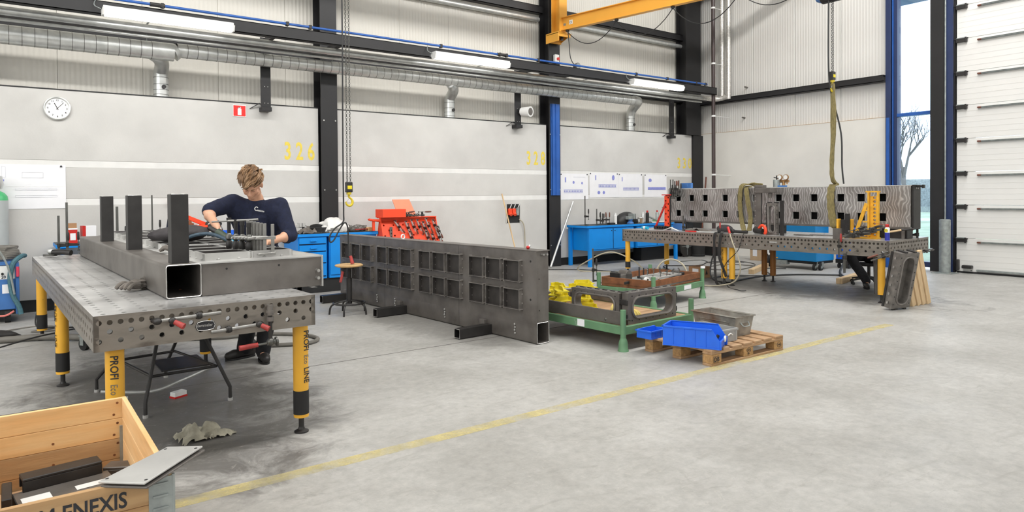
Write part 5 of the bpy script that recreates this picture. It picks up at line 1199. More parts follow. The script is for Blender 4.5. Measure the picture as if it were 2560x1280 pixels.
def strap(name, label, pts, w, th_, mat, cat='sling', side=(0, 1, 0)):
    g = G(); P = spline(pts, 6); vs = []
    for i, p in enumerate(P):
        a = (P[min(i+1, len(P)-1)]-P[max(i-1, 0)]).normalized(); b = Vector(side); b = (b-a*b.dot(a)).normalized(); c = a.cross(b)
        for s, q in ((-1, -1), (1, -1), (1, 1), (-1, 1)): vs.append(p+b*s*w/2*(1+.1*math.sin(i*1.7))+c*q*th_/2)
    fs = []
    for i in range(len(P)-1):
        for j in range(4): fs.append((i*4+j, i*4+(j+1) % 4, (i+1)*4+(j+1) % 4, (i+1)*4+j))
    fs += [(3, 2, 1, 0), tuple(len(vs)-4+q for q in range(4))]
    g.add(vs, fs)
    return g
t = thing('lifting_sling', 'khaki lifting sling looped over the left half of the ground element', 'sling')
for pts in ([(10.12, 6.62, 1.63), (10.10, 6.85, 1.66), (10.05, 6.98, 1.62), (10.06, 7.02, 1.35), (10.05, 6.98, 1.05), (9.95, 6.86, .87)], [(10.25, 6.95, 1.62), (10.07, 6.90, 1.60), (10.03, 6.84, 1.35), (10.04, 6.80, 1.1), (9.97, 6.78, .88)]):
    ob('band', strap('', '', pts, .075, .02, None), MT['sling'], t, smooth=True)
H2x, H2y = 10.07, 5.40
t = thing('lifting_sling', 'long khaki sling from the right crane hook around the ground element', 'sling')
ob('band', strap('', '', [(H2x, H2y, 3.16), (H2x+.01, H2y-.02, 2.6), (H2x, H2y+.01, 2.0), (H2x, H2y, 1.72), (10.20, H2y+.0, 1.63)], .055, .03, None), MT['sling'], t, smooth=True)
ob('band', strap('', '', [(H2x+.03, H2y+.02, 3.16), (H2x+.03, H2y+.02, 2.4), (H2x+.03, H2y+.02, 1.75), (10.20, H2y, 1.64)], .045, .02, None), MT['sling'], t, smooth=True)
ob('band', strap('', '', [(10.18, H2y, 1.63), (10.10, H2y+.02, 1.61), (10.065, H2y+.03, 1.45), (10.06, H2y+.01, 1.2), (10.06, H2y-.03, 1.0), (10.15, H2y-.04, .97)], .11, .014, None), MT['sling'], t, smooth=True)
# casting fixtures on the table
def standing_ring(label, c, xdir, L_, H_, dp, lean=0, z0=zt, **kw):
    """a ring frame standing on its short end; xdir = horizontal direction of its width seen from the front"""
    w = Vector((*xdir, 0)).normalized(); upv = Vector((0, 0, 1)); nrm = upv.cross(w)  # front normal is -y of ring
    # local x -> up, local z -> -w, local y = z cross x
    lx = (upv+nrm*lean).normalized(); lz = -w; ly = lz.cross(lx)
    m = Matrix(((lx.x, ly.x, lz.x, c[0]), (lx.y, ly.y, lz.y, c[1]), (lx.z, ly.z, lz.z, z0), (0, 0, 0, 1))) @ Matrix.Translation((L_/2, 0, -H_/2))
    return ring_frame(label, m, L_, H_, dp, **kw)
standing_ring('upright cast ring frame standing before the ground element', (9.62, 6.14, 0), (-.05, -1), .50, .26, .06, mat='raw_rim', inner=(.82, .42))
t = thing('clamping_post', 'tall dark drilled clamping post with vice head at the left of the upright ring', 'fixture', (9.86, 6.52, zt))
ob('post', G().box(-.03, .03, -.035, .035, 0, .66), MT['raw_dk'], t, bev=.003); ob('flange', G().box(-.045, -.03, -.06, .06, 0, .78), MT['raw'], t, bev=.003)
g = G()
for k in range(9): g.cyl((-.046, .04, .05+.08*k), (-.0475, .04, .05+.08*k), .008, n=8)
ob('rivets', g, MT['edge'], t)
ob('vice_head', G().box(-.08, .08, -.26, .02, .66, .74).box(-.06, .06, -.1, .04, .74, .79).cyl((0, -.2, .66), (0, -.2, .58), .03, n=12), MT['raw'], t, bev=.005)
ob('angle_end', G().box(9.60, 9.63, 5.93, 5.99, zt, zt+.54), MT['raw_dk'], label='narrow dark angle bar standing at the right of the upright ring', cat='angle bar', bev=.003)
t = thing('magnet_switch', 'grey cylindrical magnet with lever on top of the ground element', 'magnet', (10.22, 6.43, 1.60)); ob('body', G().cyl((0, 0, 0), (0, 0, .13), .055, n=16), MT['galv'], t, smooth=True); ob('lever', G().cyl((0, 0, .13), (0, 0, .2), .01, n=8).cyl((0, -.04, .15), (0, .05, .17), .008, n=8), MT['raw_dk'], t); ob('blue_foot', G().box(-.05, .05, -.16, -.05, 0, .035), MT['weldblue'], t)
t = thing('gas_regulator', 'brass gas regulator with two round gauges behind the ground element', 'regulator', (10.25, 6.33, 1.652))
ob('body', G().cyl((0, -.1, .05), (0, .08, .05), .022, n=12).cyl((0, -.01, -.05), (0, -.01, .05), .025, n=12).cyl((0, -.07, .0), (0, -.07, .05), .012, n=8), MT['brass'], t, smooth=True)
for y in (-.06, .05): gg = ob('gauge', G().cyl((-.03, y, .115), (.0, y, .115), .045, n=18), MT['brass'], t, smooth=True); ob('dial', G().cyl((-.032, y, .115), (-.0305, y, .115), .037, n=18), MT['whitep'], gg)
t = thing('yellow_angle_jig', 'tall yellow angle jig with a column of round holes on the back table', 'jig', (9.82, 4.66, zt))
g = G().holes([0, .11], [.03+.052*k for k in range(12)], (0, .055, 0), (0, -1, 0), (0, 0, 1), (-1, 0, 0), lambda i, j: True, .019, .03, n=12)
g.box(-.002, .03, -.055, .055, 0, .03)
ob('drilled_face', g, MT['jigy'], t); ob('side_flange', G().box(-.05, .0, .055, .075, .0, .655).box(-.05, .0, -.072, -.056, 0, .66), MT['jigy'], t, bev=.002); ob('top_cap', G().box(-.05, .03, -.07, .10, .655, .675), MT['jigy'], t)
ob('brace', G().bar((-.02, .10, .50), (-.02, .27, .02), .05, .015, (1, 0, 0)), MT['jigy'], t, bev=.002)
for k in range(3): ob('rib', G().cb((-.05, .10, .08+.16*k), (.02, .07, .02)), MT['jigy'], t)
ob('foot', G().box(-.08, .04, -.07, .32, .0, .02), MT['jigy'], t, bev=.002)
g = G()
for k in range(5): g.cyl((-.082, .24-.05*k, .05), (-.05, .24-.05*k, .05), .016, n=10)
ob('pegs', g, MT['jigy'], t)
t = thing('yellow_block_jig', 'shorter yellow fixture block left of the tall yellow jig', 'jig', (9.86, 5.13, zt)); ob('side', G().box(-.04, .04, .05, .08, 0, .27), MT['jigy'], t, bev=.003); ob('side', G().box(-.04, .04, -.14, -.10, 0, .27), MT['jigy'], t, bev=.003); ob('core', G().box(-.02, .04, -.06, .03, 0, .26), MT['raw_dk'], t, bev=.003); ob('base', G().box(-.06, .06, -.15, .09, 0, .02), MT['jigy'], t)
t = thing('drilled_angle', 'dark drilled angle block at the front edge of the back table', 'fixture', (9.44, 5.00, zt))
g = G().holes([0, .06, .12], [.05*k for k in range(4)], (0, .06, 0), (0, -1, 0), (0, 0, 1), (-1, 0, 0), lambda i, j: True, .014, .03, n=10); ob('face', g, MT['raw'], t)
ob('block', G().box(.002, .03, -.06, .06, 0, .15), MT['raw'], t); 
t2_ = G().holes([0, .06], [.05*k for k in range(7)], (.31, .045, .05), (0, -1, 0), (0, 0, 1), (-1, 0, 0), lambda i, j: True, .013, .03, n=10); ob('tall_bar', t2_.box(.312, .34, -.015, .045, 0, .35), MT['raw_dk'], t)
clamp('red-handled clamp hanging on the front edge of the back table', (9.36, 4.93, .60), (0, 0, 1), (1, 0, 0), .26, .06, 'redgrip', .6, w=.022, Lg=.12)
clamp('dark clamp hanging low under the front edge of the back table', (9.34, 4.84, .66), (0, 0, -1), (1, 0, .2), .27, .06, 'raw_dk', .2, w=.04)
t = thing('spray_can', 'blue and yellow spray can with red cap and straw on the back table', 'spray can', (9.60, 4.385, zt))
ob('can', G().lathe([(.031, 0), (.031, .105)], (0, 0, 0), 18), M('can_blue', (.02, .03, .32), .35, var=.05), t, smooth=True); ob('can_top', G().lathe([(.031, .105), (.031, .165), (.02, .18)], (0, 0, 0), 18), MT['whitep'], t, smooth=True)
ob('yellow_shield', G().cyl((-.0322, .002, .135), (-.0312, .002, .135), .024, n=16), MT['yell_bracket'], t)
text('lettering', 'WD-40', .015, M('can_ink', (.01, .02, .2), .5), t, basis((-.0325, .022, .129), (0, -1, 0), (0, 0, 1)), sx=.85)
ob('cap', G().lathe([(.022, .18), (.026, .19), (.024, .215), (.01, .222)], (0, 0, 0), 14), MT['red'], t, smooth=True); ob('straw', G().cyl((0, 0, .215), (-.02, .16, .225), .002, n=6), MT['red'], t)
for k, (y0, y1, dz, x0) in enumerate(((4.98, 4.62, .02, 9.62), (4.9, 4.5, .045, 9.60), (4.82, 4.5, .07, 9.66), (4.95, 4.55, .03, 9.74), (4.8, 4.44, .06, 9.56), (5.0, 4.7, .02, 9.54))):
    clamp('grey clamp in the heap left of the spray can, %s' % ['lowest left', 'second layer', 'topmost', 'rearmost', 'front upper', 'front lowest'][k], (x0, y0, zt+dz), (.1*(k-2), y1-y0, .03+.02*k), (0, .1, 1), .34, .05, 'raw_dk', .6, w=.026, group='clamp heap on the back table')
t = thing('hammer', 'long hammer with wooden handle lying behind the spray can', 'hammer', (0, 0, 0)); ob('handle', G().cyl((9.85, 4.50, .95), (9.95, 4.36, .98), .014, n=10), MT['timber'], t, smooth=True); ob('shaft', G().cyl((9.95, 4.36, .98), (10.05, 4.16, 1.01), .012, n=8), MT['raw_dk'], t, smooth=True)
t = thing('angle_grinder', 'orange-red angle grinder on the back table left of the upright ring', 'power tool', (9.60, 6.36, zt), rad(70))
ob('body', G().tube(spline([(-.12, 0, .05), (-.02, 0, .06), (.08, 0, .07)], 4), [.045]*5+[.05]*4, 12), MT['raw_dk'], t, smooth=True); ob('red_handle', G().tube(spline([(-.02, 0, .10), (-.08, 0, .145), (-.15, 0, .13), (-.18, 0, .06), (-.16, 0, .02)], 4), .024, 8), MT['orange'], t, smooth=True)
t = thing('angle_grinder', 'small dark grinder between sling and torch on the back table', 'power tool', (9.55, 6.66, zt), rad(100))
ob('body', G().tube([(-.12, 0, .03), (.10, 0, .035)], .025, 10), MT['raw_dk'], t, smooth=True); ob('gear_head', G().sphere((.13, 0, .04), .04, 10, 8), MT['raw_dk'], t, smooth=True); ob('side_grip', G().cyl((.13, 0, .04), (.14, .12, .06), .016, n=10), MT['cable'], t, smooth=True)
rag('grey_rag', 'pale grey gloves and rags left of the belts on the back table', (9.66, 7.62, zt), .3, .55, .09, MT['glove'], 14)
ob('white_angle', G().prism([(-.18, 0), (0, .06), (.18, 0), (.17, -.0), (0, .045), (-.16, 0)], -.02, .02, 'x'), MT['whitep'], label='pale folded strip at the left end of the back table', cat='strip', loc=(9.50, 8.05, zt+.005))
ob('red_rule', G().box(-.012, .012, -.11, .11, 0, .02), MT['red'], label='flat red tool at the front edge of the back table', cat='tool', loc=(9.48, 7.60, zt))
t = thing('glue_tube', 'small cyan can lying at the left end of the back table', 'can', (9.56, 8.72, zt+.03)); ob('body', G().cyl((0, -.07, 0), (0, .07, 0), .03, n=14), MT['cyan'], t, smooth=True); ob('label', G().cyl((0, -.02, 0), (0, .03, 0), .0305, n=14), MT['white'], t)
clamp('upright drilled bar before the second column of square holes', (9.60, 7.86, zt), (0, 0, 1), (0, -1, 0), .27, .05, 'raw_dk', .25, w=.03)
t = thing('dark_pouch', 'dark fabric pouch standing behind the rags on the back table', 'pouch', (9.95, 7.25, zt), rad(90)); ob('body', G().sphere((0, 0, .05), (.16, .08, .07), 14, 8), MT['cushion'], t, smooth=True)
clamp('red-gripped clamp standing where the belts hang on the back table', (9.52, 7.06, zt), (0, 0, 1), (1, 0, 0), .10, .05, 'redgrip', .2, Lg=.10)
for k, (x, y, L_, c, l) in enumerate(((9.85, 5.75, .3, 'raw', 'thin steel bar lying right of the upright ring'), (10.0, 5.5, .42, 'raw', 'longer thin steel bar lying behind on the back table'), (9.58, 7.3, .5, 'raw_lt', 'pale steel rod lying near the red tool'))):
    ob('steel_bar', G().box(-.012, .012, -L_/2, L_/2, 0, .014), MT[c], label=l, cat='bar', loc=(x, y, zt), rz=.15*k)
ob('steel_plate', G().box(-.2, .2, -.32, .32, 0, .03), MT['raw_lt'], label='flat pale plate at the right end of the back table', cat='plate', loc=(10.42, 4.75, zt), bev=.003)
ob('steel_rail', G().box(10.05, 10.06, 4.1+.26, 4.1+.30, .851, 1.0), MT['raw'], label='small dark upright strip under the right end of the ground element', cat='strip')
# belts, torch and hoses hanging in front
t = thing('hanging_belt', 'two dark belts hanging over the front edge of the back table to the floor', 'belt')
ob('belt', strap('', '', [(9.55, 7.03, .862), (9.40, 7.02, .865), (9.355, 7.02, .78), (9.35, 7.01, .5), (9.34, 6.99, .2), (9.33, 6.96, .05), (9.34, 6.88, .02), (9.35, 6.80, .10)], .045, .006, None), MT['cable'], t, smooth=True)
ob('belt', strap('', '', [(9.55, 6.90, .862), (9.40, 6.90, .865), (9.355, 6.90, .78), (9.35, 6.92, .5), (9.34, 6.84, .3), (9.34, 6.78, .16)], .05, .006, None), MT['cable'], t, smooth=True)
t = thing('welding_torch', 'welding torch with red handle and cream hose at the edge of the back table', 'torch')
ob('handle', G().cyl((9.42, 6.80, .96), (9.385, 6.74, .86), .021, .018, n=12), MT['red'], t, smooth=True)
ob('hose', G().tube(spline([(9.385, 6.74, .86), (9.345, 6.66, .72), (9.33, 6.55, .50), (9.32, 6.50, .30), (9.30, 6.60, .10), (9.22, 6.85, .02), (9.05, 7.1, .012), (8.9, 7.3, .012)], 8), .012, 8), MT['cream_hose'], t, smooth=True)
ob('thin_cable', G().tube(spline([(9.42, 6.50, .87), (9.345, 6.48, .82), (9.33, 6.55, .6), (9.32, 6.75, .4), (9.31, 6.83, .2), (9.28, 6.70, .012), (9.1, 6.4, .012), (9.05, 6.30, .012), (9.12, 6.26, .012)], 6), .006, 6), MT['cable'], label='thin black cable hanging beside the torch hose', cat='cable', smooth=True)
ob('black_cable', G().tube(spline([(9.62, 7.18, .62), (9.5, 7.2, .3), (9.48, 7.15, .08), (9.7, 7.0, .015), (10.2, 7.1, .015), (10.9, 7.15, .015), (11.6, 6.9, .015), (12.1, 6.35, .015)], 8), .013, 8), MT['cable'], label='thick black cable hanging under the back table and running back on the floor', cat='cable', smooth=True)
ob('floor_hose', G().tube(spline([(9.3, 8.5, .012), (9.7, 9.0, .012), (9.0, 9.9, .02), (8.95, 9.6, .25), (9.15, 9.2, .42), (9.5, 8.95, .25), (9.7, 8.8, .02), (10.1, 9.0, .012), (10.6, 9.1, .012), (10.3, 8.7, .012)], 8), .013, 8), MT['cream_hose'], label='stiff cream hose looping up from the floor by the left leg of the back table', cat='hose', smooth=True)
ob('floor_hose', G().tube(spline([(8.25, 6.65, .25), (8.30, 6.8, .42), (8.22, 6.95, .50), (8.08, 7.05, .44), (7.98, 7.1, .25)], 8), .013, 8), MT['cream_hose'], label='cream hose arch standing in the rust-brown stillage', cat='hose', smooth=True)
ob('floor_cable', G().tube(spline([(8.3, 10.9, .011), (8.94, 10.36, .011), (9.3, 9.9, .011), (9.6, 8.9, .011), (10.4, 8.9, .011), (11.0, 9.5, .011), (11.6, 9.1, .011), (12.4, 9.4, .011), (12.9, 8.9, .011)], 8), .010, 6), MT['cable'], label='black cable running on the floor under the left end of the back table', cat='cable', smooth=True)
ob('floor_cable', G().tube(spline([(12.0, 9.9, .011), (12.6, 9.8, .011), (12.2, 9.2, .011), (13.0, 9.3, .011), (12.7, 8.5, .011), (11.6, 8.1, .011), (11.2, 8.6, .011), (12.2, 8.9, .011), (12.4, 8.3, .011)], 8), .010, 6), MT['hose'], label='looped dark cable on the floor before the cardboard box', cat='cable', smooth=True)
ob('floor_cable', G().tube(spline([(9.9, 7.5, .026), (10.5, 7.6, .011), (11.2, 7.2, .011), (12.0, 7.9, .011), (12.4, 7.6, .011)], 8), .010, 6), MT['cable'], label='black cable on the floor in front of the blue trolley', cat='cable', smooth=True)
ob('power_cable', G().tube(spline([(12.9, 6.6, .7), (12.6, 6.5, .3), (12.1, 6.35, .05), (11.6, 5.9, .02), (11.1, 5.6, .02)], 8), .022, 8), MT['cable'], label='heavy black hose curving down behind the seated person', cat='hose', smooth=True)
# clamps on the right end of the back table
clamp('red clamp standing on the right edge of the back table', (10.45, 4.36, .80), (0, 0, 1), (0, 1, 0), .22, .07, 'redgrip', .45, w=.03, Lg=.06)
clamp('dark clamp lying horizontally on the right apron, left one', (9.75, 4.27, .665), (1, 0, 0), (0, -1, 0), .55, .05, 'raw_dk', .45, w=.024)
clamp('dark clamp lying horizontally on the right apron, right one', (10.25, 4.27, .645), (1, 0, .1), (0, -1, 0), .45, .06, 'raw_dk', .5, w=.03)
clamp('brown-handled clamp at the front right corner of the back table', (9.54, 4.24, .70), (-.45, .45, -.22), (.3, 0, 1), .34, .05, 'brgrip', .5, w=.02, Lg=.14)
# things leaning against the front right corner
t = standing_ring('dark cast ring frame leaning against the right end of the back table', (9.17, 4.03, 0), (.92, -.22), .73, .36, .11, lean=-.20, z0=.02, back=True, mat='raw_rim', inner=(.82, .55))
for k in range(2): ob('castor', G().cyl((-.372, .02, .07+.22*k), (-.395, .02, .07+.22*k), .016, n=10), MT['black'], t)
for k, (x, dx) in enumerate(((9.60, -.01), (9.72, .01), (9.84, .03), (9.96, .045))):
    a = Vector((x, 4.06-.012*k, .002)); b = Vector((x-.19+dx*2, 4.10, .70+.006*k))
    ob('timber', G().bar(a, b, .10, .05, (0, 1, 0)), MT['timber'], label='sawn timber leaning on the right end of the back table, %s' % ['leftmost', 'second from left', 'second from right', 'rightmost'][k], cat='timber', group='leaning timbers', bev=.003)
ob('steel_tube', G().cyl((10.33, 4.88, 0), (10.33, 4.9, .62), .024, n=12), MT['raw'], label='thin grey support tube under the right half of the back table', cat='tube', smooth=True)
ob('timber', G().bar((11.15, 7.54, .045), (12.4, 8.04, .045), .10, .09), MT['timber'], label='timber block lying on the floor before the blue trolley', cat='timber', bev=.004)
ob('timber', G().bar((11.02, 5.80, .045), (12.35, 6.07, .045), .10, .09), MT['timber'], label='timber lying on the floor behind the rolling stool', cat='timber', bev=.004)
# boxes on the floor
def carton(label, loc, rz, d, mat, lab=True, tape=False):
    t = thing('cardboard_box', label, 'box', loc, rz); ob('body', G().box(0, d[0], 0, d[1], 0, d[2]), MT[mat], t, bev=.003)
    ob('flap', G().box(0, d[0], -.003, .0, d[2]*.9, d[2]), MT[mat], t)
    if lab: ob('label', G().box(-.002, 0, d[1]*.25, d[1]*.7, d[2]*.2, d[2]*.8), MT['white'], t)
    if tape: ob('strap', G().box(-.003, d[0]+.003, -.003, d[1]+.003, d[2]*.5, d[2]*.52), MT['black'], t)
    return t
t = carton('brown cardboard box with white label on the floor before the yellow legs', (9.93, 7.72, 0), rad(-2), (.24, .30, .20), 'card')
ob('side_print', G().prism([(.10, .06), (.16, .06), (.13, .15)], -.002, -.001, 'y'), MT['ink'], t)
carton('tall pale cardboard box with black strap beneath the far wall', (13.50, 8.92, 0), rad(-6), (.3, .26, .48), 'card2', True, True)
rag('white_gloves', 'white gloves hanging beside the tall cardboard box', (13.42, 8.68, .15), .12, .16, .3, MT['whiterag'], 31)
ob('black_bag', G().sphere((13.55, 8.6, .19), (.14, .15, .19), 14, 10), MT['cushion'], label='black bag beside the tall cardboard box', cat='bag', smooth=True)
TR = thing('welding_trolley', 'blue welding trolley on castors behind the back table', 'trolley', (12.55, 7.05, 0), 0)
ob('body', G().box(0, .65, .0, .95, .17, .56), MT['blue2'], TR, bev=.01); ob('base_plate', G().box(-.02, .1, .62, .98, .08, .16), MT['galv'], TR, bev=.003); ob('base', G().box(.02, .65, .02, .95, .12, .17), MT['black'], TR)
ob('top_body', G().box(.1, .6, .08, .90, .56, 1.02), MT['blue2'], TR, bev=.008)
ob('maker_label', G().box(-.002, 0, .82, .90, .19, .21), MT['yellow'], TR)
for (x, y) in ((.03, .05), (.12, -.02)): c_ = ob('castor', G().cyl((x, y-.02, .065), (x, y+.02, .065), .065, n=18), MT['black'], TR, smooth=True); ob('hub', G().cyl((x, y-.022, .065), (x, y+.022, .065), .03, n=12), MT['galv'], c_); ob('fork', G().bar((x, y-.03, .065), (x+.02, y-.03, .17), .04, .006), MT['galv'], c_)
ob('rear_wheel', G().cyl((.1, 1.0, .12), (.1, 1.06, .12), .12, n=20), MT['black'], TR, smooth=True)
t = thing('cable_bundle', 'blue and black welding cables heaped on the trolley', 'cable', (12.75, 7.15, 1.02))
g = G()
for k in range(4): g.tube([(.03*k, .16*math.cos(a/14*2*PI), -.02+.12+.11*math.sin(a/14*2*PI)) for a in range(14)], .013, 6, True)
ob('coil', g, MT['weldblue'], t, smooth=True)
boxthing('blue_cabinet', 'bright blue bin unit between trolley and window', 'cabinet', (13.5, 6.95, .18), (.3, .28, .80), 'binblue', 0)
t = thing('cabinet_base', 'dark base with wheels under the blue bin unit', 'base', (13.5, 6.95, 0)); ob('frame', G().box(-.15, .15, -.15, .15, .10, .178), MT['black'], t); 
for x in (-.1, .1):
    for y in (-.1, .1): ob('wheel', G().cyl((x, y-.015, .05), (x, y+.015, .05), .05, n=14), MT['black'], t, smooth=True)
t = thing('cable_drum', 'dark cable drum on the floor in the far corner', 'drum', (13.10, 10.72, .25))
for y in (-.10, .10): ob('flange', G().cyl((-.0, y-.01, 0), (0, y+.01, 0), .25, n=28), MT['raw_dk'], t, smooth=True)
ob('core', G().cyl((0, -.09, 0), (0, .09, 0), .17, n=20), MT['cable'], t, smooth=True); ob('hub', G().cyl((0, -.13, 0), (0, -.10, 0), .05, n=14), MT['galv'], t); ob('spokes', G().bar((-.2, -.112, 0), (.2, -.112, 0), .02, .006).bar((0, -.112, -.2), (0, -.112, .2), .02, .006, (1, 0, 0)), MT['galv'], t)
t = thing('black_bin', 'black ribbed bin beside the cable drum', 'bin', (13.42, 10.55, 0)); ob('body', G().lathe([(.17, 0), (.175, .05), (.165, .06), (.18, .25), (.172, .26), (.19, .5)], (0, 0, 0), 22), MT['black'], t, smooth=True); ob('rim', G().tube([(.19*math.cos(a/20*2*PI), .19*math.sin(a/20*2*PI), .5) for a in range(20)], .01, 6, True), MT['cable'], t, smooth=True)
boxthing('black_case', 'black box against the corner beside the black bin', 'box', (13.98, 10.52, 0), (.4, .5, .52), 'black')
BO = thing('bollard', 'galvanised steel bollard beside the roller door', 'bollard', (13.95, 5.345, 0)); ob('post', G().lathe([(.093, 0), (.093, .985), (.075, 1.0)], (0, 0, 0), 28), MT['galv'], BO, smooth=True); ob('foot_plate', G().box(-.17, .17, -.17, .17, 0, .012), MT['galv'], BO, bev=.002)
for (x, y) in ((-.14, -.14), (.14, -.14), (-.14, .14), (.14, .14)): ob('anchor', G().cyl((x, y, .012), (x, y, .03), .012, n=6), MT['edge'], BO)
ob('hose_tail', G().tube(spline([(1.45, 8.0, .012), (.9, 8.25, .02), (.64, 8.45, .04), (.3, 8.75, .04), (.0, 8.85, .035), (-.3, 8.9, .03)], 8), .035, 10), MT['hose'], label='thick grey hose lying on the floor at the far left', cat='hose', smooth=True)
ob('floor_cable', G().tube(spline([(.35, 9.6, .7), (.30, 9.5, .4), (.24, 9.3, .1), (.38, 9.0, .09), (.6, 8.85, .085), (.2, 8.5, .085), (-.2, 8.4, .011)], 8), .008, 6), MT['cable'], label='thin black cable drooping to the floor by the far left leg', cat='cable', smooth=True)
ob('floor_cable', G().tube(spline([(-.2, 9.5, .011), (.25, 9.75, .011), (.45, 9.5, .011), (.2, 9.35, .011), (.6, 9.25, .011), (1.1, 9.0, .011), (1.6, 8.9, .011)], 8), .008, 6), MT['hose'], label='thin grey cable snaking on the floor left of the table legs', cat='cable', smooth=True)
ob('floor_hose', G().tube(spline([(1.3, 7.9, .02), (1.8, 7.62, .02), (2.2, 7.55, .02), (2.52, 7.25, .02), (2.60, 6.95, .02), (2.45, 6.78, .02), (2.2, 6.86, .02), (1.9, 7.0, .02)], 8), .02, 8), MT['hose'], label='dark hose looping on the floor behind the welder\'s feet', cat='hose', smooth=True)
t = thing('cable_bundle', 'dark bundle of hoses heaped on the floor at the left edge', 'hose', (-.05, 8.95, .012))
for k in range(5): ob('hose', G().tube(spline([(-.3, -.1+.05*k, .03), (-.1, .02*k, .05+.01*k), (.06, -.05+.04*k, .06), (.14, .0, .03)], 5), .02, 7), MT['raw_dk'], t, smooth=True)
# ================================================================== WELDER AND GAS CYLINDER AT THE LEFT EDGE
WM = thing('welding_machine', 'blue welding machine on wheels at the left edge', 'welding machine', (-.55, 10.30, 0))
ob('body', G().box(0, .62, 0, .48, .16, .53), MT['weldblue'], WM, bev=.008)
ob('control_panel', G().box(0, .62, .0, .48, .53, .70), MT['whitep'], WM, bev=.006); ob('top_frame', G().box(-.01, .63, -.01, .49, .70, .745), MT['weldblue'], WM, bev=.006)
for k in range(6): ob('knob', G().cyl((.12+.075*k, -.015, .60), (.12+.075*k, 0, .60), .014, n=12), MT['black'], WM, smooth=True)
text('lettering', 'TRANSTIC 20', .045, MT['navycloth'], WM, basis((.26, -.002, .545), (1, 0, 0), (0, 0, 1)), bold=.001)
ob('sticker', G().box(.49, .57, -.002, 0, .36, .47), MT['white'], WM); ob('socket', G().cyl((.43, -.004, .42), (.43, .0, .42), .018, n=12), MT['galv'], WM)
ob('corner_post', G().box(.62, .66, -.02, .5, .10, .72), MT['weldblue'], WM, bev=.004)
for x in (.08, .54):
    w_ = ob('wheel', G().cyl((x-.03, .05, .08), (x+.03, .05, .08), .08, n=18), MT['black'], WM, smooth=True)
ob('base', G().box(0, .64, .02, .48, .10, .16), MT['black'], WM)
ob('red_hose', G().tube(spline([(.3, -.05, .25), (.42, -.07, .12), (.52, -.06, .10), (.60, -.02, .14)], 5), .012, 7), M('pink_hose', (.7, .2, .17), .5), WM, smooth=True)
ob('pink_handle', G().cyl((.645, -.03, .56), (.645, -.03, .68), .018, n=10), M('pink_grip', (.6, .05, .1), .5), WM)
t = thing('hose_coil', 'grey green coiled hoses on top of the blue welding machine', 'hose', (-.26, 10.52, .76))
g = G()
for k in range(7): g.tube([((.36+.02*math.sin(5*a+k))*math.cos(a/22*2*PI), (.22+.02*math.cos(3*a))*math.sin(a/22*2*PI), .02+.022*k) for a in range(22)], .019, 7, True)
ob('coil', g, MT['hose'], t, smooth=True)
ob('petrol_hose', G().tube(spline([(.17, 10.45, .80), (.13, 10.32, .80), (.05, 10.27, .72), (.02, 10.26, .55), (.04, 10.26, .35), (.10, 10.25, .2), (.12, 10.25, .1)], 6), .028, 8), MT['petrol'], label='petrol blue corrugated hose hanging over the front of the welding machine', cat='hose', smooth=True)
ob('grey_cable', G().tube(spline([(-.25, 10.2, 1.12), (-.15, 10.2, 1.0), (-.04, 10.22, .8), (.02, 10.22, .6), (.06, 10.22, .35)], 6), .012, 6), MT['galv'], label='grey cable crossing down the front of the welding machine', cat='cable', smooth=True)
GC = thing('gas_cylinder', 'grey gas cylinder with green shoulder behind the welding machine', 'gas cylinder', (-.10, 10.92, 0))
ob('body', G().lathe([(.115, 0), (.118, .05), (.118, 1.49)], (0, 0, 0), 26), MT['cylgrey'], GC, smooth=True); ob('shoulder', G().lathe([(.118, 1.49), (.112, 1.54), (.08, 1.585), (.035, 1.61)], (0, 0, 0), 26), MT['greenp'], GC, smooth=True)
v_o = ob('valve', G().lathe([(.03, 1.6), (.03, 1.64), (.02, 1.66)], (0, 0, 0), 12).cyl((0, 0, 1.66), (.05, 0, 1.66), .016, n=10), MT['brass'], GC, smooth=True); ob('cap', G().lathe([(.055, 1.64), (.075, 1.70), (.06, 1.80)], (0, 0, 0), 14), MT['silver'], GC, smooth=True)
# ================================================================== OVERHEAD
rail = G().box(-10, 13.72, 10.20, 10.212, 3.88, 4.05).box(-10, 13.72, 10.20, 10.33, 4.038, 4.05).box(-10, 13.72, 10.20, 10.33, 3.88, 3.892)
LR = thing('lighting_rail', 'long dark steel channel carrying the strip lights along the wall', 'rail'); ob('channel', rail, MT['steel_dk'], LR, bev=.002)
for x in (-8, -3, 4.36, 9.29): ob('hanger', G().box(x-.04, x+.04, 10.33, 10.96, 3.93, 4.0), MT['steel_dk'], LR)
FX = []
def fixture(x0, x1, label):
    t = thing('strip_light', label, 'light', ((x0+x1)/2, 10.09, 3.90), group='strip lights on the rail'); L_ = x1-x0
    ob('housing', G().prism([(-.08, .02), (.08, .02), (.06, .06), (-.06, .06)], -L_/2, L_/2, 'x'), MT['whitep'], t, bev=.003)
    ob('diffuser', G().prism([(-.082, .018), (-.05, -.06), (.05, -.06), (.082, .018)], -L_/2+.02, L_/2-.02, 'x'), MT['light'], t)
    for s in (-1, 1): ob('end_cap', G().prism([(-.084, .02), (-.052, -.062), (.052, -.062), (.084, .02)], s*L_/2-.012, s*L_/2+.012, 'x'), MT['whitep'], t, bev=.002)
    ob('lead', G().tube(spline([(-L_/2-.02, .0, .02), (-L_/2-.09, .05, .07), (-L_/2-.06, .11, .17)], 4), .006, 6), MT['galv'], t, smooth=True)
fixture(1.02, 2.60, 'leftmost and nearest lit strip light on the rail'); fixture(5.86, 7.42, 'middle lit strip light on the rail'); fixture(10.68, 12.30, 'rightmost lit strip light on the rail'); fixture(-3.8, -2.2, 'strip light on the rail outside the left edge')
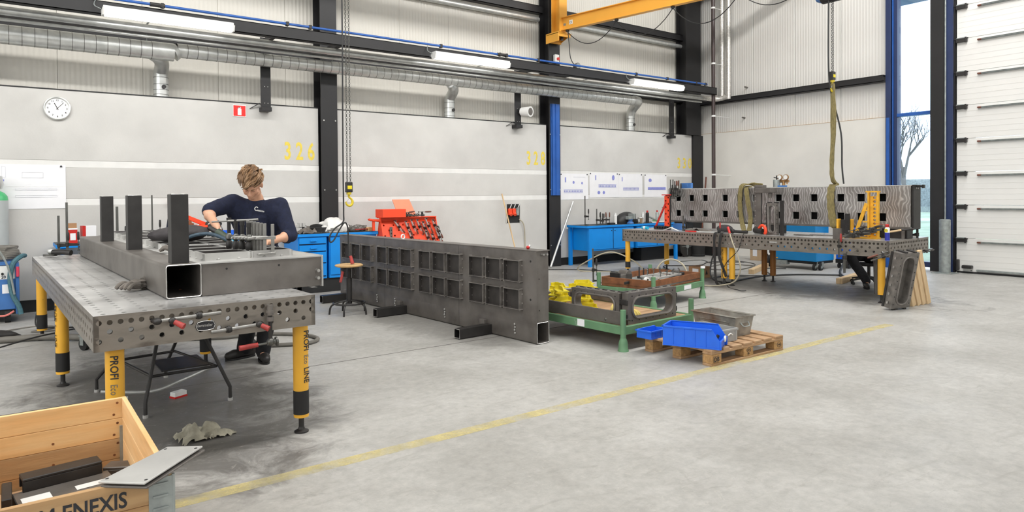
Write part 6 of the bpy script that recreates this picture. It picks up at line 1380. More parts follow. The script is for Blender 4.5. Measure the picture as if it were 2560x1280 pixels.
BP = thing('blue_conduit', 'blue compressed-air pipe running on top of the lighting rail', 'pipe'); ob('pipe', G().cyl((-10, 10.17, 4.088), (13.3, 10.17, 4.088), .019, n=12), MT['blue_prof_and_sheen'], BP, smooth=True)
for x in (1.72, 3.4, 3.75, 6.05, 7.30, 7.45, 8.2, 10.9, 11.9, 12.9, 13.25): ob('pipe_clip', G().box(x-.022, x+.022, 10.145, 10.205, 4.055, 4.12), MT['raw_dk'], BP, bev=.006)
for x in (1.66, 7.33): ob('coupling', G().cyl((x-.09, 10.17, 4.088), (x+.09, 10.17, 4.088), .029, n=12), MT['raw_dk'], BP, smooth=True)
HP = thing('insulated_pipe', 'silver foil-lagged heating pipe below the lighting rail turning up the far wall', 'pipe')
ob('pipe', G().tube(spline([(-10, 10.50, 3.825), (0, 10.50, 3.825), (8, 10.50, 3.825), (13.5, 10.50, 3.825)], 6), .062, 14), MT['silver'], HP, smooth=True)
ob('elbow', G().tube(spline([(13.48, 10.50, 3.825), (13.8, 10.48, 3.825), (14.0, 10.42, 3.825), (14.08, 10.30, 3.84), (14.09, 10.22, 3.87)], 5), .060, 12), MT['foil'], HP, smooth=True)
ob('riser', G().cyl((14.09, 10.14, 3.80), (14.09, 10.14, 9.0), .052, n=14).cyl((14.08, 10.14, 3.84), (14.08, 10.36, 3.84), .05, n=12), MT['foil'], HP, smooth=True)
ob('riser', G().cyl((14.10, 10.335, 3.86), (14.10, 10.335, 9.0), .052, n=14), MT['foil'], HP, smooth=True)
g = G()
for k in range(24): g.cyl((14.09, 10.14, 4.0+.2*k), (14.09, 10.14, 4.006+.2*k), .054, n=14).cyl((14.10, 10.335, 4.1+.2*k), (14.10, 10.335, 4.106+.2*k), .054, n=14)
ob('lagging_joints', g, MT['raw_lt'], HP)
t = thing('small_pipe', 'thin silver pipe under the foil-lagged pipe', 'pipe'); ob('pipe', G().cyl((-10, 10.56, 3.735), (13.6, 10.56, 3.735), .02, n=10), MT['silver'], t, smooth=True)
ob('pipe', G().cyl((-10, 10.42, 3.745), (13.6, 10.42, 3.745), .014, n=8), MT['raw_dk'], t, smooth=True)
DU = thing('spiral_duct', 'long galvanised spiral duct with reducer running along the left wall', 'duct')
xr = 1.98
def ductrun(x0, x1, r, zc):
    g = G().cyl((x0, 10.80, zc), (x1, 10.80, zc), r, n=32, caps=False); o = ob('duct_run', g, MT['silver'], DU, smooth=True)
    s = G(); x = max(x0, -4)
    while x < x1: s.cyl((x, 10.80, zc), (x+.006, 10.80, zc), r+.0025, n=28, caps=False); x += .135
    ob('spiral_seams', s, MT['chain'], DU, kind='stuff')
ductrun(-10, xr-.12, .124, 3.600); ductrun(xr+.02, 11.5, .101, 3.635)
ob('reducer', G().cyl((xr-.30, 10.80, 3.60), (xr-.02, 10.80, 3.60), .127, n=32).cyl((xr-.02, 10.80, 3.60), (xr+.04, 10.80, 3.63), .127, .104, n=32), MT['silver'], DU, smooth=True)
ob('end_elbow', G().tube(spline([(11.48, 10.80, 3.647), (11.64, 10.82, 3.64), (11.75, 10.95, 3.60), (11.79, 11.12, 3.50), (11.79, 11.20, 3.36), (11.79, 11.20, 3.25)], 6), .103, 20), MT['silver'], DU, smooth=True)
for x in (1.86, 6.84, 11.79):
    if x < 11: ob('branch_shoe', G().tube(spline([(x-.24, 10.80, 3.58), (x-.10, 10.90, 3.54), (x-.01, 11.05, 3.48), (x, 11.20, 3.36), (x, 11.20, 3.3)], 6), [.05]+[.08]*3+[.095]*6+[.098]*15, 18), MT['silver'], DU, smooth=True)
    dp_ = ob('drop_pipe', G().cyl((x, 11.20, 2.996), (x, 11.20, 3.34), .10, n=24), MT['silver'], DU, smooth=True)
    g = G()
    for z in (3.03, 3.10, 3.18, 3.28): g.cyl((x, 11.20, z), (x, 11.20, z+.006), .103, n=24)
    ob('seam', g, MT['chain'], dp_); ob('damper_knob', G().cyl((x+.02, 11.10, 3.14), (x+.02, 11.075, 3.14), .03, n=14), MT['raw_dk'], dp_, smooth=True)
for x in (1.62, 4.35, 7.2, 9.9): ob('duct_hanger', G().cyl((x, 10.80, 3.70), (x, 10.80, 3.95), .005, n=6).bar((x, 10.80, 3.95), (x, 10.33, 3.95), .02, .01), MT['galv'], DU)
PO = []
def post(x, label):
    t = thing('bracket_post', label, 'post', (x, 0, 0), group='wall posts of the lighting rail'); ob('flat_post', G().box(-.077, .077, 10.955, 10.975, 2.93, 4.02).box(-.004, .004, 10.975, 11.05, 2.99, 4.02), MT['steel_dk'], t, bev=.002)
    ob('arm', G().box(-.03, .03, 10.33, 10.955, 3.93, 4.0), MT['steel_dk'], t); ob('shoe', G().box(-.075, .075, 10.90, 11.069, 2.86, 2.925), MT['steel_dk'], t, bev=.003); ob('stay', G().bar((-.08, 11.0, 2.99), (-.22, 11.06, 2.90), .012, .012), MT['raw_dk'], t)
    for z in (3.25, 2.99, 3.72): ob('bolt', G().cyl((-.02, 10.954, z), (-.02, 10.948, z), .006, n=6).cyl((.03, 10.954, z), (.03, 10.948, z), .006, n=6), MT['edge'], t)
post(3.31, 'dark bracket post between clock and first column'); post(8.30, 'dark bracket post with the cream spotlight'); post(12.98, 'dark bracket post nearest the far corner'); post(-1.7, 'dark bracket post outside the left edge')
t = thing('spotlight', 'cream cylindrical spotlight on the bracket post', 'spotlight', (8.44, 10.82, 3.21))
d_ = Vector((.25, -.86, -.05)).normalized(); a0 = Vector((-.07, .10, -.02))
ob('housing', G().cyl(a0, a0+d_*.20, .085, .10, n=22), MT['clock'], t, smooth=True); ob('lens_ring', G().cyl(a0+d_*.20, a0+d_*.215, .105, n=22), MT['whitep'], t, smooth=True); ob('lens', G().cyl(a0+d_*.212, a0+d_*.217, .075, n=20), MT['raw'], t); ob('bracket', G().bar((-.14, .13, -.05), (-.05, .06, .0), .03, .01), MT['steel_dk'], t)
t = thing('floodlight', 'small round grey floodlight just above the rail beside the column', 'spotlight', (9.42, 10.42, 4.14)); ob('housing', G().cyl((0, .06, 0), (0, -.03, 0), .06, .07, n=18), MT['raw'], t, smooth=True); ob('lens', G().cyl((0, -.03, 0), (0, -.04, 0), .055, n=18), MT['galv'], t)
t = thing('isolator_switch', 'small white switch box with red knob high on the second column', 'switch', (9.31, 10.94, 4.36)); ob('box', G().box(-.055, .055, -.03, .04, -.09, .09), MT['whitep'], t, bev=.006); k_ = ob('knob', G().cyl((.015, -.03, .0), (.015, -.055, .0), .032, n=14), MT['red'], t, smooth=True)
t = thing('brown_pipe', 'dark brown vertical pipe with pale clips in front of the far wall', 'pipe', (13.70, 10.29, 0)); ob('pipe', G().cyl((0, 0, .05), (0, 0, 9.0), .045, n=16), MT['brown'], t, smooth=True)
for z in (1.95, 3.36, 4.62, 5.95): ob('pipe_clip', G().cyl((0, 0, z), (0, 0, z+.04), .052, n=16).cyl((0, 0, z+.02), (.55, -.1, z+.0), .005, n=6), MT['whitep'], t)
for k, (y, z) in enumerate(((10.05, 4.05), (10.12, 3.33))): ob('wall_stub', G().cyl((14.31, y-.28, z), (14.18, y-.30, z), .02, n=10), MT['raw'], label=['small grey pipe stub on the far wall beside the silver risers', 'small grey pipe stub on the far wall below the dark rail'][k], cat='stub', smooth=True)
ob('leaning_pole', G().cyl((14.05, 10.78, 1.93), (13.95, 10.86, .3), .02, n=10), MT['brgrip'], label='dark pole leaning in the far corner', cat='pole', smooth=True)
# jib crane
JC = thing('jib_crane', 'yellow jib crane mounted on the second column', 'crane', (9.20, 10.62, 0))
ob('mast', G().box(-.09, .11, -.02, .0, 4.84, 8.6).box(-.09, .11, .22, .24, 4.84, 8.6).box(.005, .015, .0, .22, 4.84, 8.6).box(.11, .112, -.02, .24, 4.84, 8.6), MT['crane'], JC, bev=.003)
ob('lower_bearing', G().box(-.16, .20, -.06, .30, 4.80, 4.82).box(-.16, -.14, -.06, .34, 4.64, 4.84).box(-.14, .2, .26, .30, 4.66, 4.80).prism([(-.06, 4.80), (.34, 4.80), (.34, 4.66)], .18, .20, 'x').box(-.14, .18, -.05, -.04, 4.74, 4.80), MT['crane'], JC, bev=.004)
ob('bearing_housing', G().cyl((.03, .05, 4.69), (.03, .05, 4.80), .035, n=14), MT['raw_dk'], JC, smooth=True); ob('bearing_housing', G().cyl((0, .1, 4.82), (0, .1, 4.88), .06, n=14), MT['raw_dk'], JC, smooth=True)
jb = Vector((.165, -1, 0)).normalized(); jn = Vector((0, 0, 1)).cross(jb)
mj = Matrix(((jb.x, jn.x, 0, 0), (jb.y, jn.y, 0, -.02), (0, 0, 1, 0), (0, 0, 0, 1)))
ob('jib_beam', G().box(0, 6.4, -.055, .055, 4.865, 4.88, mj).box(0, 6.4, -.055, .055, 5.12, 5.135, mj).box(0, 6.4, -.004, .004, 4.88, 5.12, mj), MT['crane'], JC, bev=.002)
sg = ob('marking_plate', G().box(.17, .26, -.0075, -.0045, 4.965, 5.05, mj), MT['whitep'], JC); ob('sticker', G().box(.02, .08, -.0065, -.0045, 4.96, 5.01, mj), MT['galv'], JC)
vx = jb; o_ = mj @ Vector((.178, -.0082, 4.985)); text('marking', 'CE', .062, MT['ink'], JC, basis(o_, jb, (0, 0, 1)), sx=.85, bold=.001)
for k, s in enumerate((.12, 1.33, 2.55, 3.8, 5.0)): ob('cable_trolley', G().cb(mj @ Vector((s, 0, 4.845)), (.06, .06, .04)), MT['raw_dk'], JC, bev=.006)
def fest(s0, s1, sag): 
    a, b = mj @ Vector((s0, 0, 4.83)), mj @ Vector((s1, 0, 4.83)); return [a+(b-a)*q/14+Vector((0, 0, -sag*4*(q/14)*(1-q/14))) for q in range(15)]
for s0, s1, sg_ in ((.12, 1.33, .33), (1.33, 2.55, .36), (2.55, 3.8, .38), (3.8, 5.0, .3)): ob('festoon_cable', G().tube(fest(s0, s1, sg_), .008, 6), MT['cable'], JC, smooth=True)
ob('drop_cable', G().tube(spline([(.03, -.14, 4.84), (.06, -.14, 4.6), (.08, -.16, 4.3), (.20, -.18, 4.12)], 5), .009, 6), MT['cable'], JC, smooth=True)
def chain(x, y, z0, z1, name='chain', r=.0035, parent=None, lk=.03):
    g = G(); z = z0; k = 0; w = lk*.36
    while z < z1:
        c, s = (1, 0) if k % 2 == 0 else (0, 1)
        pts = [(x+c*w*math.cos(a), y+s*w*math.cos(a), z+lk*.62*math.sin(a)) for a in [i/6*2*PI for i in range(6)]]
        g.tube(pts, r, 4, True); z += lk*.92; k += 1
    return ob(name, g, MT['chain'], parent)
def hoist(label, x, y, zb, ztop, body_z, sling=False):
    t = thing('chain_hoist', label, 'hoist', (x, y, 0))
    if body_z:
        ob('motor', G().cyl((-.0, -.16, body_z), (0, .16, body_z), .11, n=20).box(-.13, .13, -.08, .08, body_z-.05, body_z+.16), MT['raw_dk'], t, smooth=False, bev=.01); ob('motor_cap', G().cyl((-.0, .16, body_z), (0, .24, body_z), .10, .06, n=20), MT['weldblue'], t, smooth=True)
        ob('suspension', G().cyl((0, 0, body_z+.1), (0, 0, ztop), .015, n=8), MT['raw_dk'], t)
    top = body_z-.05 if body_z else ztop
    chain(-.022, 0, zb+.09, top, parent=t); chain(.022, 0, zb+.09, top, parent=t)
    b_ = ob('hook_block', G().box(-.042, .042, -.03, .03, zb-.04, zb+.09), MT['raw_dk'], t, bev=.006)
    ob('yellow_panel', G().box(-.03, .03, -.032, -.03, zb-.0, zb+.045), MT['yell_bracket'], b_); ob('collar', G().cyl((0, 0, zb-.07), (0, 0, zb-.04), .032, n=14), MT['hook'], t, smooth=True)
    hp = [(0, 0, zb-.07), (.0, 0, zb-.10), (.035, 0, zb-.13), (.048, 0, zb-.17), (.03, 0, zb-.205), (-.005, 0, zb-.212), (-.035, 0, zb-.19), (-.042, 0, zb-.16)]
    ob('hook', G().tube(spline(hp, 4), [.014]*10+[.017]*10+[.014]*5+[.010]*4, 8), MT['hook'], t, smooth=True)
    ob('latch', G().cyl((-.035, 0, zb-.16), (.005, 0, zb-.10), .006, n=6), MT['edge'], t)
    return t
hoist('left chain hoist hook hanging in front of the first column', 3.535, 8.28, 1.60, 9.0, None)
hoist('right chain hoist on the jib crane above the ground element', H2x, H2y, 3.25, 4.88, 4.50)
t = thing('pendant_cable', 'black pendant cable with red-brown plug ending above the wooden stool', 'cable')
ob('cable', G().tube(spline([(3.47, 8.28, 9.0), (3.47, 8.28, 4.0), (3.462, 8.28, 2.4), (3.46, 8.28, 1.7), (3.46, 8.28, 1.30), (3.45, 8.28, 1.18), (3.34, 8.28, 1.10), (3.27, 8.28, 1.0), (3.28, 8.28, .93), (3.33, 8.28, .96), (3.40, 8.28, 1.08), (3.47, 8.28, 1.17), (3.51, 8.28, 1.12), (3.52, 8.28, .95), (3.52, 8.28, .74)], 8), .010, 8), MT['cable'], t, smooth=True)
ob('plug', G().cyl((3.525, 8.23, .745), (3.54, 8.20, .645), .019, .024, n=10), MT['redgrip'], t, smooth=True)
t = thing('control_cable', 'black control cable beside the right hoist sling', 'cable'); ob('cable', G().tube(spline([(H2x-.05, H2y+.03, 4.5), (H2x-.05, H2y+.03, 3.3), (H2x+.03, H2y, 2.9), (H2x+.08, H2y-.09, 2.4), (H2x+.09, H2y-.10, 1.9), (H2x+.12, H2y-.11, 1.64)], 8), .012, 8), MT['cable'], t, smooth=True)
GI = thing('shadow_girder', 'steel girder out of view, added to cast the shadow band on the wall', 'girder'); ob('girder', G().box(-10, 14.2, 7.93, 8.07, 6.19, 6.205).box(-10, 14.2, 7.93, 8.07, 6.375, 6.39).box(-10, 14.2, 7.995, 8.005, 6.205, 6.375), MT['steel_dk'], GI)  # unseen girder added for the shadow band on the upper cladding
for x in (-6.6, -1.7, 3.3, 8.2, 13.1): ob('added_hanger_rod', G().cyl((x, 8.0, 6.39), (x, 8.0, 9.0), .012, n=8), MT['steel_dk'], GI)
# ================================================================== WALL ITEMS
CK = thing('wall_clock', 'round white wall clock with steel rim', 'clock', (.568, 11.068, 2.727))
ob('rim', G().tube([(.145*math.cos(a/40*2*PI), -.022, .145*math.sin(a/40*2*PI)) for a in range(40)], .014, 8, True).cyl((0, 0, 0), (0, -.02, 0), .156, n=40), MT['silver'], CK, smooth=True)
ob('face', G().cyl((0, -.02, 0), (0, -.024, 0), .138, n=40), MT['clock'], CK)
for h in range(1, 13):
    a = PI/2-h*PI/6; c_, s_ = .108*math.cos(a), .108*math.sin(a)
    text('numeral', str(h), .034, MT['ink'], CK, basis((c_, -.0245, s_-.012), (1, 0, 0), (0, 0, 1)), align='CENTER', bold=.0006)
def hand(a, L_, w): d = Vector((math.sin(a), 0, math.cos(a))); ob('hand', G().bar(d*-.02+Vector((0, -.027, 0)), d*L_+Vector((0, -.027, 0)), w, .002, (0, 1, 0)), MT['ink'], CK)
hand(rad(334), .075, .008); hand(rad(42), .108, .005)
SG = thing('extinguisher_sign', 'red square sign with white fire extinguisher symbol', 'sign', (2.935, 11.066, 2.855))
ob('plate', G().box(-.10, .10, -.004, 0, -.092, .092), MT['whitep'], SG); ob('red_field', G().box(-.09, .09, -.0055, -.004, -.082, .082), MT['signred'], SG)
ob('symbol', G().prism([(-.028, -.066), (.028, -.066), (.028, .025), (.018, .040), (-.018, .040), (-.028, .025)], -.007, -.0055, 'y').box(-.008, .008, -.007, -.0055, .04, .056).prism([(-.045, .030), (-.036, .030), (-.012, .052), (.02, .062), (.02, .05), (.0, .046)], -.007, -.0055, 'y'), MT['whitep'], SG)
def stencil(body, x0, x1, z0, z1, parent):
    o = text('stencil_number', body, .3, MT['ylw_paint'], parent, basis((x0, YW-.0015, z0), (1, 0, 0), (0, 0, 1)), extrude=.0003, bold=.007)
    xs = [v.co.x for v in o.data.vertices]; ys = [v.co.y for v in o.data.vertices]
    sx_ = (x1-x0)/(max(xs)-min(xs)); sy_ = (z1-z0)/(max(ys)-min(ys))
    for v in o.data.vertices: v.co.x = (v.co.x-min(xs))*sx_; v.co.y = (v.co.y-min(ys))*sy_
    o['label'] = 'yellow stencilled number %s' % body
stencil('3 2 6', 3.63, 4.13, 2.11, 2.41, wl_); stencil('3 2 8', 8.60, 9.09, 2.13, 2.42, wl_); stencil('3 3 0', 13.31, 13.85, 2.14, 2.41, wl_)
def drawing(x0, x1, z0, z1, label, marks, pins=True):
    t = thing('technical_drawing', label, 'drawing', (x0, YW-.003, z0), group=None); w, h = x1-x0, z1-z0
    ob('sheet', G().add([(0, -.001, 0), (w*.33, -.004, 0), (w*.66, -.001, 0), (w, -.006, 0), (0, -.001, h), (w*.33, -.002, h), (w*.66, -.001, h), (w, -.002, h)], [(0, 1, 5, 4), (1, 2, 6, 5), (2, 3, 7, 6)]), MT['white'], t)
    ob('fold', G().box(.01, w-.01, -.0052, -.0048, h*.5, h*.503), MT['galv'] if False else MT['clock'], t)
    for (kind, a, b, c, d) in marks:
        g = G()
        if kind == 'strip':
            n = 12; ww = (b-a)*w
            g.box(a*w, b*w, -.0068, -.006, c*h, (c+.012)*h).box(a*w, b*w, -.0068, -.006, (d-.012)*h, d*h)
            for q in range(n): g.box(a*w+ww*q/n+.004, a*w+ww*(q+.72)/n, -.0068, -.006, (c+.03)*h, (c+(d-c)*.46)*h).box(a*w+ww*q/n+.004, a*w+ww*(q+.72)/n, -.0068, -.006, (c+(d-c)*.54)*h, (d-.03)*h)
            ob('plan_view', g, MT['inkblue'], t)
        elif kind == 'dot': ob('detail_view', G().prism([((a+b)/2*w+(b-a)/2*w*math.cos(i/10*2*PI), (c+d)/2*h+(d-c)/2*h*math.sin(i/10*2*PI)) for i in range(10)], -.0068, -.006, 'y'), MT['inkblue'], t)
        elif kind == 'bar': ob('plan_view', G().box(a*w, b*w, -.0068, -.006, c*h, d*h), MT['inkblue'], t)
        elif kind == 'grey': ob('pencil_view', G().box(a*w, b*w, -.0068, -.006, c*h, c*h+.003).box(a*w, b*w, -.0068, -.006, d*h, d*h+.003).box(a*w, a*w+.003, -.0068, -.006, c*h, d*h).box(b*w, b*w+.003, -.0068, -.006, c*h, d*h), MT['inkgrey'], t)
    if pins:
        for px_ in (.03, .96): ob('magnet', G().cyl((px_*w, -.012, h*.965), (px_*w, 0, h*.965), .013, n=12), MT['ink'], t)
drawing(-.62, .65, 1.375, 1.965, 'large pale drawing pinned at the far left of the wall', [('grey', .62, .8, .70, .82), ('grey', .56, .92, .42, .45), ('grey', .56, .92, .26, .30), ('grey', .45, .48, .7, .95), ('bar', .44, .47, .62, .66)])
drawing(9.50, 10.31, 1.405, 1.97, 'leftmost of the four pinned drawings right of the second column', [('strip', .12, .80, .26, .38), ('bar', .16, .20, .66, .85), ('dot', .43, .50, .60, .72), ('dot', .74, .80, .58, .68), ('grey', .46, .88, .86, .87)])
drawing(10.35, 11.25, 1.445, 1.995, 'second of the four drawings with an oval view at top right', [('strip', .30, .92, .40, .53), ('dot', .77, .86, .70, .92), ('bar', .19, .22, .70, .90), ('dot', .26, .36, .13, .27), ('dot', .44, .52, .13, .27)])
drawing(11.255, 12.045, 1.44, 1.985, 'third of the four drawings with one plan strip', [('strip', .18, .85, .30, .42), ('bar', .13, .16, .68, .86)])
drawing(12.115, 12.90, 1.44, 1.98, 'rightmost of the four drawings with solid blue bar', [('bar', .15, .95, .32, .44), ('dot', .18, .32, .66, .82)])
# ================================================================== PEOPLE
def cap(g, p, q, r0, r1, n=14):
    g.cyl(p, q, r0, r1, n=n); g.sphere(p, r0, n, 8); g.sphere(q, r1, n, 8); return g
def fuse(name, g, mat, parent, voxel=.009, smooth=4, disp=0, label=None, cut=None):
    me = D.meshes.new('tmp'); me.from_pydata(g.v, [], g.f); o = D.objects.new('tmp', me); COL.objects.link(o)
    r = o.modifiers.new('r', 'REMESH'); r.mode = 'VOXEL'; r.voxel_size = voxel; r.use_smooth_shade = True
    s = o.modifiers.new('s', 'SMOOTH'); s.factor = .5; s.iterations = smooth
    if disp:
        tx = D.textures.new('cloth_folds', 'CLOUDS'); tx.noise_scale = .09; d = o.modifiers.new('d', 'DISPLACE'); d.texture = tx; d.strength = disp; d.mid_level = .5; d.texture_coords = 'LOCAL'
    dg = bpy.context.evaluated_depsgraph_get(); dg.update(); m2 = D.meshes.new_from_object(o.evaluated_get(dg)); D.objects.remove(o)
    m2.name = name; m2.materials.clear(); m2.materials.append(mat)
    m2.polygons.foreach_set('use_smooth', [True]*len(m2.polygons))
    o2 = D.objects.new(name, m2); link(o2, parent)
    if label: o2['label'] = label
    return o2
def frame_m(c, up_, fwd):
    z = Vector(up_).normalized(); y = -Vector(fwd); y = (y-z*y.dot(z)).normalized(); x = y.cross(z)
    return Matrix(((x.x, y.x, z.x, c[0]), (x.y, y.y, z.y, c[1]), (x.z, y.z, z.z, c[2]), (0, 0, 0, 1)))
def head_geo(m):
    """head in local axes: face towards -y, up z, centre of skull at the origin"""
    g = G(); S = lambda c, r, a=16, b=12: g.sphere(c, r, a, b)
    S((0, .012, .03), (.076, .096, .098)); S((0, -.022, -.035), (.060, .070, .085)); S((0, -.062, -.088), (.030, .028, .026)); S((0, -.05, .03), (.062, .045, .045))
    for s in (-1, 1): S((s*.040, -.055, -.025), (.026, .026, .022)); S((s*.028, -.083, .018), (.022, .012, .009)); S((s*.079, .012, -.012), (.011, .020, .032)); S((s*.048, -.015, -.07), (.022, .045, .03))
    g.cyl((0, -.082, .015), (0, -.108, -.028), .009, .013, n=10); S((0, -.104, -.030), (.015, .014, .012)); S((-.011, -.098, -.033), .008); S((.011, -.098, -.033), .008)
    S((0, -.084, -.058), (.024, .014, .007)); S((0, -.083, -.068), (.020, .013, .007)); g.cyl((0, .02, -.07), (0, .045, -.17), .056, .060, n=16)
    g.v = [tuple(m @ Vector(v)) for v in g.v]; return g
def hand_geo(g, wrist, dirv, palmn, size=1.0, curl=.6, side=1):
    """wrist point, direction to the knuckles, palm normal (the side the fingers close to), thumb side"""
    d = Vector(dirv).normalized(); n = Vector(palmn); n = (n-d*n.dot(d)).normalized(); s = d.cross(n)*side; w = Vector(wrist); k = size
    for a in (-.028, -.009, .010, .028): cap(g, w+s*a*.6*k+d*.01*k, w+s*a*k+d*.085*k, .0145*k, .0125*k, 8)
    for a, L_ in ((-.030, .062), (-.010, .076), (.010, .082), (.030, .074)):
        p = w+s*a*k+d*.088*k; dd = d
        for q, f in enumerate((.42, .32, .26)):
            an = curl*(.55+.55*q); dd = (d*math.cos(an)+n*math.sin(an)).normalized(); p2 = p+dd*L_*f*k*1.15; cap(g, p, p2, (.0092-.0007*q)*k, (.0088-.0009*q)*k, 8); p = p2
    p = w+s*.025*k+d*.02*k; dd = (d*.6+s*.75+n*.35).normalized(); p2 = p+dd*.045*k; cap(g, p, p2, .0135*k, .0110*k, 8); d3 = (d*.85+s*.1+n*.55).normalized(); p3 = p2+d3*.030*k; cap(g, p2, p3, .0108*k, .0098*k, 8); cap(g, p3, p3+(d3+n*.4).normalized()*.022*k, .0096*k, .0080*k, 8)
def hair_geo(m, seed=3):
    g = G(); c = Vector((0, .02, .045)); n = 40
    for i in range(340):
        rnd = random.Random(seed*1000+i); th_ = rnd.uniform(0, 2*PI); ph = math.acos(rnd.uniform(-.12, 1)); d = Vector((math.sin(ph)*math.cos(th_), math.sin(ph)*math.sin(th_), math.cos(ph)))
        if d.z < .25 and d.y < -.35: continue
        if d.z < .05 and abs(d.x) > .7 and d.y < -.05: continue
        p = c+Vector((d.x*.079, d.y*.100, d.z*.088)); fl = Vector((-.55+.3*rnd.random(), -.95, .10)); fl = (fl-d*fl.dot(d)).normalized() if d.z > .1 else Vector((0, .1, -1)); L_ = rnd.uniform(.035, .07) if d.z > .1 else .025
        lift = .22 if d.z > .5 else .10
        q = p+(fl+d*lift).normalized()*L_; q2 = q+(fl*.9-d*.35+Vector((0, 0, -.25))).normalized()*L_*.6; g.tube([p-d*.008, (p+q)/2+d*.006, q, q2], [.010, .010, .007, .002], 5)
    g.sphere(c+Vector((0, .004, .004)), (.084, .102, .090), 20, 14)
    cutz = []
    g.v = [tuple(m @ Vector(v)) for v in g.v]; return g
def trim_front(g, m):
    inv = m.inverted(); keep = set(i for i, v in enumerate(g.v) if not ((inv @ Vector(v)).y < -.05 and (inv @ Vector(v)).z < .040))
    g.f = [f for f in g.f if all(i in keep for i in f)]; return g
V = Vector
# ---- the welder in the foreground
P1 = thing('person', 'person in navy sweater and dark trousers bending over the flat element on the left table', 'person', (1.88, 6.42, 0)); o1 = V((1.88, 6.42, 0))
def L1(g): g.v = [tuple(V(v)-o1) for v in g.v]; return g
face = V((-.34, -.55, -.70)).normalized(); upv = V((-.26, -.66, .66)).normalized()
hm = frame_m((1.695, 6.035, 1.615), upv, face)
sR, sL = V((1.575, 6.205, 1.455)), V((1.945, 6.085, 1.425)); eR, wR = V((1.352, 6.105, 1.385)), V((1.375, 5.895, 1.262)); eL, wL = V((2.005, 5.985, 1.165)), V((1.775, 5.865, 1.125))
hipR, hipL = V((1.80, 6.46, .93)), V((1.98, 6.38, .93)); kR, kL = V((1.80, 6.44, .50)), V((1.90, 6.30, .50)); aR, aL = V((1.78, 6.62, .09)), V((1.875, 6.40, .09))
chest, waist, pelv = V((1.78, 6.22, 1.32)), V((1.85, 6.34, 1.10)), V((1.89, 6.42, .95)); neck = V((1.755, 6.13, 1.49))
g = head_geo(hm)
cap(g, neck, V((1.72, 6.075, 1.545)), .058, .056)
for a, b, ra, rb in ((pelv, waist, .13, .12), (waist, chest, .12, .145), (chest, neck, .13, .065), (chest, sR, .11, .055), (chest, sL, .11, .055), (sR, eR, .050, .040), (sL, eL, .050, .040), (eR, wR, .041, .028), (eL, wL, .041, .028), (pelv, hipR, .12, .09), (pelv, hipL, .12, .09), (hipR, kR, .085, .056), (hipL, kL, .085, .056), (kR, aR, .055, .040), (kL, aL, .055, .040), (aR, aR+V((-.09, -.02, -.035)), .035, .028), (aL, aL+V((-.02, -.10, -.035)), .035, .028)): cap(g, a, b, ra, rb)
for a, b in ((eR, wR), (eL, wL)): g.sphere(a+(b-a)*.25, .050, 12, 8)
hand_geo(g, wR, V((.10, -.55, -.85)), V((.75, -.3, .1)), 1.02, 1.0, -1)
hand_geo(g, wL, V((-.9, -.15, -.12)), V((-.1, -.1, -1)), 1.0, .35, 1)
body = fuse('body', L1(g), MT['skin'], P1, .0058, 2)
g = G()
for a, b, ra, rb in ((pelv+V((0, 0, .02)), waist, .155, .145), (waist, chest, .148, .168), (chest, neck-V((0, -.01, .045)), .150, .080), (chest, sR, .14, .082), (chest, sL, .14, .082), (sR, sR+(eR-sR)*.90, .080, .066), (sL, eL, .080, .064), (eL, eL+(wL-eL)*.12, .062, .060), (sR+V((.03, .0, -.05)), waist+V((-.06, -.02, 0)), .09, .11), (sL+V((-.03, .0, -.05)), waist+V((.05, 0, 0)), .09, .11)): cap(g, a, b, ra, rb)
fuse('sweater', L1(g), MT['navycloth'], P1, .011, 3, .012)
g = G(); nm = hm.to_3x3() @ V((0, 0, 1))
ring = [neck+V((.075*math.cos(a/18*2*PI), .070*math.sin(a/18*2*PI)-.01, .022-.03*math.cos(a/18*2*PI+.6)*.3)) for a in range(18)]; pass
g = G()
cu = sR+(eR-sR)*.95; ax = (eR-sR).normalized(); g.cyl(cu-ax*.02, cu+ax*.012, .070, .062, n=18); cu2 = eL+(wL-eL)*.24; ax2 = (wL-eL).normalized(); g.cyl(cu2-ax2*.02, cu2+ax2*.012, .064, .056, n=18); ob('cuffs', L1(g), MT['navycloth'], P1, smooth=True)
g = G()
for a, b, ra, rb in ((pelv, pelv+V((0, 0, .08)), .150, .15), (pelv, hipR, .14, .11), (pelv, hipL, .14, .11), (hipR, kR, .105, .078), (hipL, kL, .105, .078), (kR, aR+V((-.01, 0, .0)), .075, .070), (kL, aL+V((0, -.01, .0)), .075, .070)): cap(g, a, b, ra, rb)
fuse('trousers', L1(g), MT['trouser'], P1, .012, 3, .014)
def shoe(a, d, par, o, L_=.30):
    d = V((d[0], d[1], 0)).normalized(); b = a-d*.06; b.z = .05; g = G(); cap(g, b, b+d*.17, .046, .042); cap(g, b+d*.17, b+d*(L_-.075)-V((0, 0, .008)), .046, .038); cap(g, b, b+V((0, 0, .07)), .046, .05)
    g.v = [(x-o.x, y-o.y, max(z, .012)) for x, y, z in g.v]; s_ = fuse('shoe', g, MT['shoe'], par, .008, 2); g2 = G(); q = [b-d*.045, b+d*(L_-.035)]; n2 = V((-d.y, d.x, 0))
    pts = []
    for i in range(20):
        a_ = i/20*2*PI; cx = (q[0]+q[1])/2-o; pts.append((cx.x+d.x*L_*.5*math.cos(a_)+n2.x*.046*math.sin(a_), cx.y+d.y*L_*.5*math.cos(a_)+n2.y*.046*math.sin(a_)))
    g2.prism(pts, 0, .018, 'z'); ob('sole', g2, MT['black'], s_)
shoe(aR, (-1, -.25), P1, o1); shoe(aL, (-.12, -1), P1, o1)
hg = trim_front(hair_geo(hm), hm); ob('hair', L1(hg), MT['hair'], P1, smooth=True)
g = G()
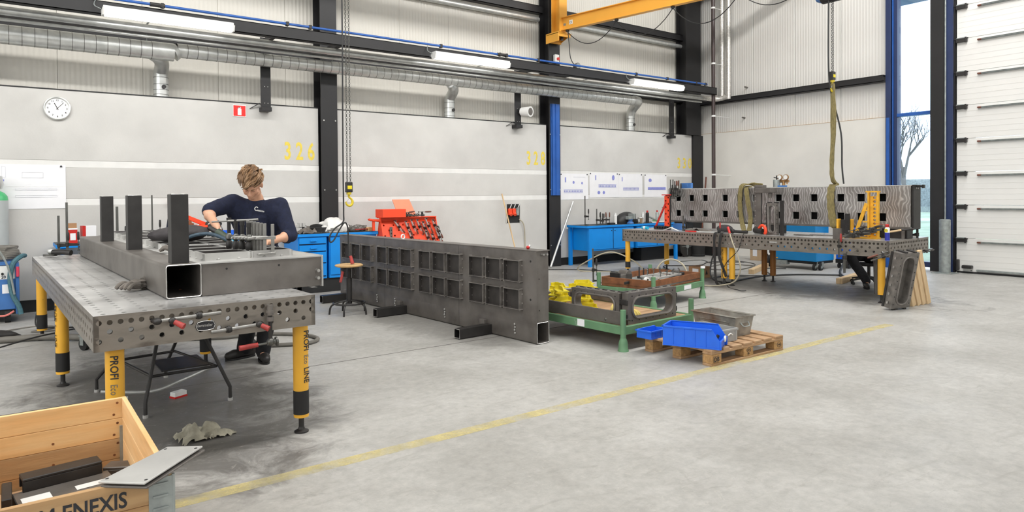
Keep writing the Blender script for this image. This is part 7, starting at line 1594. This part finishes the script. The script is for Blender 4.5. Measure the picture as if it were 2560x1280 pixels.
for s in (-1, 1): g.sphere(hm @ V((s*.028, -.088, .006)), (.011, .006, .006), 8, 6)
ob('eyelids', L1(g), M('eyelid_skin', (.38, .19, .13), .5), P1, smooth=True)
g = G()
for s in (-1, 1): g.tube([hm @ V((s*.012, -.096, .022)), hm @ V((s*.03, -.094, .030)), hm @ V((s*.046, -.082, .024))], [.003, .004, .002], 5)
ob('eyebrows', L1(g), MT['hair'], P1)
# small white chest print
cp = V((1.735, 6.060, 1.392)); fx_ = V((.97, -.10, -.22)).normalized(); fu = V((.22, .05, .97)).normalized()
def put(p): return basis(p-o1, fx_, fu)
LOGO = (cp, fx_, fu)
ob('chest_mark', G().tube([V((cp+fx_*(.014*math.cos(a/12*5.2+.6))+fu*(.016*math.sin(a/12*5.2+.6)+.012))-o1) for a in range(13)], .0035, 6), MT['whitep'], P1)
text('chest_lettering', 'GENERATION', .017, MT['whitep'], P1, put(cp+fx_*.010-fu*.006), extrude=.002, sx=.55, bold=.0004)
t = thing('angle_grinder', 'dark green cylindrical power tool held in the welder\'s right hand', 'power tool', (0, 0, 0))
ob('body', G().cyl((1.355, 5.80, 1.225), (1.44, 5.70, 1.150), .034, .030, n=16), M('tool_green', (.03, .05, .03), .5), t, smooth=True); ob('grip', G().cyl((1.31, 5.86, 1.26), (1.355, 5.80, 1.225), .020, n=12), MT['raw_dk'], t, smooth=True); ob('blue_ring', G().cyl((1.44, 5.70, 1.150), (1.455, 5.68, 1.137), .032, n=16), MT['cyan'], t, smooth=True)
# ---- the person seated behind the back table
P2 = thing('person', 'person in black work clothes and dark helmet seated behind the back table', 'person', (11.2, 5.4, 0)); o2 = V((11.2, 5.4, 0))
def L2(g): g.v = [tuple(V(v)-o2) for v in g.v]; return g
hm2 = frame_m((11.12, 5.17, 1.14), (-.45, 0, .9), (-.85, -.05, -.35))
pel, ch, nk = V((11.42, 5.50, .50)), V((11.28, 5.32, .85)), V((11.20, 5.22, 1.01)); s1, s2 = V((11.24, 5.50, .93)), V((11.24, 5.10, .93))
h1, h2 = V((11.38, 5.62, .47)), V((11.38, 5.38, .47)); k1, k2 = V((10.98, 5.60, .47)), V((10.92, 5.12, .50)); a1, a2_ = V((10.86, 5.28, .10)), V((10.68, 4.97, .10))
e1, e2 = V((11.02, 5.55, .72)), V((11.0, 5.0, .74)); w1, w2 = V((10.80, 5.42, .80)), V((10.82, 5.15, .82))
g = head_geo(hm2); cap(g, nk, V((11.15, 5.19, 1.06)), .055, .055)
for a, b, ra, rb in ((pel, ch, .13, .14), (ch, nk, .12, .06), (ch, s1, .1, .055), (ch, s2, .1, .055), (s1, e1, .05, .04), (s2, e2, .05, .04), (e1, w1, .04, .028), (e2, w2, .04, .028), (pel, h1, .11, .08), (pel, h2, .11, .08), (h1, k1, .08, .055), (h2, k2, .08, .055), (k1, a1, .055, .04), (k2, a2_, .055, .04), (a1, a1+V((-.06, -.05, -.04)), .035, .028), (a2_, a2_+V((-.08, -.03, -.04)), .035, .028)): cap(g, a, b, ra, rb)
hand_geo(g, w1, V((-1, -.3, -.1)), V((0, -.3, -1)), 1, .7, 1); hand_geo(g, w2, V((-1, .3, -.1)), V((0, .3, -1)), 1, .7, -1)
fuse('body', L2(g), MT['skin'], P2, .0075, 2)
g = G()
for a, b, ra, rb in ((pel, ch, .16, .17), (ch, nk-V((0, 0, .03)), .15, .08), (ch, s1, .13, .08), (ch, s2, .13, .08), (s1, e1, .075, .06), (s2, e2, .075, .06), (e1, w1, .06, .045), (e2, w2, .06, .045)): cap(g, a, b, ra, rb)
fuse('jacket', L2(g), MT['trouser'], P2, .013, 3, .012)
g = G()
for a, b, ra, rb in ((pel, h1, .15, .11), (pel, h2, .15, .11), (h1, k1, .11, .085), (h2, k2, .11, .085), (k1, a1+V((0, 0, .02)), .08, .07), (k2, a2_+V((0, 0, .02)), .08, .07)): cap(g, a, b, ra, rb)
fuse('trousers', L2(g), MT['trouser'], P2, .013, 3, .016)
shoe(a1, (-1, -.6), P2, o2); shoe(a2_, (-1, -.3), P2, o2)
g = G().sphere((0, 0, .02), (.125, .14, .15), 20, 14); g.v = [tuple(hm2 @ V(v)) for v in g.v]; ob('welding_helmet', L2(g), MT['cable'], P2, smooth=True)
RS = thing('rolling_stool', 'low black rolling stool under the seated person', 'stool', (11.40, 5.50, 0)); ob('seat', G().lathe([(.15, 0), (.17, .02), (.16, .05)], (0, 0, .30), 20), MT['black'], RS, smooth=True); ob('column', G().cyl((0, 0, .09), (0, 0, .30), .025, n=10), MT['raw_dk'], RS, smooth=True)
for k in range(5):
    a = rad(10+72*k); c_, s_ = math.cos(a), math.sin(a); ob('base_arm', G().tube([(0, 0, .11), (.18*c_, .18*s_, .09), (.30*c_, .30*s_, .07)], [.022, .018, .014], 8), MT['black'], RS, smooth=True); ob('castor', G().cyl((.30*c_-.012*s_, .30*s_+.012*c_, .028), (.30*c_+.012*s_, .30*s_-.012*c_, .028), .028, n=12), MT['black'], RS, smooth=True)
